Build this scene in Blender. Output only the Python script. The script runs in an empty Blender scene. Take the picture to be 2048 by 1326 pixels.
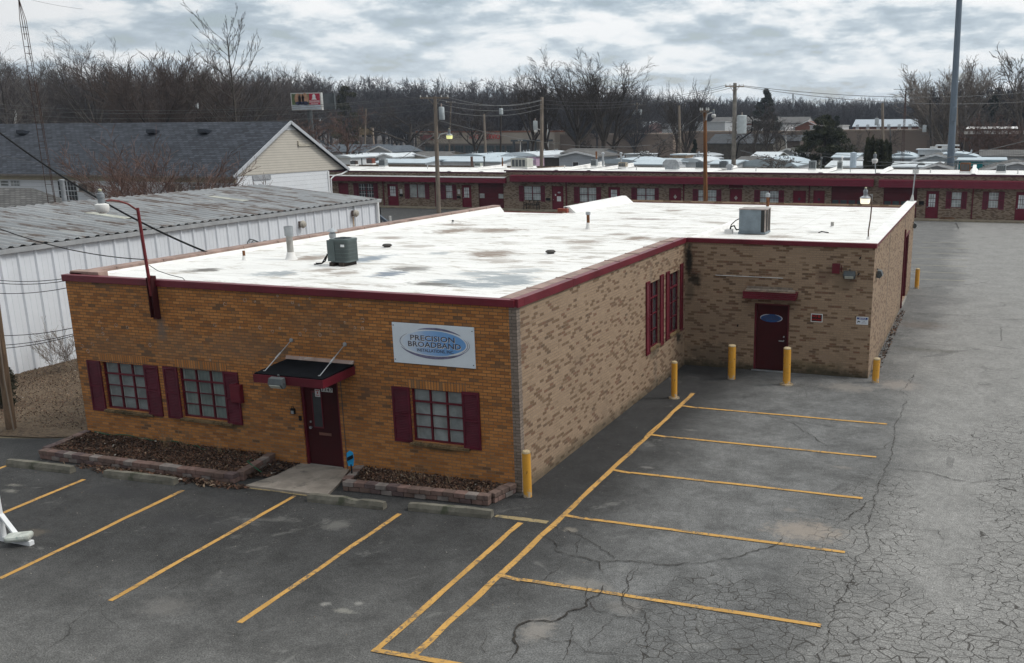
import bpy, math, random
import numpy as np
from mathutils import Vector, Matrix, Euler
R_=math.radians
scn=bpy.context.scene
COL=scn.collection
# ---------------------------------------------------------------- camera
CAM=(8.497,-17.27,7.327); YAW=-.337; PIT=.252; ROL=-.005; FOC=1952.1; PPX=1265.25; PPY=760.5
cyw,syw=math.cos(YAW),math.sin(YAW)
F=Vector((syw*math.cos(PIT),cyw*math.cos(PIT),-math.sin(PIT)))
r0=Vector((cyw,-syw,0)); u0=r0.cross(F)
cr,sr=math.cos(ROL),math.sin(ROL)
RT=cr*r0+sr*u0; UP=-sr*r0+cr*u0
cd=bpy.data.cameras.new('camera'); cam=bpy.data.objects.new('camera',cd); COL.objects.link(cam); scn.camera=cam
cd.sensor_width=36; cd.lens=FOC/2048*36; cd.shift_x=(1024-PPX)/2048; cd.shift_y=(PPY-663)/2048
cd.clip_start=.1; cd.clip_end=6000
m=Matrix((RT,UP,-F)).transposed().to_4x4(); m.translation=Vector(CAM); cam.matrix_world=m
scn.render.resolution_x=1024; scn.render.resolution_y=663
# where a sight line of the survey photo meets a real plane of the site
def ray(u,v): return F+RT*((u-PPX)/FOC)-UP*((v-PPY)/FOC)
def PY(u,v,y): d=ray(u,v); return Vector(CAM)+d*((y-CAM[1])/d.y)
def PX(u,v,x): d=ray(u,v); return Vector(CAM)+d*((x-CAM[0])/d.x)
def PZ(u,v,z=0): d=ray(u,v); return Vector(CAM)+d*((z-CAM[2])/d.z)
# ---------------------------------------------------------------- exposure, sky, sun
vs=scn.view_settings; vs.view_transform='Standard'; vs.look='None'; vs.gamma=1; vs.exposure=.25
try: vs.use_curve_mapping=False
except Exception: pass
SEL=R_(50); SAZ=R_(66)      # azimuth from +Y towards +X
w=bpy.data.worlds.new('World'); scn.world=w; w.use_nodes=True
nt=w.node_tree; nt.nodes.clear()
def nd(nt,t,**k):
    n=nt.nodes.new(t)
    for a,b in k.items():
        if a.startswith('i_'):
            key=a[2:].replace('_',' ')
            if key.isdigit(): key=int(key)
            n.inputs[key].default_value=b
        else: setattr(n,a,b)
    return n
def lk(nt,a,b): nt.links.new(a,b)
def rampn(nt,fac,stops,interp='LINEAR'):
    n=nt.nodes.new('ShaderNodeValToRGB'); n.color_ramp.interpolation=interp
    e=n.color_ramp.elements
    while len(e)<len(stops): e.new(.5)
    for i,(p,c) in enumerate(stops):
        e[i].position=p; e[i].color=(c,c,c,1) if not isinstance(c,tuple) else (*c[:3],1)
    if fac is not None: lk(nt,fac,n.inputs[0])
    return n.outputs[0]
def mixc(nt,f,a,b,mode='MIX'):
    n=nt.nodes.new('ShaderNodeMix'); n.data_type='RGBA'; n.blend_type=mode
    for i,s in ((0,f),(6,a),(7,b)):
        if hasattr(s,'links'): lk(nt,s,n.inputs[i])
        else: n.inputs[i].default_value=s if i==0 else ((*s[:3],1) if isinstance(s,tuple) else (s,s,s,1))
    return n.outputs[2]
def mth(nt,op,a,b=None,c=None,clamp=False):
    n=nt.nodes.new('ShaderNodeMath'); n.operation=op; n.use_clamp=clamp
    for i,s in enumerate((a,b,c)):
        if s is None: continue
        if hasattr(s,'links'): lk(nt,s,n.inputs[i])
        else: n.inputs[i].default_value=s
    return n.outputs[0]
def noise(nt,vec,scale,detail=3,rough=.55,dist=0,sc=None):
    n=nt.nodes.new('ShaderNodeTexNoise'); n.inputs['Scale'].default_value=scale; n.inputs['Detail'].default_value=detail
    n.inputs['Roughness'].default_value=rough; n.inputs['Distortion'].default_value=dist
    if sc:
        mp=nt.nodes.new('ShaderNodeMapping'); mp.inputs['Scale'].default_value=sc; lk(nt,vec,mp.inputs[0]); vec=mp.outputs[0]
    lk(nt,vec,n.inputs['Vector']); return n.outputs['Fac']
def smooth(nt,x,a,b):
    n=nt.nodes.new('ShaderNodeMapRange'); n.interpolation_type='SMOOTHSTEP'
    if hasattr(x,'links'): lk(nt,x,n.inputs[0])
    n.inputs[1].default_value=a; n.inputs[2].default_value=b; return n.outputs[0]
sky=nd(nt,'ShaderNodeTexSky',sky_type='NISHITA',sun_disc=False,sun_elevation=SEL,sun_rotation=SAZ)
sky.air_density=1.2; sky.dust_density=2
tc=nt.nodes.new('ShaderNodeTexCoord'); sp=nt.nodes.new('ShaderNodeSeparateXYZ'); lk(nt,tc.outputs['Generated'],sp.inputs[0])
def cloudf(dz):
    zz=mth(nt,'ADD',sp.outputs[2],dz); zc=mth(nt,'ADD',mth(nt,'MAXIMUM',zz,0.0),0.24)
    cb=nt.nodes.new('ShaderNodeCombineXYZ'); lk(nt,mth(nt,'DIVIDE',sp.outputs[0],zc),cb.inputs[0]); lk(nt,mth(nt,'DIVIDE',sp.outputs[1],zc),cb.inputs[1]); cb.inputs[2].default_value=5.3
    c1=noise(nt,cb.outputs[0],2.3,9,.55,.1); c2=noise(nt,cb.outputs[0],7.0,6,.6,.1); c3=noise(nt,cb.outputs[0],.6,3,.5)
    return mth(nt,'ADD',mth(nt,'MULTIPLY',c1,.64),mth(nt,'ADD',mth(nt,'MULTIPLY',c2,.18),mth(nt,'MULTIPLY',c3,.18)))
cl0=cloudf(0.0); cl1=cloudf(.011)
cl=mth(nt,'ADD',cl0,mth(nt,'MULTIPLY',mth(nt,'SUBTRACT',cl0,cl1),.9))
ccol=rampn(nt,cl,[(.385,(.34,.41,.475)),(.445,(.43,.505,.565)),(.482,(.55,.61,.655)),(.517,(.69,.73,.755)),(.58,(.82,.83,.835))])
up=smooth(nt,sp.outputs[2],.14,.85)
ccol=mixc(nt,1.0,ccol,mixc(nt,up,(1,1,1),(2.34,2.24,2.10)),'MULTIPLY')
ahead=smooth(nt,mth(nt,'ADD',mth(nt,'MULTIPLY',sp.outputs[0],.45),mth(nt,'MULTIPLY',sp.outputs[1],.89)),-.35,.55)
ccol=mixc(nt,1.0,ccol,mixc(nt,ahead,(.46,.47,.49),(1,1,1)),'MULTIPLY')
lowsky=smooth(nt,sp.outputs[2],.15,.0)
ccol=mixc(nt,mth(nt,'MULTIPLY',mth(nt,'MULTIPLY',lowsky,ahead),.55),ccol,(.66,.715,.75))
skc=mixc(nt,1.0,sky.outputs[0],(.1,.1,.1),'MULTIPLY')
clear=smooth(nt,cl,.40,.34)
fin=mixc(nt,mth(nt,'MULTIPLY',clear,.35),ccol,skc)
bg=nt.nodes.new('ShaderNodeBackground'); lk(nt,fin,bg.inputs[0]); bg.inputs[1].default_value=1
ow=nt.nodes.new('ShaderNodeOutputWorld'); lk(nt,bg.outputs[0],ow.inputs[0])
sl=bpy.data.lights.new('sun','SUN'); sl.energy=1.25; sl.angle=R_(14); sl.color=(1,.96,.9)
so=bpy.data.objects.new('sun',sl); COL.objects.link(so)
sd=Vector((math.cos(SEL)*math.sin(SAZ),math.cos(SEL)*math.cos(SAZ),math.sin(SEL)))
so.rotation_euler=sd.to_track_quat('Z','Y').to_euler(); so.location=(30,30,60)
# ---------------------------------------------------------------- mesh helpers
ORG={}
class MB:
    def __init__(s): s.v=[];s.f=[];s.m=[]
    def poly(s,pts,m=0):
        i=len(s.v); s.v+=[tuple(p) for p in pts]; s.f.append(tuple(range(i,i+len(pts)))); s.m.append(m); return s
    def box(s,x0,x1,y0,y1,z0,z1,m=0,top=None):
        if x0>x1:x0,x1=x1,x0
        if y0>y1:y0,y1=y1,y0
        i=len(s.v)
        s.v+=[(x0,y0,z0),(x1,y0,z0),(x1,y1,z0),(x0,y1,z0),(x0,y0,z1),(x1,y0,z1),(x1,y1,z1),(x0,y1,z1)]
        s.f+=[(i,i+3,i+2,i+1),(i+4,i+5,i+6,i+7),(i,i+1,i+5,i+4),(i+1,i+2,i+6,i+5),(i+2,i+3,i+7,i+6),(i+3,i,i+4,i+7)]
        s.m+=[m,m if top is None else top,m,m,m,m]; return s
    def obox(s,c,sx,sy,sz,rot=(0,0,0),m=0):
        M=Euler(rot).to_matrix(); i=len(s.v); c=Vector(c)
        for dx,dy,dz in ((-1,-1,-1),(1,-1,-1),(1,1,-1),(-1,1,-1),(-1,-1,1),(1,-1,1),(1,1,1),(-1,1,1)):
            s.v.append(tuple(c+M@Vector((dx*sx/2,dy*sy/2,dz*sz/2))))
        s.f+=[(i,i+3,i+2,i+1),(i+4,i+5,i+6,i+7),(i,i+1,i+5,i+4),(i+1,i+2,i+6,i+5),(i+2,i+3,i+7,i+6),(i+3,i,i+4,i+7)]
        s.m+=[m]*6; return s
    def prism(s,pts,d,m=0,cap=None):
        """closed polygon pts (3d) extruded by vector d"""
        n=len(pts); i=len(s.v); d=Vector(d)
        s.v+=[tuple(p) for p in pts]+[tuple(Vector(p)+d) for p in pts]
        s.f.append(tuple(range(i,i+n))[::-1]); s.f.append(tuple(range(i+n,i+2*n))); s.m+=[m if cap is None else cap]*2
        for k in range(n):
            j=(k+1)%n; s.f.append((i+k,i+j,i+n+j,i+n+k)); s.m.append(m)
        return s
    def tube(s,p,q,ra,rb=None,n=8,m=0,caps=True):
        p=Vector(p);q=Vector(q);rb=ra if rb is None else rb
        d=(q-p).normalized(); a=d.orthogonal().normalized(); b=d.cross(a); i=len(s.v)
        for c,r in ((p,ra),(q,rb)):
            for k in range(n):
                t=2*math.pi*k/n; s.v.append(tuple(c+a*(r*math.cos(t))+b*(r*math.sin(t))))
        for k in range(n):
            j=(k+1)%n; s.f.append((i+k,i+j,i+n+j,i+n+k)); s.m.append(m)
        if caps: s.f.append(tuple(range(i,i+n))[::-1]); s.f.append(tuple(range(i+n,i+2*n))); s.m+=[m,m]
        return s
    def path(s,pts,r,n=6,m=0):
        pts=[Vector(p) for p in pts]; i0=len(s.v); N=len(pts); pa=None
        for k,p in enumerate(pts):
            d=(pts[min(k+1,N-1)]-pts[max(k-1,0)]).normalized()
            if pa is None: a=d.orthogonal().normalized()
            else: a=(pa-d*pa.dot(d)).normalized()
            pa=a; b=d.cross(a)
            for j in range(n):
                t=2*math.pi*j/n; s.v.append(tuple(p+a*(r*math.cos(t))+b*(r*math.sin(t))))
        for k in range(N-1):
            for j in range(n):
                j2=(j+1)%n; s.f.append((i0+k*n+j,i0+k*n+j2,i0+(k+1)*n+j2,i0+(k+1)*n+j)); s.m.append(m)
        s.f.append(tuple(range(i0,i0+n))[::-1]); s.f.append(tuple(range(i0+(N-1)*n,i0+N*n))); s.m+=[m,m]
        return s
    def lathe(s,c,prof,n=16,m=0,sx=1,sy=1,axis='z'):
        c=Vector(c); i0=len(s.v); N=len(prof)
        for r,z in prof:
            for k in range(n):
                t=2*math.pi*k/n; a,b=r*math.cos(t)*sx,r*math.sin(t)*sy
                s.v.append(tuple(c+(Vector((a,b,z)) if axis=='z' else Vector((a,z,b)) if axis=='y' else Vector((z,a,b)))))
        for q in range(N-1):
            for k in range(n):
                j=(k+1)%n; s.f.append((i0+q*n+k,i0+q*n+j,i0+(q+1)*n+j,i0+(q+1)*n+k)); s.m.append(m)
        s.f.append(tuple(range(i0,i0+n))[::-1]); s.f.append(tuple(range(i0+(N-1)*n,i0+N*n))); s.m+=[m,m]
        return s
    def build(s,name,mats,parent=None,smooth=False,bevel=0,label=None):
        org=ORG.get(parent.name,Vector((0,0,0))) if parent else getattr(s,'org',Vector((0,0,0)))
        me=bpy.data.meshes.new(name); me.from_pydata([(a-org[0],b-org[1],c-org[2]) for a,b,c in s.v],[],s.f)
        if not isinstance(mats,(list,tuple)): mats=[mats]
        for q in mats: me.materials.append(q)
        if len(mats)>1: me.polygons.foreach_set('material_index',s.m)
        boxuv(me,org)
        if smooth: me.polygons.foreach_set('use_smooth',[True]*len(me.polygons))
        o=bpy.data.objects.new(name,me); COL.objects.link(o)
        if smooth:
            md=o.modifiers.new('es','EDGE_SPLIT'); md.split_angle=R_(40)
        if bevel:
            md=o.modifiers.new('bv','BEVEL'); md.width=bevel; md.segments=2; md.limit_method='ANGLE'; md.angle_limit=R_(50)
        if parent: o.parent=parent; ORG[o.name]=org
        else: o.location=org; ORG[o.name]=Vector(org)
        if label: o['label']=label
        return o
def boxuv(me,org):
    n=len(me.loops)
    if not n: return
    co=np.empty(len(me.vertices)*3); me.vertices.foreach_get('co',co); co=co.reshape(-1,3)+np.array(org)[None,:]
    vi=np.empty(n,np.int32); me.loops.foreach_get('vertex_index',vi)
    nr=np.empty(len(me.polygons)*3); me.polygons.foreach_get('normal',nr); nr=np.abs(nr.reshape(-1,3))
    lt=np.empty(len(me.polygons),np.int32); me.polygons.foreach_get('loop_total',lt)
    ax=np.repeat(np.argmax(nr,1),lt); p=co[vi]
    uv=np.where((ax==0)[:,None],p[:,[1,2]],np.where((ax==1)[:,None],p[:,[0,2]],p[:,[0,1]]))
    l=me.uv_layers.new(name='uv'); l.data.foreach_set('uv',uv.ravel())
def meta(o,label,cat,group=None,kind=None):
    if label: o['label']=label
    if cat: o['category']=cat
    if group: o['group']=group
    if kind: o['kind']=kind
    return o
def thing(name,label,cat,loc=(0,0,0),group=None):
    o=bpy.data.objects.new(name,None); COL.objects.link(o); o.location=loc; o.empty_display_size=.3
    ORG[o.name]=Vector(loc); return meta(o,label,cat,group)
def solo(mb,name,mats,label,cat,group=None,loc=(0,0,0),**k):
    mb.org=Vector(loc); return meta(mb.build(name,mats,None,**k),label,cat,group)
def struct(mb,name,mats,**k):
    o=mb.build(name,mats,None,**k); o['kind']='structure'; return o
def dup(o,loc=None,rotz=None,label=None,parent=None):
    c=o.copy(); COL.objects.link(c)
    if parent: c.parent=parent
    if loc is not None: c.location=loc
    if rotz is not None: c.rotation_euler=(0,0,rotz)
    if label: c['label']=label
    for ch in list(o.children): dup(ch,parent=c)
    return c
def bar(mb,p,q,w_,h_,m=0):
    """square bar from p to q"""
    p=Vector(p);q=Vector(q);d=(q-p); L=d.length; d.normalize()
    a=d.cross(Vector((0,0,1)));
    if a.length<1e-3: a=Vector((1,0,0))
    a.normalize(); b=a.cross(d); c=[]
    for s1,s2 in ((-1,-1),(1,-1),(1,1),(-1,1)): c.append(p+a*(s1*w_/2)+b*(s2*h_/2))
    mb.prism(c,q-p,m); return mb
# ---------------------------------------------------------------- materials
MATS={}
def newmat(name):
    mt=bpy.data.materials.new(name); mt.use_nodes=True; n=mt.node_tree; n.nodes.clear()
    b=n.nodes.new('ShaderNodeBsdfPrincipled'); b.inputs['Specular IOR Level'].default_value=.35; o=n.nodes.new('ShaderNodeOutputMaterial'); lk(n,b.outputs[0],o.inputs[0])
    MATS[name]=mt; return mt,n,b
def uvn(n): return nd(n,'ShaderNodeUVMap').outputs[0]
def objc(n): return nd(n,'ShaderNodeTexCoord').outputs['Object']
def bump(n,b,h,dist=.01,st=.5):
    k=n.nodes.new('ShaderNodeBump'); k.inputs['Strength'].default_value=st; k.inputs['Distance'].default_value=dist
    lk(n,h,k.inputs['Height']); lk(n,k.outputs[0],b.inputs['Normal'])
def M(name,col,rough=.7,metal=0,var=.18,sc=3,dirt=None,bmp=.3,coat=0,sc3=None):
    if name in MATS: return MATS[name]
    mt,n,b=newmat(name); v=objc(n)
    f=noise(n,v,sc,6,.6,.3,sc3); g=noise(n,v,sc*9,3,.6)
    c=mixc(n,rampn(n,f,[(.36,0.0),(.64,1.0)]),tuple(x*(1-var) for x in col),tuple(min(x*(1+var),.95) for x in col))
    c=mixc(n,mth(n,'MULTIPLY',rampn(n,g,[(.45,0.0),(.75,1.0)]),.35*min(1,var*3)),c,tuple(x*.6 for x in col))
    if dirt:
        dm=smooth(n,noise(n,v,sc*.7,8,.7,.4),dirt[1],dirt[1]+.14); c=mixc(n,dm,c,dirt[0])
    lk(n,c,b.inputs['Base Color']); b.inputs['Roughness'].default_value=rough; b.inputs['Metallic'].default_value=metal
    if coat: b.inputs['Coat Weight'].default_value=coat
    if bmp: bump(n,b,g,.004,bmp)
    return mt
def ellip(n,vec,cu,cv,ru,rv,nz=None,soft=.35,namp=.5):
    """mask 1 inside an ellipse in uv metres, ragged by noise"""
    s=nd(n,'ShaderNodeSeparateXYZ'); lk(n,vec,s.inputs[0])
    a=mth(n,'MULTIPLY',mth(n,'SUBTRACT',s.outputs[0],cu),1/ru); c=mth(n,'MULTIPLY',mth(n,'SUBTRACT',s.outputs[1],cv),1/rv)
    d=mth(n,'SQRT',mth(n,'ADD',mth(n,'MULTIPLY',a,a),mth(n,'MULTIPLY',c,c)))
    if nz is not None: d=mth(n,'ADD',d,mth(n,'MULTIPLY',mth(n,'SUBTRACT',nz,.5),namp*2))
    return smooth(n,d,1.0,1.0-soft)
def brick(name,tones,mortar,bw=.2032,bh=.0677,ms=.009,stains=(),soldier=False,lime=0,off=.5,grime=0):
    if name in MATS: return MATS[name]
    mt,n,b=newmat(name); uv=uvn(n); v=uv
    if soldier:
        mp=nd(n,'ShaderNodeMapping'); mp.inputs['Rotation'].default_value=(0,0,math.pi/2); lk(n,uv,mp.inputs[0]); v=mp.outputs[0]
    t=n.nodes.new('ShaderNodeTexBrick'); lk(n,v,t.inputs['Vector']); t.offset=0 if soldier else off
    t.inputs['Color1'].default_value=(0,0,0,1); t.inputs['Color2'].default_value=(1,1,1,1); t.inputs['Mortar'].default_value=(.5,.5,.5,1)
    t.inputs['Scale'].default_value=1; t.inputs['Mortar Size'].default_value=ms; t.inputs['Mortar Smooth'].default_value=.2
    t.inputs['Bias'].default_value=0; t.inputs['Brick Width'].default_value=bw; t.inputs['Row Height'].default_value=bh
    big=noise(n,uv,.9,4,.6); fine=noise(n,uv,60,2,.6)
    h=mth(n,'ADD',t.outputs['Color'],mth(n,'MULTIPLY',mth(n,'SUBTRACT',big,.5),.35))
    c=rampn(n,h,tones,'LINEAR')
    c=mixc(n,.5,c,rampn(n,fine,[(.38,.68),(.62,1.32)]),'MULTIPLY')
    c=mixc(n,mth(n,'MULTIPLY',smooth(n,noise(n,uv,.35,5,.65,.5),.48,.68),.22),c,tuple(x*.45 for x in mortar))
    if lime: 
        sz=nd(n,'ShaderNodeSeparateXYZ'); lk(n,uv,sz.inputs[0])
        lm=mth(n,'MULTIPLY',smooth(n,sz.outputs[1],2.2,.3),lime); mort=mixc(n,lm,mortar,tuple(min(1,x*1.9) for x in mortar))
    else: mort=mixc(n,smooth(n,noise(n,uv,1.5,3),.4,.65),tuple(x*.8 for x in mortar),tuple(x*1.15 for x in mortar))
    c=mixc(n,t.outputs['Fac'],c,mort)
    nz=noise(n,uv,3.2,5,.7)
    for (cu,cv,ru,rv,col,st) in stains:
        c=mixc(n,mth(n,'MULTIPLY',ellip(n,uv,cu,cv,ru,rv,nz,.7,.9),st),c,col)
    if grime:
        sz=nd(n,'ShaderNodeSeparateXYZ'); lk(n,uv,sz.inputs[0])
        gm=mth(n,'MULTIPLY',smooth(n,mth(n,'ADD',sz.outputs[1],mth(n,'MULTIPLY',nz,.5)),.62,.25),grime)
        c=mixc(n,gm,c,(.03,.03,.018))
    lk(n,c,b.inputs['Base Color']); b.inputs['Roughness'].default_value=.82
    bump(n,b,mth(n,'SUBTRACT',1.0,t.outputs['Fac']),.006,.6)
    return mt
BURG=(.105,.008,.017)
burg=M('burgundy_paint',BURG,.5,var=.22,sc=1.2)
burgd=M('burgundy_door_paint',(.040,.0015,.003),.8,var=.25,sc=1)
burgc=M('burgundy_coping',(.13,.012,.022),.45,var=.2,sc=.9,dirt=((.2,.13,.12),.66))
rustred=M('red_oxide_steel',(.16,.03,.025),.55,var=.3)
OR=[(.0,(.26,.105,.030)),(.2,(.35,.138,.036)),(.5,(.43,.175,.047)),(.78,(.49,.21,.060)),(.9,(.34,.15,.050)),(.955,(.235,.112,.046)),(1,(.155,.082,.040))]
_st=[(-9.05,2.95,.22,.35,(.13,.12,.11),.7),(-10.6,2.4,1.4,.55,(.16,.11,.07),.35),(-8.6,2.5,1.2,.6,(.17,.13,.09),.35),(-6.9,2.6,1.6,.5,(.17,.12,.08),.4),(-4.6,3.3,1.3,.4,(.14,.09,.055),.35),(-7.3,.75,.7,.12,(.09,.07,.035),.8),(-10.3,.75,.6,.1,(.09,.07,.035),.7),(-1.9,.78,.6,.1,(.09,.07,.035),.8),(-5.8,2.6,.5,.22,(.10,.07,.05),.5),(-3.6,1.9,.35,.6,(.14,.07,.04),.35),(-11,3.9,2,.12,(.12,.08,.05),.4),(-4,3.9,4,.1,(.12,.08,.05),.35)]
orange=brick('orange_brick',OR,(.115,.075,.045),ms=.0075,stains=_st,lime=.9)
orangeS=brick('orange_brick_soldier',OR[1:5]+[(.97,(.24,.13,.06))],(.13,.09,.06),ms=.009,soldier=True)
TN=[(.0,(.320,.228,.150)),(.30,(.300,.211,.139)),(.71,(.278,.195,.128)),(.745,(.170,.108,.063)),(.87,(.145,.090,.052)),(.93,(.185,.10,.062)),(1,(.125,.083,.052))]
tan=brick('tan_brick',TN,(.235,.175,.13),bw=.2032,bh=.0677,ms=.0055)
tanW=brick('tan_brick_stained',TN,(.235,.175,.13),ms=.0055,grime=.85,stains=[(.12,3.3,.16,.75,(.012,.012,.009),.95),(.35,2.75,.28,.3,(.015,.014,.01),.85),(.15,2.4,.2,.5,(.05,.045,.035),.5),(.9,.4,1.2,.5,(.07,.06,.045),.5),(1.2,1.4,1.4,.9,(.16,.12,.09),.25),(4.3,3.05,.35,.35,(.10,.06,.045),.45),(4.9,2.85,.5,.35,(.12,.09,.06),.4),(2.05,2.45,.2,.4,(.12,.05,.03),.5),(3.5,.25,2,.25,(.08,.07,.03),.5)])
tanS=brick('tan_brick_side',TN,(.25,.185,.14),ms=.0055,grime=.6,stains=[(11.3,1.05,.35,.25,(.02,.02,.015),.9),(11.7,1.8,.3,1.6,(.10,.08,.06),.35),(8.8,1.05,.6,.18,(.08,.07,.05),.6),(9,.4,.25,.9,(.14,.11,.085),.4),(8.6,3.4,.2,.5,(.13,.1,.08),.4)])
tanR=brick('tan_brick_wing_side',TN,(.25,.185,.14),ms=.0055,grime=.3,stains=[(17.2,2.8,.14,1.6,(.16,.12,.09),.6),(24.3,3.1,.25,1.2,(.09,.05,.035),.8),(24.6,1,.25,2,(.08,.05,.035),.7)])
MT=[(.0,(.30,.235,.175)),(.35,(.27,.205,.155)),(.66,(.24,.18,.135)),(.7,(.15,.10,.065)),(.9,(.13,.085,.055)),(1,(.10,.075,.055))]
mallb=brick('mall_brick',MT,(.17,.13,.10),ms=.006)
greybrick=brick('grey_corner_brick',[(0,(.25,.20,.165)),(.5,(.21,.168,.138)),(1,(.165,.13,.105))],(.13,.105,.088))
white=M('white_paint',(.72,.73,.74),.6,var=.07,sc=2)
offw=M('weathered_white',(.55,.55,.54),.7,var=.15,dirt=((.3,.27,.22),.62))
galv=M('galvanised_metal',(.36,.38,.40),.45,metal=.5,var=.2,dirt=((.22,.15,.1),.66))
dgrey=M('dark_grey_metal',(.07,.08,.085),.5,var=.2)
black=M('black_rubber',(.010,.010,.011),.95,var=.2)
rust=M('rust',(.16,.065,.025),.85,var=.4,sc=4,dirt=((.05,.03,.02),.58))
concrete=M('concrete',(.27,.255,.23),.9,var=.18,sc=2,dirt=((.12,.11,.1),.6))
wstopm=M('weathered_concrete',(.145,.135,.11),.92,var=.3,sc=3,dirt=((.07,.075,.05),.55))
wood=M('weathered_wood',(.22,.18,.145),.9,var=.3,sc=2,sc3=(6,6,.5),dirt=((.1,.07,.05),.6))
woodb=M('brown_wood_pole',(.20,.085,.03),.85,var=.35,sc=2,sc3=(6,6,.4),dirt=((.06,.03,.015),.6))
woodn=M('stripped_wood_pole',(.15,.10,.065),.88,var=.35,sc=2.5,sc3=(5,5,.5),dirt=((.10,.04,.02),.56))
bark=M('bark',(.055,.046,.039),.95,var=.3,sc=2)
twig=M('twigs',(.050,.041,.036),.95,var=.25,sc=1)
twigr=M('red_brown_twigs',(.135,.083,.068),.95,var=.25,sc=1)
twigg=M('grey_twigs',(.115,.10,.09),.95,var=.25,sc=1)
shingle=None
def wavemat(name,c0,c1,freq,axis=1,rough=.7,var=.1,dirt=None,sharp=(.0,.12),metal=0,bmp=.01,long=None):
    """courses of siding, corrugation or slats along uv axis, pitch 1/freq metres"""
    if name in MATS: return MATS[name]
    mt,n,b=newmat(name); uv=uvn(n); s=nd(n,'ShaderNodeSeparateXYZ'); lk(n,uv,s.inputs[0])
    fr=mth(n,'FRACT',mth(n,'MULTIPLY',s.outputs[axis],freq))
    line=smooth(n,fr,sharp[1],sharp[0])
    g=noise(n,uv,1.2,5,.6); c=mixc(n,rampn(n,g,[(.3,0.0),(.7,1.0)]),tuple(x*(1-var) for x in c0),tuple(min(1,x*(1+var)) for x in c0))
    if dirt:
        nz=noise(n,uv,dirt[2] if len(dirt)>2 else .8,8,.7,.3,dirt[3] if len(dirt)>3 else None)
        c=mixc(n,smooth(n,nz,dirt[1],dirt[1]+.1),c,dirt[0])
    c=mixc(n,line,c,c1); lk(n,c,b.inputs['Base Color']); b.inputs['Roughness'].default_value=rough; b.inputs['Metallic'].default_value=metal
    bump(n,b,fr,bmp,.5); return mt
def glassm(name,col,rough=.08,lines=None,coat=1):
    if name in MATS: return MATS[name]
    mt,n,b=newmat(name); uv=uvn(n); g=noise(n,uv,2.2,4,.6,.4)
    c=mixc(n,rampn(n,g,[(.35,0.0),(.65,1.0)]),tuple(x*.7 for x in col),tuple(min(1,x*1.2) for x in col))
    if lines:
        s=nd(n,'ShaderNodeSeparateXYZ'); lk(n,uv,s.inputs[0])
        fr=mth(n,'FRACT',mth(n,'MULTIPLY',s.outputs[lines[0]],lines[1])); c=mixc(n,mth(n,'MULTIPLY',smooth(n,fr,.35,.0),lines[2]),c,tuple(x*.5 for x in col))
    lk(n,c,b.inputs['Base Color']); b.inputs['Roughness'].default_value=.7; b.inputs['Coat Weight'].default_value=coat; b.inputs['Coat Roughness'].default_value=rough
    return mt
whitemet=wavemat('white_ribbed_metal',(.70,.73,.78),(.33,.36,.40),1/.61,0,.45,.05,((.40,.41,.42),.66,.5),(.0,.10),bmp=.02)
corr=wavemat('rusty_corrugated_roof',(.33,.34,.35),(.17,.165,.165),1/.40,0,.6,.3,((.13,.075,.045),.50,2.2,(.35,3.0,1)),(.0,.35),bmp=.02)
lap=wavemat('white_lap_siding',(.74,.76,.79),(.28,.29,.31),1/.36,1,.6,.05,None,(.0,.09))
lapc=wavemat('cream_lap_siding',(.56,.52,.455),(.29,.265,.23),1/.20,1,.6,.05,None,(.0,.25))
lapg=wavemat('grey_lap_siding',(.40,.43,.47),(.25,.27,.3),1/.2,1,.6,.05,None,(.0,.25))
lapp=wavemat('pink_siding',(.60,.42,.56),(.42,.3,.4),1/.25,1,.6,.05,None,(.0,.25))
lapt=wavemat('teal_siding',(.02,.28,.30),(.01,.16,.18),1/.25,1,.6,.05,None,(.0,.25))
louv=wavemat('garage_panels',(.085,.006,.013),(.03,.002,.005),1/.53,1,.5,.15,None,(.0,.06))
def shing(name,a,bc):
    mt,n,b=newmat(name); uv=uvn(n); t=n.nodes.new('ShaderNodeTexBrick'); lk(n,uv,t.inputs['Vector'])
    t.inputs['Color1'].default_value=(*a,1); t.inputs['Color2'].default_value=(*bc,1); t.inputs['Mortar'].default_value=(*(x*.22 for x in a),1)
    t.inputs['Scale'].default_value=1; t.inputs['Brick Width'].default_value=.55; t.inputs['Row Height'].default_value=.24; t.inputs['Mortar Size'].default_value=.045; t.inputs['Mortar Smooth'].default_value=.8
    c=mixc(n,.8,t.outputs['Color'],rampn(n,noise(n,uv,.7,5,.65),[(.3,.7),(.7,1.3)]),'MULTIPLY')
    lk(n,c,b.inputs['Base Color']); b.inputs['Roughness'].default_value=.95; return mt
shingle=shing('charcoal_shingles',(.060,.068,.086),(.024,.028,.037))
shingleg=shing('grey_shingles',(.15,.145,.14),(.10,.097,.095))
shingleb=shing('blue_grey_shingles',(.11,.13,.155),(.075,.09,.11))
whroof=M('white_metal_roof',(.52,.56,.59),.5,var=.1,sc=.8,dirt=((.42,.45,.48),.6))
bluroof=M('pale_blue_metal_roof',(.40,.47,.52),.5,var=.1,sc=.8,dirt=((.36,.42,.46),.6))
glM=glassm('bright_curtained_glass',(.40,.44,.44),.1,(1,9,.3)); glD=glassm('dark_window_glass',(.03,.035,.04)); glC=glassm('curtained_glass',(.19,.215,.215),.1,(1,26,.45)); glB=glassm('blinds_glass',(.25,.28,.28),.12,(1,30,.35)); glG=glassm('green_curtain_glass',(.15,.19,.18),.1,(0,9,.35)); glW=glassm('white_lit_pane',(.62,.66,.68),.2); glR=glassm('reflecting_glass',(.33,.35,.34),.05); glS=glassm('garage_glass',(.035,.055,.06),.1)
whvinyl=M('white_vinyl',(.7,.72,.74),.5,var=.05)
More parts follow.
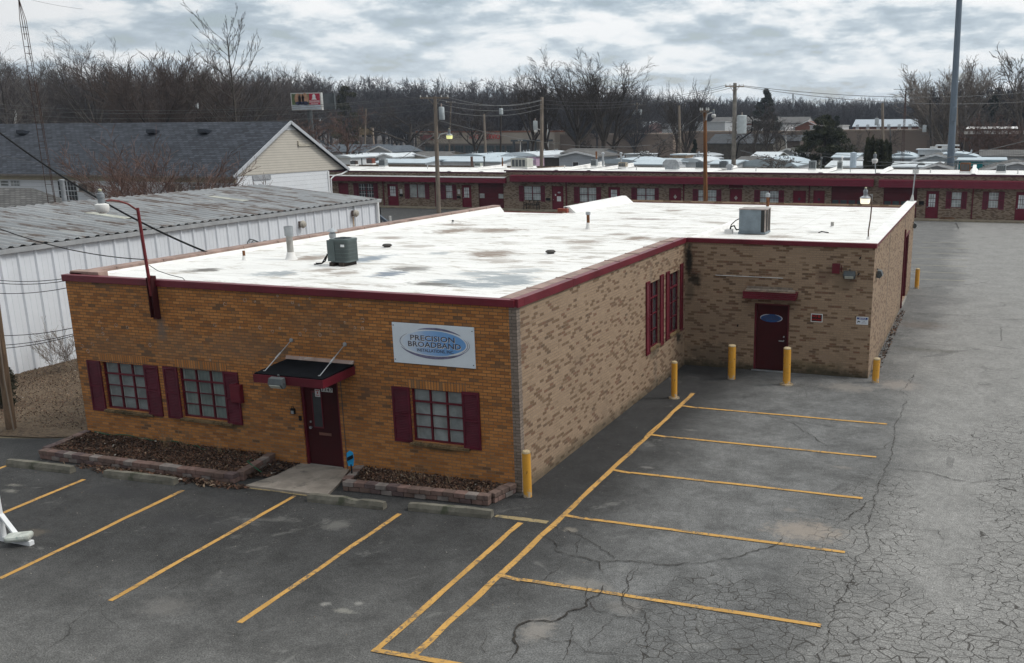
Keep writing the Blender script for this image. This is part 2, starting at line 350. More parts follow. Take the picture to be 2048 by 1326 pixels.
# ------------------------------ membrane roof
def roofmat():
    mt,n,b=newmat('white_roof_membrane'); uv=uvn(n)
    g=noise(n,uv,.5,6,.6,.3,(1,2.2,1)); f=noise(n,uv,14,4,.6)
    c=mixc(n,rampn(n,g,[(.35,0.0),(.65,1.0)]),(.80,.79,.765),(.70,.69,.665))
    c=mixc(n,mth(n,'MULTIPLY',rampn(n,f,[(.5,0.0),(.8,1.0)]),.3),c,(.5,.48,.45))
    st=noise(n,uv,.9,8,.72,.6,(1.0,3.2,1)); c=mixc(n,mth(n,'MULTIPLY',smooth(n,st,.535,.61),.8),c,(.40,.355,.30))
    st2=noise(n,uv,.33,7,.7,.6,(1,2.4,1)); c=mixc(n,mth(n,'MULTIPLY',smooth(n,st2,.555,.64),.7),c,(.32,.28,.24))
    nz=noise(n,uv,2.6,6,.75,.6,(.6,2.2,1))
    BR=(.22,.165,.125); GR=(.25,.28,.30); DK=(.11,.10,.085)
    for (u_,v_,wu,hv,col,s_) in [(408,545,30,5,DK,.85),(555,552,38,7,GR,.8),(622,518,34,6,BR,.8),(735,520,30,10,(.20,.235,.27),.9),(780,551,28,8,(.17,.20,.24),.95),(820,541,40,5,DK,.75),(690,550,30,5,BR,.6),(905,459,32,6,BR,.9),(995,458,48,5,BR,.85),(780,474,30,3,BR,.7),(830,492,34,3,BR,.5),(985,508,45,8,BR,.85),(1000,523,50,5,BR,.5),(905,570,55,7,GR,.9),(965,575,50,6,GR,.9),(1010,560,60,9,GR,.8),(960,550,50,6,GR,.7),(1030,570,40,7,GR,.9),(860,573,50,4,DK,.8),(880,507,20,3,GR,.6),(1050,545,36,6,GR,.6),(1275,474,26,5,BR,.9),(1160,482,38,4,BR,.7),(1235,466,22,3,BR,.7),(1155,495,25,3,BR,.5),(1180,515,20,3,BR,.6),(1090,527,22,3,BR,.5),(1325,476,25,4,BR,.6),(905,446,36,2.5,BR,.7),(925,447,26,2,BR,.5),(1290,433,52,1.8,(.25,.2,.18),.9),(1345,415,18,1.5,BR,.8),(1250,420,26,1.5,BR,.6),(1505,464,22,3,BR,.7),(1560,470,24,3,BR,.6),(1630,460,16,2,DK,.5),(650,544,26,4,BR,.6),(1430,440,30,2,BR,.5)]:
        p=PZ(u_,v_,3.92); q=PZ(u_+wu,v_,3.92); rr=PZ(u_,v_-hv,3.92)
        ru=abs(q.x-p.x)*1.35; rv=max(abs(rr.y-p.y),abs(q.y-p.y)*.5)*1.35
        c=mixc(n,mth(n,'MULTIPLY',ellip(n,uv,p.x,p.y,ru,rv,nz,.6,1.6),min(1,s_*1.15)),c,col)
    s=nd(n,'ShaderNodeSeparateXYZ'); lk(n,uv,s.inputs[0])
    fr=mth(n,'FRACT',mth(n,'ADD',mth(n,'MULTIPLY',s.outputs[1],1/3.05),mth(n,'MULTIPLY',nz,.006))); c=mixc(n,mth(n,'MULTIPLY',smooth(n,mth(n,'ABSOLUTE',mth(n,'SUBTRACT',fr,.5)),.016,.004),.6),c,(.50,.48,.45)); fs=mth(n,'FRACT',mth(n,'ADD',mth(n,'MULTIPLY',s.outputs[0],1/4.9),mth(n,'MULTIPLY',nz,.008))); c=mixc(n,mth(n,'MULTIPLY',smooth(n,mth(n,'ABSOLUTE',mth(n,'SUBTRACT',fs,.5)),.008,.002),.45),c,(.5,.48,.45))
    lk(n,c,b.inputs['Base Color']); b.inputs['Roughness'].default_value=.55
    bump(n,b,mth(n,'ADD',nz,mth(n,'MULTIPLY',f,.2)),.02,.35); return mt
memb=roofmat()
membf=M('far_roof_membrane',(.72,.71,.69),.6,var=.08,sc=.5,dirt=((.6,.56,.5),.62))
flash=M('white_flashing',(.76,.75,.73),.6,var=.1,sc=1.5,dirt=((.42,.36,.32),.63))
copb=M('aged_pink_coping',(.27,.185,.155),.7,var=.3,sc=2,dirt=((.45,.40,.37),.62))
# ------------------------------ asphalt
def asphalt():
    mt,n,b=newmat('asphalt'); v=objc(n); s=nd(n,'ShaderNodeSeparateXYZ'); lk(n,v,s.inputs[0]); X,Y=s.outputs[0],s.outputs[1]
    big=noise(n,v,.22,5,.6,.4); mid=noise(n,v,1.1,6,.65,.3); fine=noise(n,v,38,3,.7); fin2=noise(n,v,140,2,.6)
    w1=mth(n,'MULTIPLY',mth(n,'SUBTRACT',big,.5),5.0)
    old=smooth(n,mth(n,'ADD',X,w1),5.2,8.2)
    nearc=smooth(n,mth(n,'ADD',mth(n,'MULTIPLY',Y,-1),mth(n,'ADD',w1,mth(n,'MULTIPLY',X,.22))),2.6,9.5)
    back=smooth(n,Y,13,24)
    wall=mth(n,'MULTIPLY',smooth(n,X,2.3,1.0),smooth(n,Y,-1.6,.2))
    f=mth(n,'MAXIMUM',mth(n,'MAXIMUM',old,mth(n,'MULTIPLY',nearc,.56)),mth(n,'MULTIPLY',back,.52))
    c=mixc(n,f,(.036,.036,.036),(.205,.200,.192))
    rt=smooth(n,X,1.2,3.8); c=mixc(n,mth(n,'MULTIPLY',rt,mth(n,'SUBTRACT',1.0,f)),c,(.118,.118,.117))
    c=mixc(n,mth(n,'MULTIPLY',wall,.85),c,(.020,.020,.021))  # darker asphalt beside the side wall, with its contact shadow painted in
    c=mixc(n,mth(n,'SUBTRACT',.85,mth(n,'MULTIPLY',f,.5)),c,rampn(n,mid,[(.36,.66),(.5,1.0),(.64,1.32)]),'MULTIPLY'); c=mixc(n,.7,c,rampn(n,noise(n,v,6.5,5,.7),[(.38,.78),(.5,1.0),(.62,1.22)]),'MULTIPLY')
    c=mixc(n,.9,c,rampn(n,fine,[(.36,.5),(.5,1.0),(.64,1.55)]),'MULTIPLY')
    c=mixc(n,mth(n,'MULTIPLY',smooth(n,fin2,.60,.70),.6),c,(.36,.35,.33))
    # pale scuffs
    sc=noise(n,v,.8,8,.75,.8); c=mixc(n,mth(n,'MULTIPLY',smooth(n,sc,.585,.68),.30),c,(.25,.245,.23))
    sk=noise(n,v,.5,8,.72,1.2); c=mixc(n,mth(n,'MULTIPLY',smooth(n,sk,.40,.35),.35),c,(.028,.028,.028))
    nz=noise(n,v,4.5,8,.78,.6)
    for (u_,v_,rx,ry,col,st) in [(1610,1062,.82,.55,(.30,.255,.215),.75),(675,1050,.32,.28,(.2,.195,.18),.6),(690,1222,.20,.10,(.26,.25,.22),.8),(650,1208,.10,.08,(.28,.27,.25),.8),(717,1207,.10,.08,(.28,.27,.25),.8),(30,970,.2,.1,(.24,.23,.2),.7),(20,982,.22,.12,(.26,.25,.22),.7),(330,1214,.5,.35,(.17,.16,.15),.5),(1490,1125,.6,.3,(.06,.06,.06),.5),(1700,775,.85,.6,(.26,.235,.21),.6),(1800,770,.7,.7,(.28,.24,.21),.55),(1290,895,.35,.3,(.10,.1,.1),.5),(1390,945,.35,.18,(.04,.04,.04),.6),(1370,900,.4,.25,(.045,.045,.045),.5),(1660,730,.6,.2,(.04,.04,.04),.5),(1520,935,.3,.2,(.06,.06,.06),.5),(1840,650,1.2,.9,(.12,.085,.065),.45),(1850,700,1.3,.4,(.08,.075,.06),.5),(250,985,1.4,.35,(.03,.03,.032),.6),(480,1000,1.0,.3,(.03,.03,.032),.5),(380,1040,1.2,.4,(.038,.038,.04),.5),(1075,1260,.3,.45,(.27,.245,.22),.75),(1170,1170,.5,.3,(.25,.235,.215),.5),(1250,1215,.35,.25,(.26,.24,.22),.4),(1140,1060,.18,.12,(.26,.23,.19),.7),(70,1065,.3,.2,(.12,.1,.075),.7),(1685,935,.3,.12,(.22,.2,.18),.6),(1580,1020,.2,.1,(.2,.18,.16),.6),(1295,935,.18,.08,(.2,.19,.18),.7),(1380,860,.2,.08,(.2,.19,.18),.6)]:
        p=PZ(u_,v_); c=mixc(n,mth(n,'MULTIPLY',ellip(n,v,p.x,p.y,rx*1.15,ry*1.15,nz,.75,1.2),st*(.75 if rx<.5 else .9)),c,col)
    # alligator cracking
    wv=nd(n,'ShaderNodeTexNoise'); wv.inputs['Scale'].default_value=1.6; wv.inputs['Detail'].default_value=5; lk(n,v,wv.inputs['Vector'])
    wob=n.nodes.new('ShaderNodeVectorMath'); wob.operation='MULTIPLY_ADD'; lk(n,wv.outputs['Color'],wob.inputs[0]); wob.inputs[1].default_value=(.42,.42,0); lk(n,v,wob.inputs[2])
    def vor(scale,wd,rnd=1):
        mp=nd(n,'ShaderNodeMapping'); mp.inputs['Scale'].default_value=(1,1.25,0); lk(n,wob.outputs[0],mp.inputs[0])
        t=n.nodes.new('ShaderNodeTexVoronoi'); t.feature='DISTANCE_TO_EDGE'; t.inputs['Scale'].default_value=scale; t.inputs['Randomness'].default_value=rnd; lk(n,mp.outputs[0],t.inputs['Vector'])
        return (t.outputs['Distance'],wd)
    def cut(tw,k): return smooth(n,mth(n,'DIVIDE',mth(n,'ADD',tw[0],.002),mth(n,'MAXIMUM',k,.02)),tw[1],tw[1]*.3)
    m2=noise(n,v,.33,5,.62,.5)
    seam=mth(n,'MULTIPLY',smooth(n,mth(n,'ABSOLUTE',mth(n,'SUBTRACT',X,7.0)),1.7,.2),smooth(n,Y,6.5,1.0))
    low=mth(n,'MULTIPLY',smooth(n,X,2.9,5.0),smooth(n,Y,-1.6,-3.2))
    far=smooth(n,X,8.0,9.6)
    reg=mth(n,'MAXIMUM',mth(n,'MAXIMUM',seam,low),mth(n,'MULTIPLY',far,mth(n,'MULTIPLY',smooth(n,Y,14,6),.9)))
    band=mth(n,'MULTIPLY',mth(n,'MULTIPLY',smooth(n,X,7,8.5),smooth(n,mth(n,'ABSOLUTE',mth(n,'SUBTRACT',Y,mth(n,'ADD',5.2,mth(n,'MULTIPLY',m2,2)))),1.1,.3)),.9)
    reg=mth(n,'MAXIMUM',reg,band)
    k=smooth(n,mth(n,'ADD',mth(n,'MULTIPLY',reg,.62),mth(n,'MULTIPLY',m2,.9)),.62,.98)
    cr1=cut(vor(4.1,.034),k)
    k2=smooth(n,mth(n,'ADD',mth(n,'MULTIPLY',reg,.5),mth(n,'MULTIPLY',mid,.9)),.84,1.1)
    cr2=mth(n,'MULTIPLY',cut(vor(8.0,.05),k2),.6)
    k3=smooth(n,m2,.56,.60)
    cr3=mth(n,'MULTIPLY',cut(vor(.45,.005),k3),.6)
    crk=mth(n,'MAXIMUM',mth(n,'MAXIMUM',cr1,cr2),cr3)
    c=mixc(n,mth(n,'MULTIPLY',crk,.88),c,(.036,.032,.028))
    lk(n,c,b.inputs['Base Color']); b.inputs['Roughness'].default_value=.9; b.inputs['Specular IOR Level'].default_value=.3
    bump(n,b,mth(n,'SUBTRACT',mth(n,'ADD',fine,mth(n,'MULTIPLY',mid,.5)),mth(n,'MULTIPLY',crk,2)),.008,.6); return mt
asph=asphalt()
def linemat(name,col,wear):
    mt,n,b=newmat(name); v=objc(n); f=mth(n,'ADD',noise(n,v,9,8,.8,.5),mth(n,'MULTIPLY',mth(n,'SUBTRACT',noise(n,v,.7,3),.5),.35)); g=noise(n,v,1.1,4,.6)
    c=mixc(n,rampn(n,g,[(.3,0.0),(.7,1.0)]),col,tuple(x*.72 for x in col))
    cm=smooth(n,f,wear,wear+.09); c=mixc(n,mth(n,'MULTIPLY',cm,.8),c,(.09,.085,.075))
    c=mixc(n,mth(n,'MULTIPLY',smooth(n,noise(n,v,26,3,.6),.55,.7),.4),c,(.12,.1,.07))
    lk(n,c,b.inputs['Base Color']); b.inputs['Roughness'].default_value=.85; return mt
yline=linemat('yellow_paint_line',(.56,.315,.085),.515); yfade=linemat('faded_line_paint',(.34,.26,.13),.50); pline=linemat('pale_line_paint',(.36,.33,.24),.56)
def lawn():
    mt,n,b=newmat('leaf_strewn_soil'); v=objc(n)
    f=noise(n,v,9,6,.7,.5); g=noise(n,v,.6,5,.65,.4)
    c=rampn(n,f,[(.34,(.035,.025,.017)),(.46,(.085,.058,.037)),(.56,(.135,.095,.062)),(.68,(.07,.058,.032))])
    c=mixc(n,smooth(n,g,.45,.6),c,mixc(n,.4,c,(.17,.125,.085))); lk(n,c,b.inputs['Base Color']); b.inputs['Roughness'].default_value=1; bump(n,b,f,.03,.8); return mt
soil=lawn()
def fargr():
    mt,n,b=newmat('far_winter_ground'); v=objc(n); f=noise(n,v,.03,6,.6,.5); g=noise(n,v,.6,6,.7)
    c=rampn(n,f,[(.35,(.10,.085,.06)),(.48,(.15,.12,.075)),(.56,(.12,.12,.115)),(.7,(.09,.08,.055))])
    c=mixc(n,.7,c,rampn(n,g,[(.3,.6),(.7,1.4)]),'MULTIPLY'); lk(n,c,b.inputs['Base Color']); b.inputs['Roughness'].default_value=1; return mt
# ------------------------------ ground sheets
g=MB(); g.poly([(-3000,-300,-.02),(3000,-300,-.02),(3000,5000,-.02),(-3000,5000,-.02)]); struct(g,'ground',fargr())
g=MB(); g.poly([(-60,-60,0),(60,-60,0),(60,67.4,0),(-52,67.4,0),(-52,30,0),(-12.2,30,0),(-11.6,22,0),(-11.79,.1,0),(-12.6,-.3,0),(-14,-.75,0),(-60,-5,0)]); struct(g,'parking_lot',asph)
g=MB(); pts=[(-11.7,22,.004),(-12.1,30.3,.004),(-52,30.3,.004),(-60,-5,.004),(-14.0,-.55,.004),(-12.9,-.35,.004),(-12.3,-.05,.004),(-11.8,.0,.004)]
g.poly(pts); struct(g,'bare_soil_yard',soil)
def line(mb,a,b_,w_=.1,z=.006,seg=.5,jit=.006,seed=0):
    rnd=random.Random(seed); a=Vector((a[0],a[1],0));b_=Vector((b_[0],b_[1],0)); d=b_-a; L=d.length; d.normalize(); p=Vector((-d.y,d.x,0)); N=max(2,int(L/seg))
    P=[]
    for k in range(N+1):
        c=a+d*(L*k/N)+p*rnd.uniform(-jit,jit)*1.5; ww=w_/2+rnd.uniform(-jit,jit)
        P.append((c+p*ww,c-p*ww))
    for k in range(N):
        A,B=P[k],P[k+1]; mb.poly([(A[1].x,A[1].y,z),(B[1].x,B[1].y,z),(B[0].x,B[0].y,z),(A[0].x,A[0].y,z)])
g=MB()
line(g,(1.23,8.72),(1.335,-6.45),.12,seed=1,jit=.01)
for i,y in enumerate((7.34,4.62,1.90,-.86,-3.66)):
    line(g,(1.32,y),(1.75,y-.06),.1,seed=20+i,z=.009); line(g,(1.75,y-.04),(6.74,y),.1,seed=30+i,z=.012)
line(g,(.66,-1.48),(.74,-6.49),.11,seed=2,z=.009)
for i,(x,x2,y0,y1) in enumerate([(-1.79,-1.73,-1.82,-6.43),(-4.39,-4.22,-1.67,-6.51),(-6.85,-6.65,-2.16,-6.49),(-9.4,-9.2,-2.31,-6.5),(-11.84,-11.7,-1.91,-6.5),(-14.4,-14.3,-1.9,-6.5)]): line(g,(x,y0),(x2,y1),.1,seed=3+i)
line(g,(.68,-6.47),(2.4,-6.42),.11,seed=50,z=.013); struct(g,'yellow_stall_lines',yline)
g=MB(); line(g,(1.15,-1.3),(.05,-1.32),.13,seed=60,jit=.02); line(g,(-5.6,-1.60),(-3.75,-1.56),.05,seed=61,jit=.012); struct(g,'faded_kerb_line',yfade)
g=MB()
for i,y in enumerate((33.0,35.7,38.4,41.2,44,46.9,50)): line(g,(5.2,y),(8.2,y+.25),.09,seed=70+i)
struct(g,'pale_stall_lines',pline)
# cracks traced as open fissures
def crackpx(mb,pts,w_,z=.017,seed=0,taper=True):
    rnd=random.Random(seed); W=[PZ(u,v) for u,v in pts]; P=[]
    for a,b_ in zip(W[:-1],W[1:]):
        n_=max(2,int((b_-a).length/.07))
        for k in range(n_): P.append(a.lerp(b_,k/n_))
    P.append(W[-1]); off=0; prev=None; N=len(P)
    for k,c in enumerate(P):
        d=(P[min(k+1,N-1)]-P[max(k-1,0)]); d.z=0
        if d.length<1e-6: continue
        d.normalize(); p=Vector((-d.y,d.x,0)); off=off*.7+rnd.uniform(-.035,.035); t=min(1,min(k,N-1-k)/6+.25) if taper else 1
        ww=w_*.27*t*rnd.uniform(.3,1.5); c=c+p*off; cur=((c+p*ww),(c-p*ww))
        if prev: mb.poly([(prev[1].x,prev[1].y,z),(cur[1].x,cur[1].y,z),(cur[0].x,cur[0].y,z),(prev[0].x,prev[0].y,z)])
        prev=cur
def rs(pts,ox,oy,s): return [(ox+a/s,oy+b_/s) for a,b_ in pts]
A=lambda p:rs(p,940,900,3.114); B4=lambda p:rs(p,1200,800,2.415); C8=lambda p:rs(p,1600,440,3.683); D3=lambda p:rs(p,0,860,2.846)
g=MB(); q=0
for pts,w_ in [(A([(240,1326),(310,1250),(290,1180),(295,1110),(370,1068),(460,1072),(540,1070),(620,1000),(735,975),(740,940),(800,910),(850,850)]),.055),(A([(480,470),(575,495),(700,540),(765,570),(810,620),(915,695)]),.028),(A([(430,530),(520,575),(535,630),(660,665),(790,705),(820,770)]),.03),(A([(700,550),(665,600),(655,645)]),.03),(A([(790,705),(920,695),(1050,695),(1121,712)]),.026),(B4([(0,785),(160,780),(230,790),(330,800),(450,790),(620,770),(690,745),(850,700),(890,650)]),.028),(A([(0,850),(200,840),(440,825),(560,740),(640,690)]),.016),(A([(1035,720),(985,830),(950,920),(960,970),(1030,1010),(1121,1030)]),.024),(A([(740,820),(725,880),(750,930),(800,1000),(920,1040),(1100,1055)]),.022),(A([(660,1060),(630,1180),(600,1320)]),.022),(A([(900,1040),(800,1130),(740,1190),(730,1250)]),.018),(A([(370,1155),(500,1185),(640,1200),(730,1250),(900,1280),(1050,1300),(1121,1270)]),.02),
 (B4([(1490,0),(1440,100),(1415,230),(1370,370),(1330,450),(1300,580),(1290,700),(1230,800),(1200,900),(1140,1000),(1110,1100),(1080,1270)]),.02),(B4([(740,60),(880,95),(960,130),(1060,200),(1110,225)]),.024),(B4([(1190,250),(1290,245),(1370,235),(1410,200)]),.022),(B4([(1390,340),(1500,345),(1600,355),(1680,380),(1800,400),(2040,380)]),.03),(B4([(1130,590),(1180,580),(1290,500),(1340,460)]),.03),(B4([(180,800),(130,900),(110,970),(220,1030),(240,1100),(220,1240)]),.02),(B4([(850,540),(1000,555),(1130,580)]),.016),(B4([(1440,620),(1560,625),(1640,630),(1650,680)]),.022),
 (C8([(750,680),(900,690),(1200,705),(1650,735)]),.05),(C8([(780,705),(1000,720),(1400,740),(1650,738)]),.03),(C8([(740,905),(900,915),(1180,935)]),.03),(C8([(720,940),(850,945),(1000,942)]),.03),(C8([(870,505),(1100,488),(1300,470),(1400,450)]),.05),(C8([(1480,790),(1490,880),(1470,900)]),.03),(C8([(1000,765),(1300,775),(1640,800)]),.025),(C8([(0,1105),(120,1115)]),.03),(C8([(1150,20),(1170,70)]),.1),(C8([(820,1195),(840,1140),(800,1200),(750,1260),(800,1310)]),.02),
 (D3([(170,490),(220,520),(280,530),(400,535)]),.018),(D3([(600,960),(400,1120),(380,1180),(280,1240),(140,1320)]),.014),(D3([(1457,770),(1300,780),(1150,830),(1040,875),(940,930)]),.016),(D3([(1457,1165),(1380,1160),(1250,1150)]),.015),(B4([(400,30),(320,110),(230,170),(90,280),(0,360)]),.02),(A([(10,955),(140,1000),(290,990)]),.012),(A([(300,850),(310,910),(345,950)]),.014),(A([(100,1140),(65,1230),(80,1310)]),.016),(A([(80,1320),(180,1270),(310,1245)]),.02)]:
    crackpx(g,pts,w_,seed=q); q+=1
struct(g,'pavement_cracks',M('crack_fill',(.030,.026,.022),1,var=.3))
# ================================================================ main building
H=4.06; BW=-11.79; BL=12.0; WX=5.76; BY=30.0; BY2=22.0; XS=-8.45
bld=thing('brick_office_building','low flat-roofed brick office building with orange brick front and white roof','building',(0,0,0))
def wall(mb,axis,c,u0,u1,z0,z1,holes=(),depth=.12,inward=1,m=0):
    """brick skin on plane axis=c; holes (a,b,zl,zh); reveals run inward"""
    us=sorted({u0,u1,*[h[0] for h in holes],*[h[1] for h in holes]}); zs=sorted({z0,z1,*[h[2] for h in holes],*[h[3] for h in holes]})
    P=(lambda u,z,d=0:(u,c+d*inward,z)) if axis=='y' else (lambda u,z,d=0:(c+d*inward,u,z))
    flip=(axis=='y')==(inward>0)
    def quad(a,b_,c_,d_): mb.poly([a,b_,c_,d_] if flip else [d_,c_,b_,a],m)
    for i in range(len(us)-1):
        for j in range(len(zs)-1):
            cu,cz=(us[i]+us[i+1])/2,(zs[j]+zs[j+1])/2
            if any(h[0]<cu<h[1] and h[2]<cz<h[3] for h in holes): continue
            quad(P(us[i],zs[j]),P(us[i+1],zs[j]),P(us[i+1],zs[j+1]),P(us[i],zs[j+1]))
    for a,b_,zl,zh in holes:
        quad(P(a,zl),P(a,zl,depth),P(a,zh,depth),P(a,zh)); quad(P(b_,zl,depth),P(b_,zl),P(b_,zh),P(b_,zh,depth))
        quad(P(a,zh),P(a,zh,depth),P(b_,zh,depth),P(b_,zh)); quad(P(a,zl,depth),P(a,zl),P(b_,zl),P(b_,zl,depth))
W1=(-11.03,-9.72,.84,2.0); W2=(-8.72,-7.41,.84,2.02); W3=(-2.53,-1.28,.88,2.05); D1=(-5.36,-4.36,0.02,2.02)
mb=MB(); wall(mb,'y',0,BW,-.16,0,H-.14,[W1,W2,W3,D1],.16,1); mb.build('wall',orange,bld,label='orange brick front wall')
mb=MB(); wall(mb,'y',-.003,-.16,0,0,H-.14,[],.1,1); wall(mb,'x',.003,-.003,.16,0,H-.14,[],.1,-1); mb.build('corner_brickwork',greybrick,bld)
S1=(8.42,9.35,1.24,3.14); S2=(10.3,11.35,1.27,3.14)
mb=MB(); wall(mb,'x',0,.16,BL,0,H-.14,[S1,S2],.14,-1); mb.build('wall',tanS,bld,label='tan brick side wall speckled with brown bricks')
D2=(2.24,3.32,.03,2.12)
mb=MB(); wall(mb,'y',BL,0,WX,0,H-.14,[D2],.1,1); mb.build('wall',tanW,bld,label='tan brick wall of the wing with mould in the corner')
GD=(24.6,27.2,.1,3.0)
mb=MB(); wall(mb,'x',WX,BL,BY,0,H-.10,[GD],.3,-1); mb.build('wall',tanR,bld,label='tan brick wall facing the drive')
mb=MB(); mb.poly([(WX,BY,0),(XS,BY,0),(XS,BY,H-.2),(WX,BY,H-.2)]); mb.poly([(XS,BY,0),(XS,BY2,0),(XS,BY2,H-.2),(XS,BY,H-.2)]); mb.poly([(XS,BY2,0),(BW,BY2,0),(BW,BY2,H-.2),(XS,BY2,H-.2)]); mb.poly([(BW,BY2,0),(BW,0,0),(BW,0,H-.14),(BW,BY2,H-.14)]); mb.build('wall',tan,bld,label='plain tan brick rear and far side wall')
def rz(y): return 3.99-.0085*max(y,0)
mb=MB(); 
for a,b_,y0,y1 in ((BW+.2,-.12,.1,12.12),(BW+.2,WX-.1,12.12,BY2),(XS,WX-.1,BY2,BY)): mb.poly([(a,y0,rz(y0)),(b_,y0,rz(y0)),(b_,y1,rz(y1)),(a,y1,rz(y1))])
rf=mb.build('roof',memb,bld)
# coping front, side, wing
mb=MB(); mb.box(BW-.05,-.02,-.05,.13,H-.15,H,0); mb.box(-.12,.05,.0,.0+.3,H-.16,H+.015,0); mb.box(-.12,.05,.3,2.9,H-.16,H+.008,0); mb.box(-.12,.047,2.9,BL-.05,H-.155,H+.003,0)
mb.box(-.14,.052,2.86,2.94,H-.165,H+.02,0)
mb.box(.04,WX+.05,BL-.05,BL+.12,H-.14,H-.005,0); mb.box(WX+.012,WX+.05,BL+.12,BY+.02,H-.11,H-.03,0)
mb.build('coping',burgc,bld,bevel=.006)
mb=MB(); mb.box(XS,WX+.05,BY-.03,BY+.06,rz(BY)-.12,rz(BY)+.03); mb.build('rear_edge_trim',burgc,bld); mb=MB(); mb.box(BW,XS,BY2-.03,BY2+.06,rz(BY2)-.12,rz(BY2)+.03); mb.build('rear_edge_trim',burgc,bld)
mb=MB(); mb.box(-.42,-.121,.13,11.9,H-.1,H+.006)   # pinkish metal cap on side parapet
for y in np.arange(1.4,11.5,1.55): mb.box(-.425,.01,y-.02,y+.02,H-.02,H+.022)
mb.build('parapet_cap',copb,bld,bevel=.01)
mb=MB(); mb.box(BW,BW+.38,.14,BY2+.02,H-.1,H+.04)
for y in np.arange(1.2,22,1.5): mb.box(BW+.3,BW+.40,y-.04,y+.04,H-.02,H+.05)
mb.box(BW+.02,BW+.9,.14,.42,H-.06,H+.07); mb.build('parapet_cap',copb,bld,bevel=.012,label='pinkish brown cap on the far parapet')
mb=MB()
mb.prism([(BW+.38,.2,H-.02),(BW+.38,.2,H-.3),(BW+.62,.2,H-.3)],(0,BY2-.2,0))
mb.prism([(XS-.1,BY2+.5,H),(XS-.1,BY2+.5,H-.35),(XS+.55,BY2+.5,H-.35),(XS+.12,BY2+.5,H)],(0,BY-BY2-.6,0))
mb.box(XS-.15,XS+.02,BY2+.5,BY+.02,3.5,H-.003)
mb.prism([(WX-.38,BL+.13,H-.008),(WX-.38,BL+.13,H-.3),(WX-.6,BL+.13,H-.35)],(0,BY-BL-.2,0)); mb.box(WX-.38,WX+.055,BL+.121,BY+.03,H-.029,H-.002); mb.box(WX-.38,WX-.05,BL+.13,BY+.01,H-.35,H-.03)
mb.prism([(-.12,BL+.1,rz(12)-.05),(.16,BL+.1,rz(12)-.05),(.1,BL+.1,rz(12)+.09),(-.04,BL+.1,rz(12)+.11)],(-.25,9.0,-.06))
mb.box(.02,WX-.4,BL+.13,BL+.3,3.8,H-.02)
mb.build('parapet_flashing',flash,bld,bevel=.02)
mb=MB(); mb.box(XS-.35,XS+.1,BY2+.3,BY2+.5,3.7,3.98); mb.build('brick_parapet_end',M('red_brick_end',(.30,.08,.05),.8),bld)
# lintels, sills
mb=MB()
for a,b_,zl,zh in (W1,W2,W3): mb=MB(); mb.box(a-.06,b_+.1,-.006,.02,zh,zh+.205); mb.build('lintel',orangeS,bld)
for a,b_,zl,zh in (W1,W2,W3):
    mb=MB(); k=a-.06
    while k<b_+.06: mb.prism([(k,-.07,zl-.09),(k,-.07,zl-.035),(k,.1,zl+.012),(k,.1,zl-.09)],(.062,0,0)); k+=.068
    mb.build('sill',M('mossy_brick_sill',(.15,.10,.05),.95,var=.35,sc=5,dirt=((.035,.03,.016),.5)),bld,bevel=.004)
def shutter(x0,x1,z0,z1,y,parent,mat=burg,axis='y',out=-1,slats=30,label=None):
    mb=MB(); t=.04
    def bx(a,b_,p,q,zl,zh):
        if axis=='y': mb.box(a,b_,y+out*p,y+out*q,zl,zh)
        else: mb.box(y+out*p,y+out*q,a,b_,zl,zh)
    w_=.045; bx(x0,x0+w_,.003,t,z0,z1); bx(x1-w_,x1,.003,t,z0,z1); bx(x0+w_,x1-w_,.003,t-.002,z0,z0+.06); bx(x0+w_,x1-w_,.003,t-.002,z1-.06,z1)
    mid=z0+(z1-z0)*.5; bx(x0+w_,x1-w_,.003,t-.002,mid-.025,mid+.025); bx(x0+w_,x1-w_,.003,.010,z0+.05,z1-.05)
    n_=slats; dz=(z1-z0-.12)/n_
    for k in range(n_):
        z=z0+.06+dz*k
        if axis=='y': mb.prism([(x0+w_,y+out*.010,z+dz*.9),(x0+w_,y+out*(t-.008),z+dz*.1),(x0+w_,y+out*(t-.008),z+dz*.35),(x0+w_,y+out*.010,z+dz)],(x1-x0-2*w_,0,0))
        else: mb.prism([(y+out*.010,x0+w_,z+dz*.9),(y+out*(t-.008),x0+w_,z+dz*.1),(y+out*(t-.008),x0+w_,z+dz*.35),(y+out*.010,x0+w_,z+dz)],(0,x1-x0-2*w_,0))
    return mb.build('shutter',mat,parent,label=label)
burgs=M('burgundy_shutter',(.090,.008,.020),.5,var=.2)
for a in ((-11.47,-11.06,.76,2.01),(-9.73,-9.31,.79,2.02),(-9.15,-8.74,.78,2.03),(-7.42,-7.01,.80,2.04),(-2.98,-2.55,.84,2.06),(-1.3,-.90,.84,2.08)): shutter(*a,0,bld,burgs)
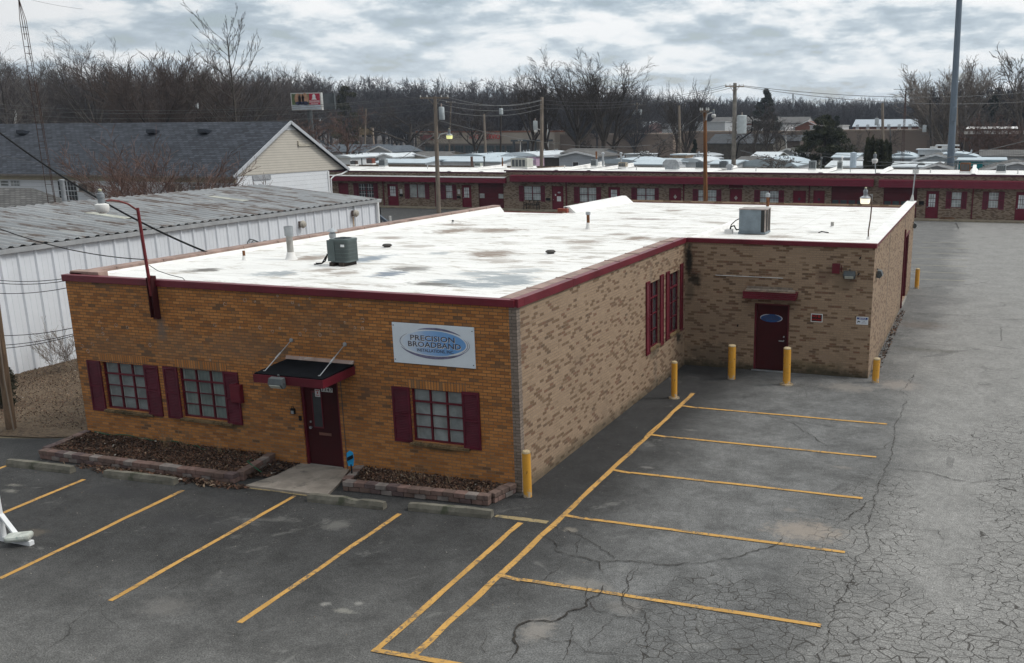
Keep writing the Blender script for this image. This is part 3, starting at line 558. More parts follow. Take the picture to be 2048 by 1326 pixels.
def steelwin(W,y,gm,axis='y',inn=1,cols=3,rows=4):
    a,b_,zl,zh=W; mb=MB()
    def bx(u0_,u1_,p,q,z0,z1):
        if axis=='y': mb.box(u0_,u1_,y+inn*p,y+inn*q,z0,z1)
        else: mb.box(y+inn*p,y+inn*q,u0_,u1_,z0,z1)
    f=.035; bx(a,a+f,.05,.12,zl,zh); bx(b_-f,b_,.05,.12,zl,zh); bx(a+f,b_-f,.052,.12,zl,zl+f); bx(a+f,b_-f,.052,.12,zh-f*.8,zh)
    iw=(b_-a-2*f)
    for k in range(1,cols): u=a+f+iw*k/cols; bx(u-.017,u+.017,.054,.115,zl+f,zh-f*.8)
    zr=[zl+f+(zh-zl-1.8*f)*t for t in (.25,.5,.76)]
    for i,z in enumerate(zr):
        t=.02 if i==2 else .009
        if i==2: bx(a+f*.3,b_-f*.3,.035,.05,z-.012,z+.03)
        bx(a+f,b_-f,.057,.112,z-t,z+t*.6)
    fr=mb.build('window',burg,bld); mb=MB(); 
    if axis=='y': mb.box(a+f,b_-f,y+inn*.10,y+inn*.11,zl+f,zh-f*.8)
    else: mb.box(y+inn*.10,y+inn*.11,a+f,b_-f,zl+f,zh-f*.8)
    mb.build('pane',gm,fr)
    mb=MB(); k=.013
    for i in range(cols):
        u0_=a+f+iw*i/cols+.026; u1_=a+f+iw*(i+1)/cols-.026
        for z0,z1 in ((zl+f,zr[0]),(zr[1],zr[2]) if i==1 else (zl+f,zr[0])): pass
        bx(u0_,u0_+.03,.094,.099,zl+f,zh-f)
    mb.build('inner_sash',M('grey_white_sash',(.27,.28,.27),.6,var=.15),fr)
    return fr
steelwin(W1,0,glC); steelwin(W2,0,glG); steelwin(W3,0,glB)
for S in (S1,S2): steelwin(S,0,glD,'x',-1,2,4)
mb=MB(); mb.box(-.14,.05,S1[0],S1[1],S1[2]-.06,S1[2]+.01); mb.build('sill',MATS['mossy_brick_sill'],bld); mb=MB(); mb.box(-.14,.05,S2[0],S2[1],S2[2]-.06,S2[2]+.01); mb.build('sill',MATS['mossy_brick_sill'],bld)
shutter(8.1,8.42,1.14,3.22,0,bld,burg,'x',1,46); shutter(9.37,9.69,1.16,3.24,0,bld,burg,'x',1,46); shutter(9.96,10.28,1.2,3.25,0,bld,burg,'x',1,46); shutter(11.4,11.7,1.2,3.3,0,bld,burg,'x',1,46)
# front door
def door(D,y,gl=None,handle=True,parent=bld,slot=False,axis='y',inn=1,d=.08,lab=None):
    a,b_,zl,zh=D; mb=MB(); mb.box(a,a+.055,y+inn*(d-.05),y+inn*(d+.06),zl,zh); mb.box(b_-.055,b_,y+inn*(d-.05),y+inn*(d+.06),zl,zh); mb.box(a+.055,b_-.055,y+inn*(d-.048),y+inn*(d+.06),zh-.05,zh)
    fr=mb.build('door_frame',burg,parent); mb=MB(); mb.box(a+.058,b_-.058,y+inn*d,y+inn*(d+.045),zl,zh-.053); dr=mb.build('door',burgd,parent,label=lab)
    return dr
dr=door(D1,0,lab='burgundy front door with narrow glass')
mb=MB(); mb.box(-5.10,-4.88,.068,.079,.93,1.72); mb.build('door_glass',glD,dr)
mb=MB(); 
for a in ((-5.125,-5.10,.90,1.75),(-4.88,-4.855,.90,1.75)): mb.box(a[0],a[1],.062,.08,a[2],a[3])
mb.box(-5.10,-4.88,.062,.08,1.72,1.75); mb.box(-5.10,-4.88,.062,.08,.90,.93); mb.build('glass_stop',burg,dr)
mb=MB(); mb.box(-5.0,-4.68,.066,.079,.74,.80); mb.box(-4.98,-4.70,.058,.066,.755,.772); mb.build('mail_slot',M('dull_brass',(.20,.10,.075),.4,.3),dr)
mb=MB(); mb.lathe((-5.2,.0,.90),[(.0,.03),(.03,.03),(.033,.05),(.02,.06),(.02,.079)],12,axis='y'); mb.lathe((-5.2,.0,1.03),[(.0,.06),(.022,.06),(.022,.079)],12,axis='y'); mb.build('handle',galv,dr)
mb=MB(); mb.box(-5.42,-4.3,-.06,.14,0,.035); mb.build('threshold',concrete,bld)
# ---- text helper
BF=None
def text(s_,name,mat,parent,loc,size,rot=(math.pi/2,0,0),ext=.0015,off=.0,shear=0,sx=1,align='CENTER',sp_=1,fit=None):
    cu=bpy.data.curves.new('tmp','FONT'); cu.body=s_; cu.size=size; cu.extrude=ext; cu.offset=off; cu.shear=shear; cu.align_x=align; cu.align_y='CENTER'; cu.space_character=sp_; cu.resolution_u=2
    to=bpy.data.objects.new('tmp',cu); COL.objects.link(to); bpy.context.view_layer.update()
    me=bpy.data.meshes.new_from_object(to.evaluated_get(bpy.context.evaluated_depsgraph_get())); bpy.data.objects.remove(to); bpy.data.curves.remove(cu)
    og=ORG.get(parent.name,Vector((0,0,0))) if parent else Vector((0,0,0))
    if fit: xs_=[v_.co.x for v_ in me.vertices]; sx=fit/(max(xs_)-min(xs_))
    me.transform(Matrix.Translation(Vector(loc)-og)@Euler(rot).to_matrix().to_4x4()@Matrix.Diagonal((sx,1,1,1)))
    me.materials.clear(); me.materials.append(mat); o=bpy.data.objects.new(name,me); me.name=name; COL.objects.link(o)
    if parent: o.parent=parent; ORG[o.name]=og
    return o
# front awning
awn=MB(); awn.prism([(-5.60,-1.1,2.40),(-5.60,0,2.47),(-5.60,0,2.40),(-5.60,-1.1,2.36)],(1.70,0,0)); _tr=M('tar_roll_roof',(.006,.007,.009),.95,var=.3); _tr.node_tree.nodes['Principled BSDF'].inputs['Specular IOR Level'].default_value=.05; aw=awn.build('awning',M('tar_roll_roof',(.006,.007,.009),.95,var=.3),bld,label='black topped burgundy awning over the front door')
mb=MB(); mb.box(-5.62,-3.88,-1.12,-1.08,2.20,2.375); mb.prism([(-3.92,-1.08,2.2),(-3.92,0,2.24),(-3.92,0,2.42),(-3.92,-1.08,2.372)],(.04,0,0)); mb.prism([(-5.62,-1.08,2.2),(-5.62,0,2.24),(-5.62,0,2.42),(-5.62,-1.08,2.372)],(.04,0,0)); mb.box(-5.57,-3.93,-1.07,0,2.26,2.29); mb.build('fascia',burg,aw)
mb=MB(); mb.prism([(-5.62,-.07,2.475),(-5.62,-.005,2.475),(-5.62,-.005,2.54),(-5.62,-.02,2.54)],(1.74,0,0)); mb.build('wall_flashing',M('tar_flashing',(.30,.22,.19),.8,dirt=((.5,.48,.45),.55)),aw)
for x in (-5.46,-4.08):
    mb=MB(); a=Vector((x,-.0,2.89)); e=Vector((x-.02,-.92,2.40)); mb.tube(a,e,.010,n=6); mb.lathe((x,-.0,2.89),[(.045,-.02),(.045,.0)],12,axis='y'); c=a.lerp(e,.5); mb.tube(a.lerp(e,.42),a.lerp(e,.6),.02,n=6); mb.lathe((e.x,e.y,e.z),[(.03,-.0),(.03,.02)],8); mb.build('hanger_rod',galv,aw)
# number and notice over front door
numw=M('white_vinyl_number',(.62,.63,.63),.5,var=.1)
for i,ch in enumerate('3347'):
    mb=MB(); x=-4.84+i*.075; mb.box(x,x+.068,.058,.064,1.76,1.86); pl=mb.build('number_plate',numw,dr); text(ch,'digit',black,pl,(x+.034,.0575,1.81),.105,off=.002)
mb=MB(); mb.box(-5.01,-4.88,.056,.0665,1.63,1.80); nl=mb.build('notice_sticker',numw,dr); mb=MB()
mb.box(-4.99,-4.90,.0545,.056,1.765,1.785); mb.box(-4.985,-4.905,.0545,.056,1.66,1.675); mb.box(-4.96,-4.93,.0545,.056,1.70,1.75); mb.build('red_print',M('red_print',(.35,.03,.03),.6),nl)
# items fixed on the front wall
mb=MB(); mb.box(-7.20,-6.91,-.11,-.002,1.34,1.77); mb.box(-7.185,-6.925,-.125,-.11,1.36,1.75); mb.tube((-7.05,-.05,1.77),(-7.05,-.05,1.80),.03,n=8)
solo(mb,'electrical_box',burg,'burgundy painted metal box on orange wall overlapping a shutter','box',bevel=.008)
mb=MB(); mb.box(-5.63,-5.53,-.05,-.002,1.20,1.33); mb.box(-5.615,-5.545,-.056,-.05,1.21,1.28,1); mb.path([(-5.61,-.03,1.33),(-5.61,-.03,1.37),(-5.55,-.03,1.37),(-5.55,-.03,1.33)],.007); solo(mb,'key_lock_box',[black,galv],'small black key lock box on the wall left of the front door','lock box')
mb=MB(); mb.box(-5.44,-5.38,-.03,-.002,1.06,1.17); mb.lathe((-5.41,-.03,1.12),[(.015,-.006),(.015,0)],10,axis='y'); solo(mb,'doorbell',black,'thin black doorbell beside the front door frame','doorbell')
mb=MB(); mb.tube((-4.27,-.012,0.02),(-4.27,-.012,2.3),.006,n=4); mb.build('joint_seam',dgrey,bld)
rnd=random.Random(5); mb=MB()
spots=[(0,0)]*0
for u,v in [(206,667),(185,688),(196,672),(176,702),(164,692),(215,680),(200,645),(205,657),(232,650),(270,610),(490,600),(510,603),(555,592),(585,605),(598,610),(640,648),(480,655),(520,655),(560,657),(610,660),(660,652),(690,645),(710,655),(725,657),(725,640),(640,670),(600,668),(420,720),(430,650),(300,690),(255,655),(570,575),(620,597),(700,612),(450,608),(545,663),(668,661)]:
    p=PY(u,v,0)
    r=rnd.uniform(.025,.05)
    for k in range(9):
        t=2*math.pi*k/9
        if rnd.random()<.25: continue
        t2=t+.75; mb.poly([(p.x+r*math.cos(t),-.002,p.z+r*math.sin(t)),(p.x+r*math.cos(t2),-.002,p.z+r*math.sin(t2)),(p.x+(r-.012)*math.cos(t2),-.002,p.z+(r-.012)*math.sin(t2)),(p.x+(r-.012)*math.cos(t),-.002,p.z+(r-.012)*math.sin(t))])
mb.build('glue_rings',M('old_glue',(.36,.30,.25),.7,var=.3),bld)
# main sign
sg=thing('wall_sign','white rectangular company sign with blue oval on the orange brick wall','sign',(-1.905,-.02,2.6))
mb=MB(); mb.box(-2.865,-.945,-.03,-.006,2.59,3.45); bd=mb.build('sign_board',M('sign_white',(.66,.72,.78),.45,var=.03),sg,bevel=.004)
def oval(cx,cz,rx,rz_,y,n_=48,a0=0,a1=2*math.pi): return [(cx+rx*math.cos(a0+(a1-a0)*k/n_),y,cz+rz_*math.sin(a0+(a1-a0)*k/n_)) for k in range(n_)]
def disc(mb,cx,cz,rx,rz_,y,m=0): mb.poly(oval(cx,cz,rx,rz_,y),m)
def ovalmat():
    mt,n,b=newmat('blue_oval_print'); uv=uvn(n); s=nd(n,'ShaderNodeSeparateXYZ'); lk(n,uv,s.inputs[0]); nz=noise(n,uv,3,4,.6)
    t=mth(n,'ADD',smooth(n,s.outputs[0],-2.75,-1.35),mth(n,'MULTIPLY',mth(n,'SUBTRACT',nz,.5),.5))
    c=rampn(n,t,[(.0,(.60,.68,.78)),(.3,(.42,.55,.74)),(.6,(.25,.42,.70)),(1,(.14,.33,.64))]); lk(n,c,b.inputs['Base Color']); b.inputs['Roughness'].default_value=.4; return mt
def crescent(mb,cx,cz,rx,rz_,y,a0,a1,wmax,m=0,N=40):
    P=[]
    for k in range(N+1):
        t=a0+(a1-a0)*k/N; w_=wmax*math.sin(math.pi*k/N)**.8/2+.0012; c,s_=math.cos(t),math.sin(t)
        P.append(((cx+(rx+w_)*c,y,cz+(rz_+w_)*s_),(cx+(rx-w_)*c,y,cz+(rz_-w_)*s_)))
    for k in range(N): mb.poly([P[k][0],P[k+1][0],P[k+1][1],P[k][1]],m)
ocx,ocz=-1.90,3.06
mb=MB(); disc(mb,ocx+.015,ocz,.745,.262,-.0318); mb.build('blue_oval',ovalmat(),bd)
mb=MB(); crescent(mb,ocx+.02,ocz+.005,.80,.30,-.0335,R_(38),R_(118),.045); crescent(mb,ocx,ocz-.005,.82,.30,-.0335,R_(200),R_(335),.06); crescent(mb,ocx,ocz,.80,.275,-.034,R_(-40),R_(28),.012); crescent(mb,ocx,ocz,.79,.27,-.034,R_(140),R_(215),.01); crescent(mb,ocx,ocz,.84,.30,-.034,R_(-35),R_(20),.008)
mb.build('silver_swoosh',M('silver_purple_print',(.17,.165,.26),.4,var=.35,sc=6),bd)
mb=MB(); crescent(mb,ocx+.03,ocz,.76,.25,-.0338,R_(-65),R_(25),.035); mb.build('white_highlight',white,bd)
ink=M('dark_silver_ink',(.055,.05,.075),.4,var=.2); sil=M('silver_ink',(.45,.47,.52),.4,var=.1)
for s_,x,z,sz,wd_ in (('PRECISION',-1.915,3.15,.158,1.04),('BROADBAND',-1.88,3.015,.158,1.24)):
    text(s_,'lettering_highlight',white,bd,(x+.008,-.0345,z-.010),sz,off=.003,fit=wd_,ext=.0004); text(s_,'lettering',ink,bd,(x,-.036,z),sz,off=.0015,fit=wd_,ext=.0004)
text('INSTALLATIONS, INC.','lettering',ink,bd,(-1.86,-.0345,2.895),.090,off=.0015,fit=.87,ext=.0004)
mb=MB()
for x,z in ((-2.83,3.39),(-.985,3.37),(-2.83,2.66),(-.985,2.66)): mb.lathe((x,0,z),[(.012,-.04),(.012,-.03)],8,axis='y')
mb.build('sign_screws',dgrey,bd)
# wing door, awning, signs
dr2=door(D2,BL,lab='burgundy side door with blue oval sticker')
blu2=M('deep_blue_print',(.015,.07,.22),.35,var=.3,sc=5)
mb=MB(); disc(mb,2.75,1.66,.34,.125,BL+.077,0); ov=mb.build('oval_sticker',blu2,dr2)
mb=MB(); crescent(mb,2.75,1.66,.335,.12,BL+.075,R_(100),R_(200),.03); crescent(mb,2.75,1.66,.335,.12,BL+.075,R_(-60),R_(70),.03); mb.build('pale_rim',sil,ov)
text('PRECISION','lettering',ink,ov,(2.75,BL+.0755,1.70),.085,off=.001,ext=.0004); text('BROADBAND','lettering',ink,ov,(2.75,BL+.0755,1.63),.085,off=.001,ext=.0004)
mb=MB(); mb.tube((3.16,BL+.08,.98),(3.16,BL+.0,.98),.018,n=8); mb.box(3.02,3.18,BL-.012,BL+.01,.965,.99); mb.lathe((3.16,BL,1.1),[(.025,.05),(.025,.08)],10,axis='y'); mb.build('handle',galv,dr2)
mb=MB(); mb.box(2.2,3.36,BL-.06,BL+.1,0,.03); mb.build('threshold',galv,bld)
aw2=MB(); aw2.box(1.98,3.52,BL-.36,BL-.003,2.53,2.545); a2=aw2.build('awning',M('rotten_awning_top',(.23,.16,.12),.9,var=.4,sc=3,dirt=((.12,.07,.05),.52)),bld,label='small burgundy ribbed awning over the side door')
mb=MB()
for k in range(4): mb.box(1.95-.006*k,3.55+.006*k,BL-.36-.018*(3-k),BL-.003,2.32+.052*k,2.368+.052*k)
mb.build('fascia',burg,a2); mb=MB(); mb.obox((2.75,BL-.2,2.57),1.5,.12,.02,(.3,0,.01)); mb.obox((2.7,BL-.05,2.6),1.4,.03,.09,(.0,0,-.012)); mb.build('loose_board',wood,a2)
mb=MB(); mb.tube((.99,BL-.02,2.93),(3.09,BL-.02,2.925),.012,n=6); mb.build('conduit',offw,bld)
mb=MB()
for x,z in ((5.35,3.62),(5.33,3.15),(1.72,1.38)): mb.obox((x,BL-.012,z),.035,.03,.07,(0,.4,0))
mb.build('wall_bracket',black,bld)
mb=MB(); mb.box(4.58,4.78,BL-.16,BL-.003,3.17,3.44); mb.box(4.565,4.795,BL-.175,BL-.16,3.155,3.455); mb.tube((4.83,BL-.06,3.2),(4.83,BL-.06,3.4),.015,n=6); solo(mb,'alarm_box',burg,'square burgundy alarm box high on the tan wall above the side door','box',bevel=.006)
def flood(name,label,c,rotz=0,down=.35):
    t=thing(name,label,'floodlight',c); mb=MB(); C_=Vector(c); M_=Matrix.Rotation(rotz,3,'Z')
    def P(p): return tuple(C_+M_@Vector(p))
    prof=[(-.0,-.10),(-.10,-.12),(-.17,-.02),(-.13,.10),(-.02,.12)]
    mb.prism([P((-.17,a,b_)) for a,b_ in prof],M_@Vector((.34,0,0))); mb.build('housing',dgrey,t,bevel=.012)
    mb=MB(); mb.prism([P((-.13,-.108,-.105)),P((.13,-.108,-.105)),P((.13,-.168,-.03)),P((-.13,-.168,-.03))],M_@Vector((0,-.008,-.006))); mb.build('lens',M('floodlight_lens',(.45,.47,.42),.15,coat=1),t)
    mb=MB(); mb.tube(P((0,.0,.12)),P((0,-.02,.16)),.02,n=8); mb.tube(P((-.2,-.08,0)),P((.2,-.08,0)),.014,n=6); mb.build('bracket',dgrey,t); return t
flood('floodlight','dark grey floodlight with pale lens on the tan wall beside the burgundy alarm box',(5.07,BL-.01,3.12))
flood('floodlight','black wedge floodlight sticking out at the near corner of the drive wall',(WX+.02,12.85,3.06),R_(90))
flood('floodlight','small black floodlight at the far corner of the drive wall',(WX+.02,29.3,3.0),R_(90))
flood('floodlight','grey floodlight hung on the front edge of the black awning',(-4.95,-1.13,2.26))
def smallsign(name,label,x0,x1,z0,z1,y,bg,cat='sign'):
    t=thing(name,label,cat,((x0+x1)/2,y,z0)); mb=MB(); mb.box(x0,x1,y-.012,y-.002,z0,z1); mb.build('frame',white,t); mb=MB(); mb.box(x0+.02,x1-.02,y-.0145,y-.012,z0+.02,z1-.02); return t,mb.build('panel',bg,t)
redp=M('red_sign_print',(.42,.012,.012),.5,var=.2)
t,p=smallsign('warning_sign','small black sign with red lettering in a white frame on the tan wall',3.98,4.33,1.64,1.89,BL,M('black_sign',(.012,.008,.008),.4))
text('NO','lettering',redp,p,(4.09,BL-.0152,1.815),.10,off=.002,ext=.0004); text('SMOKING','lettering',redp,p,(4.155,BL-.0152,1.71),.068,off=.002,ext=.0004)
mb=MB(); crescent(mb,4.235,1.815,.036,.036,BL-.0155,0,2*math.pi-.01,.012); mb.obox((4.235,BL-.0155,1.815),.08,.001,.012,(0,.7,0)); mb.build('no_smoking_symbol',redp,p)
t,p=smallsign('security_camera_sign','small white and blue camera notice near the wing corner',5.33,5.68,1.64,1.875,BL,M('white_sign',(.62,.66,.72),.4,var=.04))
mb=MB(); mb.box(5.35,5.66,BL-.0165,BL-.0145,1.795,1.855); hd=mb.build('blue_header',M('navy_print',(.015,.04,.2),.4),p); text('NOTICE','lettering',white,hd,(5.505,BL-.017,1.825),.055,off=.001,ext=.0003)
mb=MB(); mb.obox((5.41,BL-.0165,1.73),.08,.002,.028,(0,.3,0)); mb.obox((5.375,BL-.0165,1.705),.012,.002,.05,(0,0,0)); mb.build('camera_symbol',black,p)
for i in range(4): text(('UNDER 24 HOUR','VIDEO','SECURITY','SURVEILLANCE')[i],'lettering',ink,p,(5.555,BL-.0155,1.775-.03*i),.026 if i%3 else .022,ext=.0003)
# drive side opening
mb=MB(); mb.box(WX-.28,WX-.24,GD[0],GD[1],GD[2],GD[3]); gd=mb.build('garage_door',louv,bld); mb=MB(); mb.box(WX-.24,WX-.02,GD[0]+.003,GD[0]+.09,GD[2],GD[3]); mb.box(WX-.24,WX-.02,GD[1]-.09,GD[1]-.003,GD[2],GD[3]); mb.box(WX-.24,WX+.02,GD[0]+.003,GD[1]-.003,GD[3]-.1,GD[3]-.002); mb.build('door_frame',burg,gd); mb=MB(); mb.box(WX-.3,WX+.06,GD[0],GD[1],0,.099); mb.build('threshold',concrete,bld)
mb=MB(); mb.box(WX-.003,WX+.06,24.2,24.3,.05,3.3); mb.build('downpipe',burg,bld); mb=MB(); mb.box(WX-.003,WX+.004,17.18,17.2,0,3.9); mb.build('joint_seam',dgrey,bld)
# ================================================================ lamps on the building
def yardlight(t,c,lit,bowl,s_=1):
    """head centred at c"""
    C_=Vector(c); mb=MB(); mb.lathe(C_,[(.055*s_,.02*s_),(.06*s_,.12*s_),(.07*s_,.13*s_),(.066*s_,.2*s_),(.04*s_,.21*s_),(.04*s_,.235*s_),(.0,.235*s_)],14); mb.build('ballast_housing',M('lamp_grey',(.23,.25,.27),.45,.3),t,smooth=True)
    mb=MB(); mb.lathe(C_,[(.03*s_,.242*s_),(.034*s_,.27*s_),(.02*s_,.285*s_)],10); mb.build('photocell',M('photocell',(.45,.44,.30),.5),t,smooth=True)
    mb=MB()
    if bowl=='acrylic': mb.lathe(C_,[(.07*s_,.02*s_),(.12*s_,-.0*s_),(.125*s_,-.05*s_),(.105*s_,-.13*s_),(.06*s_,-.165*s_),(.0,-.17*s_)],18)
    else: mb.lathe(C_,[(.15*s_,-.03*s_),(.135*s_,-.19*s_),(.12*s_,-.2*s_),(.0,-.2*s_)],18)
    mb.build('lens_bowl',lit,t,smooth=True)
    if bowl!='acrylic': mb=MB(); mb.lathe(C_,[(.06*s_,.04*s_),(.16*s_,-.02*s_),(.162*s_,-.045*s_),(.15*s_,-.045*s_)],18); mb.build('reflector_hood',galv,t,smooth=True)
def emis(name,col,st):
    mt,n,b=newmat(name); b.inputs['Base Color'].default_value=(*col,1); b.inputs['Emission Color'].default_value=(*col,1); b.inputs['Emission Strength'].default_value=st; b.inputs['Roughness'].default_value=.3; return mt
milk=M('milky_plastic',(.74,.73,.71),.35,var=.05); warm=emis('lit_lamp_warm',(.95,.86,.66),.75); yel=emis('lit_lamp_yellow',(.85,.85,.35),.6)
t=thing('wall_light','dusk light on a burgundy post bolted to the orange front wall','lamp',(-9.09,-.05,3.16))
mb=MB(); mb.box(-9.16,-9.02,-.10,-.004,3.16,4.15); mb.box(-9.16,-9.145,-.17,-.10,3.2,4.12); mb.box(-9.035,-9.02,-.17,-.10,3.2,4.12); mb.build('mounting_channel',burgd,t,bevel=.004)
mb=MB(); mb.tube((-9.09,-.13,3.7),(-9.17,-.13,5.68),.038,.034,n=10); mb.build('post',M('burgundy_steel_post',(.13,.012,.016),.45,var=.3,dirt=((.16,.06,.04),.6)),t,smooth=True)
mb=MB(); mb.path([(-9.17,-.13,5.62),(-9.2,-.35,5.78),(-9.19,-.6,5.86),(-9.18,-.8,5.89),(-9.18,-.92,5.885)],.022,8); mb.build('arm',rustred,t,smooth=True)
yardlight(t,(-9.18,-1.06,5.82),milk,'acrylic',1.15)
mb=MB(); mb.path([(-9.09,-.09,4.4),(-9.06,.1,4.25),(-8.95,.35,4.12),(-8.75,.5,4.04),(-8.65,.45,4.0)],.008,5); mb.build('cable',black,t)
t=thing('roof_light','lit hooded yard light on a thin bent pole at the wing roof edge','lamp',(5.3,13.1,3.9))
mb=MB(); mb.path([(5.44,13.1,3.9),(5.43,13.1,4.3),(5.47,13.1,4.7),(5.49,13.05,5.1),(5.46,13.0,5.35),(5.40,12.95,5.4)],.02,8); mb.build('pole',M('rusty_pole',(.10,.06,.045),.7,var=.4),t,smooth=True)
mb=MB(); mb.lathe((5.44,13.1,3.88),[(.07,0),(.06,.18),(.035,.26)],10); mb.build('base_flashing',flash,t,smooth=True); yardlight(t,(5.30,12.95,5.33),warm,'hood',1.0)
t=thing('roof_light','dark disc lamp and small white box on a pole at the wing parapet end','lamp',(5.6,29.8,4.05))
mb=MB(); mb.path([(5.62,29.8,4.0),(5.66,29.8,4.9),(5.69,29.8,5.45),(5.76,29.8,5.68)],.03,8); mb.build('pole',galv,t,smooth=True); mb=MB(); mb.lathe((5.93,29.8,5.72),[(.0,-.05),(.14,-.045),(.19,.0),(.16,.04),(.05,.07),(.0,.07)],18); mb.build('disc_lamp',dgrey,t,smooth=True)
mb=MB(); mb.box(5.57,5.83,29.72,29.88,5.3,5.5); mb.build('white_box',offw,t,bevel=.01); mb=MB(); mb.prism([(5.5,29.75,4.0),(5.72,29.75,4.0),(5.66,29.75,4.35),(5.6,29.75,4.35)],(0,.12,0)); mb.build('base_bracket',offw,t)
# ================================================================ roof equipment
def rzz(p): return rz(p.y)
acx,acy=-6.83,4.05; az=rz(acy)
t=thing('condenser_unit','dark green round-cornered air conditioning condenser on the white roof','air conditioner',(acx,acy,az))
def rrect(hw,hd,r,n_=5):
    P=[]
    for cx,cy,a0 in ((hw-r,hd-r,0),(-hw+r,hd-r,90),(-hw+r,-hd+r,180),(hw-r,-hd+r,270)):
        for k in range(n_): a=R_(a0+90*k/(n_-1)); P.append((cx+r*math.cos(a),cy+r*math.sin(a)))
    return P
RP=rrect(.27,.27,.10); grn=wavemat('condenser_grille',(.065,.085,.085),(.03,.04,.04),45,1,.5,.1,None,(.0,.5)); grnp=M('condenser_green_grey',(.085,.11,.11),.45,var=.12)
mb=MB(); mb.prism([(acx+a,acy+b_,az+.14) for a,b_ in RP],(0,0,.50)); mb.build('coil_guard',grn,t)
mb=MB()
for z in (.13,.235,.33,.425,.52,.615): mb.prism([(acx+a*1.012,acy+b_*1.012,az+z) for a,b_ in RP],(0,0,.012))
mb.prism([(acx+a*1.03,acy+b_*1.03,az+.64) for a,b_ in RP],(0,0,.05)); mb.prism([(acx+a*1.02,acy+b_*1.02,az+.10) for a,b_ in RP],(0,0,.045)); mb.box(acx-.31,acx-.09,acy-.285,acy-.05,az+.12,az+.66); mb.build('casing',grnp,t,bevel=.004)
mb=MB(); mb.lathe((acx,acy,az+.69),[(.22,.0),(.22,.012),(.205,.012),(.205,.002)],24)
for k in range(18): a=2*math.pi*k/18; mb.tube((acx,acy,az+.71),(acx+.21*math.cos(a),acy+.21*math.sin(a),az+.70),.005,n=4)
mb.lathe((acx,acy,az+.7),[(.07,0),(.07,.025),(0,.03)],14); mb.build('fan_guard',dgrey,t)
mb=MB(); mb.box(acx-.25,acx-.12,acy-.32,acy+.26,az,az+.10); mb.box(acx+.04,acx+.17,acy-.32,acy+.26,az,az+.10); mb.build('timber_block',M('tarred_timber',(.035,.027,.022),.9),t)
mb=MB(); mb.box(acx+.10,acx+.21,acy-.283,acy-.277,az+.50,az+.56); mb.build('rating_label',white,t)
mb=MB(); mb.path([(acx-.37,acy-.2,az+.3),(acx-.42,acy-.25,az+.12),(acx-.55,acy-.22,az+.05),(acx-.75,acy-.15,az+.03),(acx-.85,acy-.05,az+.02)],.02,6); mb.path([(acx-.37,acy-.26,az+.25),(acx-.47,acy-.33,az+.06),(acx-.7,acy-.3,az+.03),(acx-.8,acy-.2,az+.02)],.014,6); mb.build('refrigerant_line',black,t)
# box unit on wing
bx0,by0=1.36,15.75; bz=rz(by0)+.02
t=thing('condenser_unit','square grey box condenser with open vented side on the wing roof','air conditioner',(bx0,by0,bz))
gb=M('blue_grey_sheet_metal',(.17,.21,.24),.45,var=.15,dirt=((.2,.14,.1),.68)); 
mb=MB(); mb.box(bx0-.45,bx0+.30,by0-.42,by0+.4,bz+.06,bz+.80); mb.box(bx0-.47,bx0+.47,by0-.44,by0+.42,bz+.0,bz+.06); mb.build('casing',gb,t,bevel=.006)
mb=MB(); mb.box(bx0+.30,bx0+.42,by0-.41,by0+.39,bz+.07,bz+.79); mb.build('coil',wavemat('coil_fins',(.03,.03,.03),(.012,.012,.012),40,0,.5,.1,None,(.0,.5)),t)
mb=MB()
for y in (by0-.42,by0+.36,by0-.03): mb.box(bx0+.42,bx0+.46,y,y+.05,bz+.06,bz+.8)
mb.box(bx0-.46,bx0+.47,by0-.43,by0+.41,bz+.80,bz+.83); mb.build('frame',M('rust_edged_metal',(.30,.26,.24),.6,var=.3,dirt=((.16,.06,.03),.56)),t)
mb=MB(); mb.path([(bx0-.45,by0-.2,bz+.5),(bx0-.6,by0-.25,bz+.42),(bx0-.75,by0-.25,bz+.28),(bx0-.8,by0-.25,bz+.12)],.018,6); mb.path([(bx0-.8,by0-.2,bz+.05),(bx0-.78,by0-.2,bz+.2),(bx0-.66,by0-.22,bz+.24),(bx0-.58,by0-.2,bz+.1),(bx0-.45,by0-.2,bz+.12)],.028,6); mb.build('refrigerant_line',black,t)
mb=MB(); mb.box(bx0-.95,bx0-.7,by0-.4,by0-.15,bz-.06,bz+.12); mb.build('base_curb',flash,t)
mb=MB(); mb.box(bx0-.52,bx0-.45,by0-.1,by0+.05,bz+.5,bz+.82); mb.build('disconnect_box',M('brown_box',(.10,.06,.045),.6),t)
def pipe(x,y,h,r,label,mats,cap=None,boot=.5,prof=None):
    z=rz(y)-.01; t=thing('vent_pipe',label,'vent',(x,y,z)); mb=MB(); mb.tube((x,y,z),(x,y,z+h),r,n=14); mb.build('pipe',mats,t,smooth=True)
    mb=MB(); mb.lathe((x,y,z),[(r*2.2,0),(r*1.6,h*boot*.3),(r*1.15,h*boot)],14); mb.build('boot',flash,t,smooth=True)
    if cap: mb=MB(); mb.lathe((x,y,z+h),cap,16); mb.build('cap',galv if r>.05 else mats,t,smooth=True)
    return t
agedg=M('aged_grey_pipe',(.34,.33,.31),.7,var=.25,dirt=((.2,.11,.07),.6))
pipe(-8.96,4.63,.74,.085,'thick white and rusty flue with galvanised collar left of the green condenser',agedg,[(.10,-.10),(.115,-.1),(.12,.16),(.105,.16),(.10,-.0)],.28)
pipe(-8.54,5.95,.60,.07,'grey metal flue with conical rain cap behind the green condenser',galv,[(.09,-.12),(.10,.0),(.07,.02),(.07,.05),(.16,.06),(.06,.13),(.02,.15),(.0,.2)],.3)
pipe(-10.06,4.1,.26,.035,'short rusty pipe near the left roof edge at the front',rust,None,.5)
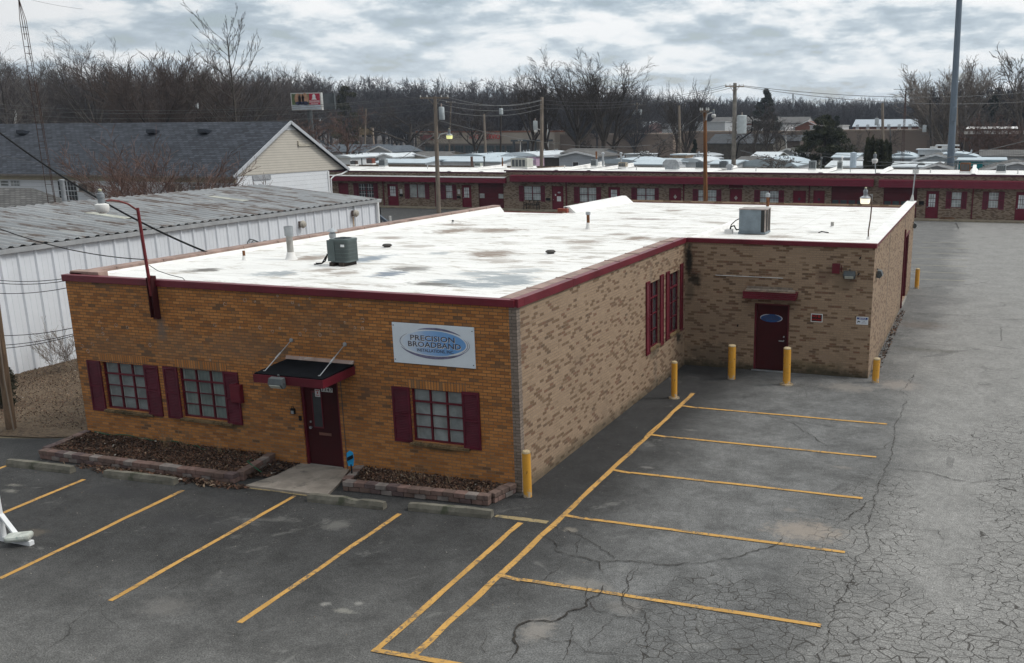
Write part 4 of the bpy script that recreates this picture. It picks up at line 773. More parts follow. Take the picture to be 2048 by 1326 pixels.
pipe(-4.62,15.45,.60,.055,'rusty stack with pale cap in the middle of the white roof',rust,[(.075,-.08),(.085,-.08),(.085,.02),(.0,.03)],.4)
pipe(-10.35,15.9,.16,.04,'tiny dark pipe stub beside the pink capped parapet',dgrey,None,.6)
pipe(-.62,27.6,.55,.07,'rusty pipe with white cap behind the grey box condenser',rust,[(.10,-.02),(.11,.10),(.08,.16),(.0,.18)],.2)
pipe(3.55,18.9,.2,.06,'stubby grey vent alone on the wing roof',agedg,None,.3)
def rvent(x,y,label):
    z=rz(y); t=thing('roof_vent',label,'vent',(x,y,z)); mb=MB(); mb.lathe((x,y,z),[(.10,0),(.10,.04),(.14,.05),(.145,.08),(.11,.11),(.0,.115)],18); mb.build('hood',M('dark_weathered_vent',(.05,.045,.04),.7,var=.4),t,smooth=True); mb=MB(); mb.lathe((x,y,z-.005),[(.22,0),(.2,.012),(.12,.02)],16); mb.build('flange',flash,t)
rvent(-8.1,7.95,'low dark round vent on the roof to the left behind the condenser'); rvent(-2.77,7.95,'low dark round vent on the roof near the right parapet')
mb=MB(); mb.path([(3.4,16.6,rz(16)),(3.5,16.65,rz(16)+.04),(3.62,16.6,rz(16)+.03),(3.75,16.62,rz(16)+.01)],.02,5); solo(mb,'debris_scrap',black,'small black scrap lying on the wing roof','debris')
# ================================================================ bollards, kerbs, planters
def bollmat():
    mt,n,b=newmat('chipped_yellow_paint'); v=objc(n); f=noise(n,v,4,8,.75,.6); g=noise(n,v,1.5,4,.6)
    s=nd(n,'ShaderNodeSeparateXYZ'); lk(n,v,s.inputs[0]); low=smooth(n,s.outputs[2],.35,.0)
    c=mixc(n,rampn(n,g,[(.3,0.0),(.7,1.0)]),(.56,.27,.03),(.70,.36,.05)); k=smooth(n,mth(n,'ADD',f,mth(n,'MULTIPLY',low,.14)),.585,.63)
    c=mixc(n,mth(n,'MULTIPLY',k,.85),c,(.42,.38,.32)); k2=smooth(n,noise(n,v,9,5,.7,.3),.60,.65); c=mixc(n,mth(n,'MULTIPLY',k2,.7),c,(.14,.06,.02))
    lk(n,c,b.inputs['Base Color']); b.inputs['Roughness'].default_value=.5; bump(n,b,f,.004,.4); return mt
ybol=bollmat()
def bollard(x,y,h,r,label,lean=(0,0),plate=False):
    t=thing('bollard',label,'bollard',(x,y,0),'yellow steel bollards guarding the brick building')
    mb=MB(); i=(x+lean[0],y+lean[1],h-.02); mb.tube((x,y,0),i,r,n=18,caps=False); mb.build('post',ybol,t,smooth=True)
    mb=MB(); mb.lathe(i,[(r*1.02,-.025),(r*1.02,0),(r*.8,.025),(0,.04)],18); mb.build('cap',M('bollard_concrete_cap',(.42,.33,.20),.8,var=.3,sc=5),t,smooth=True)
    if plate: mb=MB(); mb.lathe((x,y,0),[(r*1.9,0),(r*1.85,.03),(r*1.05,.035)],8); mb.build('base_plate',M('stained_base_plate',(.30,.24,.16),.8,var=.4),t)
bollard(.20,-.16,.99,.088,'yellow bollard at the corner where orange and tan brick meet',(-.005,0))
bollard(.86,8.05,1.06,.085,'slim scratched yellow bollard near the side windows, first on the stall line',(.0,0),True)
bollard(1.87,10.68,1.05,.115,'thick yellow bollard to the left of the side door')
bollard(3.57,10.52,1.12,.11,'thick yellow bollard with chipped cap in front of the side door',(-.01,0),True)
bollard(6.02,11.6,.74,.10,'short yellow bollard at the wing corner beside the driveway',(.01,0))
bollard(6.07,30.07,.95,.10,'farthest yellow bollard at the rear end of the drive wall')
blk=[M('paver_block_rose',(.18,.115,.098),.9,var=.25,sc=6),M('paver_block_brown',(.14,.095,.08),.9,var=.25,sc=6),M('paver_block_grey',(.21,.18,.165),.9,var=.25,sc=6,dirt=((.36,.34,.33),.6)),M('paver_block_plum',(.115,.08,.077),.9,var=.25,sc=6)]
def planter(label,legs,seed):
    """legs: list of (p,q) centre lines of block rows"""
    rnd=random.Random(seed); t=thing('raised_planter',label,'planter',(legs[0][0][0],legs[0][0][1],0)); mb=MB()
    for p,q in legs:
        p=Vector((*p,0));q=Vector((*q,0)); L=(q-p).length; d=(q-p).normalized(); a=math.atan2(d.y,d.x); n_=max(2,round(L/.245))
        for row,(z0,z1) in enumerate(((0,.105),(.107,.215))):
            off=.5 if row==0 else 0
            for k in range(n_+(1 if off else 0)):
                s0=max(0,(k-off))*L/n_; s1=min(L,(k+1-off)*L/n_); 
                if s1-s0<.03: continue
                c=p+d*((s0+s1)/2); j=rnd.uniform(-.012,.012); nn=Vector((-d.y,d.x,0))
                c=c+nn*(j+(0.012 if row==0 else 0)); mb.obox((c.x,c.y,(z0+z1)/2+rnd.uniform(0,.004)),(s1-s0)-.008,.19+rnd.uniform(-.01,.01),z1-z0-.004,(0,0,a+rnd.uniform(-.02,.02)),rnd.choice((0,0,1,1,2,3)))
    mb.build('block_edging',blk,t,bevel=.012); return t
pl1=planter('long raised block planter of dead leaves under the two left windows',[((-11.55,-1.38),(-11.75,-.02)),((-11.55,-1.50),(-6.08,-1.42)),((-6.10,-1.30),(-6.28,-.02))],1)
pl2=planter('short raised block planter of dead leaves under the right window',[((-3.62,-.93),(-3.86,-.1)),((-3.62,-1.02),(-.32,-.82)),((-.34,-.72),(-.2,-.02))],2)
def bed(pts,h,parent,seed):
    mb=MB(); mb.prism([(a,b_,h-.12) for a,b_ in pts],(0,0,.12)); mb.build('soil',M('dark_mulch_soil',(.055,.036,.026),1,var=.5,sc=9),parent)
bed([(-11.62,-1.38),(-6.18,-1.32),(-6.36,-.01),(-11.78,-.01)],.16,pl1,1); bed([(-3.6,-.9),(-.42,-.72),(-.28,-.01),(-3.82,-.01)],.15,pl2,2)
lfm=[M('leaf_red_brown',(.13,.065,.04),.8,var=.3),M('leaf_brown',(.085,.05,.034),.8,var=.3),M('leaf_tan',(.24,.17,.115),.8,var=.3),M('leaf_dark',(.04,.024,.018),.9,var=.3),M('leaf_pale',(.42,.38,.33),.8,var=.2)]
def litter(name,label,pts_fn,N,seed,wts,size=(.03,.075),lift=.05,kind='stuff',parent=None):
    rnd=random.Random(seed); mb=MB()
    for k in range(N):
        x,y,z=pts_fn(rnd); s_=rnd.uniform(*size); a=rnd.uniform(0,6.28); e=Euler((rnd.uniform(-.9,.9),rnd.uniform(-.9,.9),a)).to_matrix(); c=Vector((x,y,z+abs(rnd.gauss(0,lift))+.01))
        m_=rnd.choices(range(5),wts)[0]
        q=[c+e@Vector(v_) for v_ in ((-s_,0,0),(-.2*s_,-.45*s_,.1*s_),(s_,0,.0),(.1*s_,.5*s_,.15*s_))]; mb.poly(q,m_)
    o=mb.build(name,lfm,parent); o['kind']=kind
    if label and not parent: o['label']=label
    return o
def q4(a,b_,c,d,z,pz=None):
    def f(r):
        s_,t=r.random(),r.random(); return ((a[0]*(1-s_)+b_[0]*s_)*(1-t)+(d[0]*(1-s_)+c[0]*s_)*t,(a[1]*(1-s_)+b_[1]*s_)*(1-t)+(d[1]*(1-s_)+c[1]*s_)*t,z)
    return f
litter('dead_leaves','dead leaves and mulch filling the long planter',q4((-11.6,-1.36),(-6.2,-1.3),(-6.38,-.04),(-11.75,-.04),.16),9000,1,(5,5,1.2,5,.12),lift=.018,size=(.018,.045))
litter('dead_leaves','dead leaves and mulch filling the short planter',q4((-3.55,-.88),(-.45,-.7),(-.3,-.04),(-3.8,-.04),.15),4200,2,(4,5,1.4,5,.1),lift=.018,size=(.018,.045))
def gaus(cx,cy,sx,sy,rot=0): 
    def f(r): 
        a,b_=r.gauss(0,sx),r.gauss(0,sy); return (cx+a*math.cos(rot)-b_*math.sin(rot),cy+a*math.sin(rot)+b_*math.cos(rot),.0)
    return f
litter('dead_leaves','drift of brown leaves between the long planter and a wheel stop',gaus(-8.6,-1.66,.75,.1),900,3,(4,5,2,3,.3),lift=.018)
litter('dead_leaves','brown leaves drifted against the right end of the long planter',gaus(-6.7,-1.65,.5,.07),420,4,(4,5,2,3,.1),lift=.012)
litter('dead_leaves','dark mulch in the notch between the planter and the concrete walk',q4((-6.1,-1.15),(-5.55,-.85),(-5.5,-.06),(-6.15,-.06),.02),700,5,(1,2,.4,6,.2),lift=.015)
litter('dead_leaves','thin line of leaves along the foot of the drive wall',q4((5.8,12.2),(6.0,12.4),(6.0,24),(5.8,24),.0),330,6,(2,4,1.5,3,.5),lift=.008)
litter('dead_leaves','dry leaves scattered over the bare yard beside the orange wall',q4((-20,-.1),(-12.1,.4),(-12.2,9),(-19.6,9),.004),15000,7,(2,5,2.6,3,.08),size=(.014,.034),lift=.008)
litter('grit','pale specks of grit scattered over the parking lot',q4((-13,-8.6),(12,-9),(12,12),(-13,-1.9),.0),1700,8,(0,0,1,0,2),size=(.005,.012),lift=.002)
g=MB(); g.prism([(-6.15,-1.2,.0),(-5.5,-.9,.0),(-5.45,-.01,.0),(-6.25,-.01,.0)],(0,0,.022)); struct(g,'mulch_patch',M('wet_mulch',(.018,.013,.011),1,var=.5,sc=12))
g=MB(); g.prism([(-5.72,-1.56,.0),(-3.72,-1.52,.0),(-3.9,-.85,.0),(-4.22,-.01,.0),(-5.53,-.01,.0),(-5.52,-.84,.0)],(0,0,.045)); struct(g,'entrance_walk',M('walk_concrete',(.285,.25,.215),.92,var=.2,sc=3,dirt=((.13,.12,.105),.58)))
wm=[wstopm]
def wstop(p,q,label,seed,broken=False):
    rnd=random.Random(seed); p=Vector((*p,0));q=Vector((*q,0)); d=(q-p).normalized(); nn=Vector((-d.y,d.x,0)); L=(q-p).length; N=14; mb=MB(); rings=[]
    for k in range(N+1):
        c=p+d*(L*k/N); j=lambda s_=.006: rnd.uniform(-s_,s_); e=.02 if k in (0,N) else 0; h=.155-e*.6; 
        if broken and k in (8,9): h-=.03
        if broken and k>9: c=c+nn*(-.02)
        rings.append([c+nn*(-.085+e*.4+j()),c+nn*(-.08+j())+Vector((0,0,h*.45)),c+nn*(-.05+j())+Vector((0,0,h+j())),c+nn*(.05+j())+Vector((0,0,h+j())),c+nn*(.08+j())+Vector((0,0,h*.45)),c+nn*(.085-e*.4+j())])
    i0=0; mb.v=[tuple(v_) for r in rings for v_ in r]
    for k in range(N):
        for j2 in range(5): a=k*6+j2; mb.f.append((a,a+1,a+7,a+6)); mb.m.append(0)
    mb.f.append((0,1,2,3,4,5)); mb.f.append(tuple(range(N*6,N*6+6))[::-1]); mb.m+=[0,0]
    solo(mb,'wheel_stop',wstopm,label,'wheel stop','concrete wheel stops facing the building',(p.x,p.y,0))
wstop((-11.83,-2.13),(-10.0,-2.05),'mossy wheel stop farthest left, in front of the planter corner',1)
wstop((-9.12,-1.99),(-7.26,-1.90),'wheel stop with leaves behind it below the left windows',2)
wstop((-3.95,-1.78),(-2.22,-1.66),'cracked crumbling wheel stop just right of the concrete walk',3,True)
wstop((-1.73,-1.55),(.02,-1.39),'wheel stop in front of the short planter, nearest the corner bollard',4)
# hose, little sign, twigs in planters
mb=MB(); rnd=random.Random(3); pts=[(-11.5,-.06,.2)]
for k in range(26): x=-11.5+k*.2; pts.append((x,-.06-.05*math.sin(k*.9)-.02*k*.4*(k>16),.21-.002*k+.015*math.sin(k*1.7)))
pts+=[(-6.35,-.75,.24),(-6.2,-.85,.25),(-6.05,-.9,.2),(-5.9,-.85,.07)]
mb.path(pts,.012,6); solo(mb,'garden_hose',M('green_hose',(.015,.10,.05),.5,var=.2),'dark green garden hose lying along the wall in the long planter','hose',smooth=True)
t=thing('yard_sign','small blue shield sign on a dark stake left of the short planter','sign',(-3.72,-.62,0)); mb=MB(); mb.tube((-3.72,-.62,0),(-3.72,-.62,.42),.018,n=6); mb.build('stake',black,t)
mb=MB(); pr=[(-.06,.38),(.06,.38),(.085,.52),(.075,.68),(0,.73),(-.075,.68),(-.085,.52)]; mb.prism([(-3.72+a*.8,-.63+a*.4,z) for a,z in pr],(-.006,.012,0)); pn=mb.build('shield',M('bright_blue_sign',(.02,.28,.55),.4),t)
mb=MB(); mb.prism([(-3.72+a*.8+.004,-.645+a*.4,z) for a,z in ((-.07,.5),(.075,.56),(.07,.64),(-.07,.58))],(-.002,.004,0)); mb.build('dark_band',black,pn)
def weeds(label,spots,seed,h=(.2,.7),mat=None,name='dry_weed_stalks',cat='weeds',r=.004,n_=7):
    rnd=random.Random(seed); mb=MB()
    for x,y,z,hh in spots:
        for k in range(n_):
            a=rnd.uniform(0,6.28); p=Vector((x+rnd.uniform(-.06,.06),y+rnd.uniform(-.04,.02),z)); L=hh*rnd.uniform(.5,1); d=Vector((math.cos(a)*.35,math.sin(a)*.3,1)).normalized(); pts=[p]
            for s_ in range(5): d=(d+Vector((rnd.uniform(-.25,.25),rnd.uniform(-.25,.25),rnd.uniform(-.05,.2)))).normalized(); pts.append(pts[-1]+d*L/5)
            mb.path(pts,r,3)
    solo(mb,name,mat or M('dry_stalk',(.26,.18,.11),.9),label,cat,loc=(spots[0][0],spots[0][1],0))
weeds('thin dry stalks standing in the middle of the long planter',[(-9.0,-.35,.17,.5),(-8.5,-.3,.17,.55),(-8.9,-.5,.17,.4),(-7.4,-.4,.17,.4)],1)
weeds('dry stalks and pale blades in the short planter',[(-2.7,-.35,.15,.45),(-2.3,-.5,.15,.3),(-2.2,-.4,.15,.35),(-1.9,-.5,.15,.25),(-1.5,-.4,.15,.3)],2)
# white post with brace and sandbag at the left edge
t=thing('sign_post_base','white timber sign post base with a diagonal brace at the left edge of the lot','sign post',(-8.2,-5.3,0))
mb=MB(); mb.box(-8.13,-8.03,-5.33,-5.23,.09,2.6); mb.build('post',white,t,bevel=.006)
mb=MB(); bar(mb,(-8.03,-5.28,.52),(-7.66,-5.28,.09),.09,.04); mb.build('brace',white,t,bevel=.004)
mb=MB(); mb.box(-9.0,-7.36,-5.33,-5.23,.0,.09); mb.build('foot_beam',white,t,bevel=.006)
mb=MB(); mb.obox((-7.60,-5.33,.155),.44,.27,.12,(.05,-.04,.5)); solo(mb,'sandbag',M('wrapped_sandbag',(.46,.48,.44),.4,var=.3,sc=6,dirt=((.16,.24,.22),.55)),'pale green plastic sandbag weighing down the white foot beam','sandbag',bevel=.05)
# ================================================================ left utility pole, bush, wires
t=thing('utility_pole','thick stripped brown wooden pole with rusty streaks at the left edge by the lot','utility pole',(-14.35,-.02,0))
mb=MB(); top=PY(0,692,-.1); top=Vector((-14.95,-.1,2.0)) ; dirv=(PY(2,700,-.02)-Vector((-14.35,-.02,0))); tp=Vector((-14.35,-.02,0))+dirv*3.2
for k in range(6): a=Vector((-14.35,-.02,0)).lerp(tp,k/6); b_=Vector((-14.35,-.02,0)).lerp(tp,(k+1)/6); mb.tube(a,b_,.122-.005*k,.122-.005*(k+1),n=14,caps=k in (0,5))
mb.build('pole',woodn,t,smooth=True); mb=MB(); q=Vector((-14.35,-.02,0)).lerp(tp,.2); mb.path([(-14.1,-.15,0),(q.x+.14,q.y-.12,q.z),(tp.x+.12,tp.y-.1,tp.z)],.018,6); mb.build('ground_wire_moulding',wood,t)
def wire(pts3,r,label,sag=0,name='overhead_cable',N=24,mat=None):
    a,b_=Vector(pts3[0]),Vector(pts3[-1]); mb=MB(); P=[]
    for k in range(N+1): t_=k/N; p=a.lerp(b_,t_); p.z-=sag*4*t_*(1-t_); P.append(p)
    mb.path(P,r,5); return solo(mb,name,mat or black,label,'cable',loc=tuple(a),smooth=False)
pt=PY(-70,215,-1.6)
e1=Vector((-10.9,4.9,4.25)); e1=PX(415,505,-11.5); wire([PX(-30,243,-19),e1],.028,'thickest black service cable crossing behind the dusk light',.32)
e2=PX(335,520,-11.55); wire([PX(-20,450,-18),e2],.014,'thin black cable drooping from the left edge to the pink capped parapet',.25)
for i,(v0,u1,v1) in enumerate([(558,128,557),(564,128,562),(585,130,576),(670,143,656),(690,144,668),(697,146,671)]):
    wire([PX(-15,v0+1,-15.2),PY(u1+2,v1,.06)],.009,['topmost thin wire to the front left corner','second thin wire to the front left corner, just under the topmost','third thin wire to the corner, alone below the top pair','fourth thin wire, level with the middle of the orange wall','fifth thin wire, upper of the lowest pair','lowest thin wire reaching the orange wall corner'][i],.06)
# ================================================================ white metal building
MX=-19.5; ME=24.6; MN=-14.0; RX=-26.2
mbld=thing('metal_warehouse','long white ribbed metal building with rusty corrugated roof','building',(MX,MN,0))
def ez(y): return 3.86+.008*y
mb=MB(); nrib=int((ME-MN)/.61)
mb.poly([(MX,MN,0),(MX,ME,0),(MX,ME,ez(ME)-.1),(MX,MN,ez(MN)-.1)])
for k in range(nrib+1):
    y=MN+k*.61+.05
    if y+.1<ME: mb.prism([(MX,y,0),(MX+.055,y+.04,0),(MX+.055,y+.09,0),(MX,y+.13,0)],(0,0,ez(y)-.15))
    for j in (1,2):
        yy=y+.05+j*.2
        if yy<ME: mb.prism([(MX,yy,0),(MX+.008,yy+.012,0),(MX,yy+.024,0)],(0,0,ez(y)-.15))
mb.poly([(MX,ME,0),(RX,ME,0),(RX,ME,4.5),(MX,ME,3.95)]); mb.poly([(RX,ME,0),(RX,MN,0),(RX,MN,4.4),(RX,ME,4.5)]); mb.poly([(RX,MN,0),(MX,MN,0),(MX,MN,3.7),(RX,MN,4.4)])
wmw=M('white_steel_sheet',(.74,.77,.82),.45,var=.05,sc=.7,dirt=((.55,.55,.54),.66)); mb.build('wall',wmw,mbld)
def corrmat():
    mt,n,b=newmat('rusting_corrugated_sheet'); v=objc(n); s=nd(n,'ShaderNodeSeparateXYZ'); lk(n,v,s.inputs[0])
    f=noise(n,v,1.0,8,.72,.3,(.45,3.0,1)); g=noise(n,v,.4,5,.6); 
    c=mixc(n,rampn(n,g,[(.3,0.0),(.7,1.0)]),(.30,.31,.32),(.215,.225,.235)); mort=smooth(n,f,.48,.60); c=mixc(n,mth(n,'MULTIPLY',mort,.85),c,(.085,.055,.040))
    fr_=mth(n,'FRACT',mth(n,'MULTIPLY',mth(n,'ADD',s.outputs[1],14.2),1/.4)); gr=smooth(n,fr_,.56,.72); gr=mth(n,'MULTIPLY',gr,smooth(n,fr_,1.0,.9)); c=mixc(n,mth(n,'MULTIPLY',gr,mth(n,'ADD',.35,mth(n,'MULTIPLY',mort,.5))),c,(.07,.048,.036))  # groove shade painted as dark stripes, deepened where rust gathers
    l2=smooth(n,noise(n,v,1.6,6,.7,.2,(.6,4,1)),.57,.64); c=mixc(n,mth(n,'MULTIPLY',l2,.4),c,(.50,.50,.47))
    lk(n,c,b.inputs['Base Color']); b.inputs['Roughness'].default_value=.7; return mt
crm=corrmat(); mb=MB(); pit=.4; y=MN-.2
nn=int((ME+.25-MN)/pit)
for k in range(nn):
    y0=MN-.2+k*pit; P=[(0,0),(.07,.05),(.17,.05),(.24,0),(pit,0)]
    for (a,h1),(b_,h2) in zip(P[:-1],P[1:]): mb.poly([(MX+.16,y0+a,ez(y0)+h1),(MX+.16,y0+b_,ez(y0)+h2),(RX,y0+b_,ez(y0)+.60+h2),(RX,y0+a,ez(y0)+.60+h1)])
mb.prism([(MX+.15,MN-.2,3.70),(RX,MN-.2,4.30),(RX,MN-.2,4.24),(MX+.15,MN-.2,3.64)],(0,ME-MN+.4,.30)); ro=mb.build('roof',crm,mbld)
mb=MB()
for y,x_ in ((11.3,-22.4),(18.6,-23.2)): mb=MB(); mb.obox((x_,y,ez(y)+.06+(MX-x_)*.0895),1.9,.42,.012,(0,.0895,0)); mb.build('skylight_panel',M('yellowed_fibreglass',(.36,.36,.31),.6,var=.2,dirt=((.2,.17,.13),.55)),ro)
mb=MB(); mb.prism([(MX+.02,MN-.2,ez(MN-.2)-.17),(MX+.14,MN-.2,ez(MN-.2)-.17),(MX+.18,MN-.2,ez(MN-.2)-.02),(MX+.02,MN-.2,ez(MN-.2)-.02)],(0,ME-MN+.4,.008*(ME-MN+.4))); mb.build('gutter',M('gutter_grey_white',(.50,.52,.54),.5,var=.1),mbld)
mb=MB(); mb.box(MX+.03,MX+.15,ME-.14,ME-.02,0,ez(ME)-.17); mb.build('downpipe',white,mbld)
def discl(y,z,label,stain=False):
    t=thing('wall_light',label,'lamp',(MX,y,z)); mb=MB(); mb.box(MX+.03,MX+.16,y-.13,y+.02,z-.13,z+.13); mb.build('box',M('rusty_lamp_box',(.12,.09,.08),.7,var=.4),t,bevel=.01)
    mb=MB(); mb.lathe((MX+.16,y+.0,z),[(.16,.0),(.17,.05),(.12,.13),(.0,.16)],16,axis='x'); mb.build('globe',M('weathered_lens',(.40,.37,.32),.35,var=.15),t,smooth=True)
    if stain: mb=MB(); mb.box(MX+.031,MX+.036,y-.02,y+.03,z-1.6,z-.16); mb.build('rust_run',M('orange_rust_run',(.50,.27,.07),.7,var=.3,sc=4),t); mb=MB(); mb.tube((MX+.08,y-.05,z+.13),(MX+.08,y-.05,z+.33),.012,n=5); mb.tube((MX+.08,y+.03,z+.1),(MX+.08,y+.03,z+.33),.012,n=5); mb.build('conduit',dgrey,t)
discl(18.6,3.36,'round wall lamp on the white metal wall, nearer one'); discl(22.55,3.52,'round wall lamp on the white metal wall above an orange rust streak',True)
mb=MB(); mb.path([(MX+.02,15.2,2.6),(MX+.05,15.2,2.95),(MX+.06,15.35,3.05),(MX+.06,15.55,3.0),(MX+.08,15.9,2.85)],.02,5); mb.path([(MX+.02,15.4,2.6),(MX+.05,15.4,2.9),(MX+.06,15.55,2.98),(MX+.08,15.9,2.8)],.016,5); mb.lathe((MX+.05,16.2,2.75),[(.16,0),(.16,.1),(.1,.16),(0,.18)],12,axis='x'); solo(mb,'service_meter',dgrey,'electric meter with looped cables low on the white metal wall','meter',loc=(MX,16,2.6))
# gate frame and things behind the metal building
t=thing('braced_gate','dark blue grey steel gate with a diagonal brace past the metal building','gate',(-19.9,26.5,0)); sb=M('blue_grey_steel',(.06,.08,.11),.5,var=.2)
pA=PY(750,425,31); mb=MB(); x0,y0=pA.x,31; mb.box(x0-.07,x0+.07,y0-.07,y0+.07,0,pA.z+.3); mb.build('post',sb,t); mb=MB(); bar(mb,(x0,y0,pA.z),(x0+3.6,y0,.3),.14,.14); mb.build('brace',sb,t); mb=MB()
for z in (.9,.45,1.25): bar(mb,(x0,y0+.1,z),(x0+7.5,y0+.1,z),.09,.12)
mb.build('rail',sb,t)
for i,(u,v0,v1) in enumerate(((759,414,427),(780,432,446))):
    p=PY(u,v0,36+i*-5); mb=MB(); mb.tube((p.x,p.y,0),(p.x,p.y,p.z),.07,n=8); solo(mb,'short_post',[black,offw][i],['black short post standing beyond the steel gate','white short post standing beyond the steel gate'][i],'post',loc=(p.x,p.y,0))
# ================================================================ left house
HX=-45.2; hz=4.0; HY0=44.4; HY1=59.0; RY=51.6; RZ=8.05
ho=thing('siding_house','long white and cream sided house with charcoal shingle roof','house',(HX,HY0,0))
mb=MB(); mb.poly([(-95,HY0+.5,0),(HX-.35,HY0+.5,0),(HX-.35,HY0+.5,hz),(-95,HY0+.5,hz)]); mb.poly([(HX-.35,HY0+.5,0),(HX-.35,56.5,0),(HX-.35,56.5,hz-.05),(HX-.35,HY0+.5,hz-.05)]); mb.poly([(HX-.35,56.5,0),(-95,56.5,0),(-95,56.5,hz),(HX-.35,56.5,hz)]); mb.build('wall',lap,ho,label='white lap sided wall')
mb=MB(); mb.prism([(HX-.3,HY0+.1,hz-.04),(HX-.3,HY1-.1,hz-.04),(HX-.3,RY,RZ-.1)],(-.15,0,0)); gw=mb.build('gable_wall',lapc,ho,label='cream lap sided gable'); mb=MB(); mb.prism([(HX-.29,RY-1.05,RZ-.68),(HX-.29,RY+1.05,RZ-.68),(HX-.29,RY,RZ-.1)],(.03,0,0)); mb.build('gable_peak_panel',white,gw)
mb=MB(); mb.box(HX-.29,HX-.22,52.6,55.2,6.05,6.2); mb.box(HX-.29,HX-.18,52.6,52.75,6.05,6.5); mb.build('gable_light_bar',M('cream_trim',(.5,.46,.38),.6),gw)
mb=MB(); sl=(RZ-hz)/(RY-HY0)
mb.prism([(HX,HY0-.1,hz-.05),(HX,RY,RZ+.02),(HX,HY1+.1,hz-.05),(HX,HY1+.1,hz-.2),(HX,RY,RZ-.14),(HX,HY0-.1,hz-.2)],(-50,0,0)); hr=mb.build('roof',shingle,ho)
mb=MB(); bar(mb,(HX+.03,HY0-.1,hz-.10),(HX+.03,RY,RZ-.04),.06,.24); bar(mb,(HX+.03,RY,RZ-.04),(HX+.03,HY1+.1,hz-.10),.06,.24); mb.build('rake_board',M('pale_grey_trim',(.46,.48,.51),.6,var=.05),ho)
mb=MB(); mb.box(-95,HX,HY0-.22,HY0-.1,hz-.22,hz-.07); mb.build('gutter',M('brown_gutter',(.16,.14,.12),.6),ho)
mb=MB(); mb.box(-95,HX-.3,HY0+.38,HY0+.5,hz-.55,hz-.2); mb.build('eave_board',M('cream_eave',(.50,.44,.33),.7,var=.1),ho)
mb=MB(); mb.path([(HX-.1,HY1,hz-.18),(HX-.2,58.2,hz-.45),(HX-.27,57.2,hz-.55),(HX-.27,56.7,hz-.8),(HX-.27,56.6,.1)],.07,6); mb.build('downpipe',white,ho); mb=MB(); mb.box(HX-.36,HX-.28,54.9+1.45,56.55,0,hz-.1); mb.build('corner_board',white,ho); mb=MB(); mb.box(HX-.36,HX-.28,HY0+.45,HY0+.6,0,hz-.1); mb.build('corner_board',white,ho)
mb=MB(); mb.box(HX-.33,HX-.28,46.8,48.9,3.55,3.9); mb.build('grey_vent_panel',M('grey_panel',(.33,.34,.36),.7),ho)
for u,v in ((52,248),(312,248),(415,248)):
    p=PY(u,v,50.4); mb=MB(); mb.obox((p.x,50.0,7.28),.9,.7,.3,(-.2,0,0)); mb.build('roof_vent',M('black_roof_vent',(.02,.025,.035),.5),hr)
def hwin(u0_,u1_,v0,v1,y,parent,gm,fm=whvinyl,cols=2,grid=0,t=.05,mun=whvinyl):
    a=PY(u0_,v0,y); b_=PY(u1_,v1,y); zl,zh=min(a.z,b_.z),max(a.z,b_.z); x0_,x1_=a.x,b_.x; return pwin(x0_,x1_,zl,zh,y,parent,gm,fm,cols,grid,mun)
def pwin(x0_,x1_,zl,zh,y,parent,gm,fm=whvinyl,cols=2,grid=0,mun=whvinyl,rail=True,f=.05):
    mb=MB(); mb.box(x0_,x0_+f,y-.03,y+.02,zl,zh); mb.box(x1_-f,x1_,y-.03,y+.02,zl,zh); mb.box(x0_+f,x1_-f,y-.028,y+.02,zh-f,zh); mb.box(x0_+f,x1_-f,y-.028,y+.02,zl,zl+f)
    iw=x1_-x0_-2*f
    for k in range(1,cols): u=x0_+f+iw*k/cols; mb.box(u-.05,u+.05,y-.026,y+.02,zl+f,zh-f)
    if rail: zm=(zl+zh)/2; mb.box(x0_+f,x1_-f,y-.022,y+.018,zm-.03,zm+.03)
    fr=mb.build('window',fm,parent); mb=MB(); mb.box(x0_+f,x1_-f,y-.004,y+.01,zl+f,zh-f); mb.build('pane',gm,fr)
    if grid:
        mb=MB(); n_=cols*grid
        for k in range(1,n_):
            if k%grid==0: continue
            u=x0_+f+iw*k/n_; mb.box(u-.012,u+.012,y-.012,y-.004,zl+f,zh-f)
        for k in range(1,4): z=zl+f+(zh-zl-2*f)*k/4; mb.box(x0_+f,x1_-f,y-.012,y-.005,z-.012,z+.012)
        mb.build('muntins',mun,fr)
    return fr
y=HY0+.49
hwin(0,19,360,373,y,ho,glC,cols=1); hwin(20,41,360,373,y,ho,glC,cols=1,grid=3); hwin(114,158,361,402,y,ho,glD,cols=2,grid=3)
def wac(u0_,u1_,v0,v1,label):
    a=PY(u0_,v0,y); b_=PY(u1_,v1,y); t=thing('window_air_conditioner',label,'air conditioner',((a.x+b_.x)/2,y-.02,b_.z)); mb=MB(); mb.box(a.x,b_.x,y-.45,y-.03,b_.z,a.z); mb.build('casing',M('beige_metal',(.30,.26,.22),.6,var=.2),t); mb=MB(); mb.box(a.x+.08,b_.x-.3,y-.462,y-.45,b_.z+.08,a.z-.08); mb.build('grille',M('ac_grille',(.06,.055,.05),.6),t)
wac(165,190,366,383,'beige wall air conditioner right of the dark house window'); wac(340,366,367,385,'beige wall air conditioner behind the red brush'); 
hwin(378,422,365,382,y,ho,glC,cols=3)
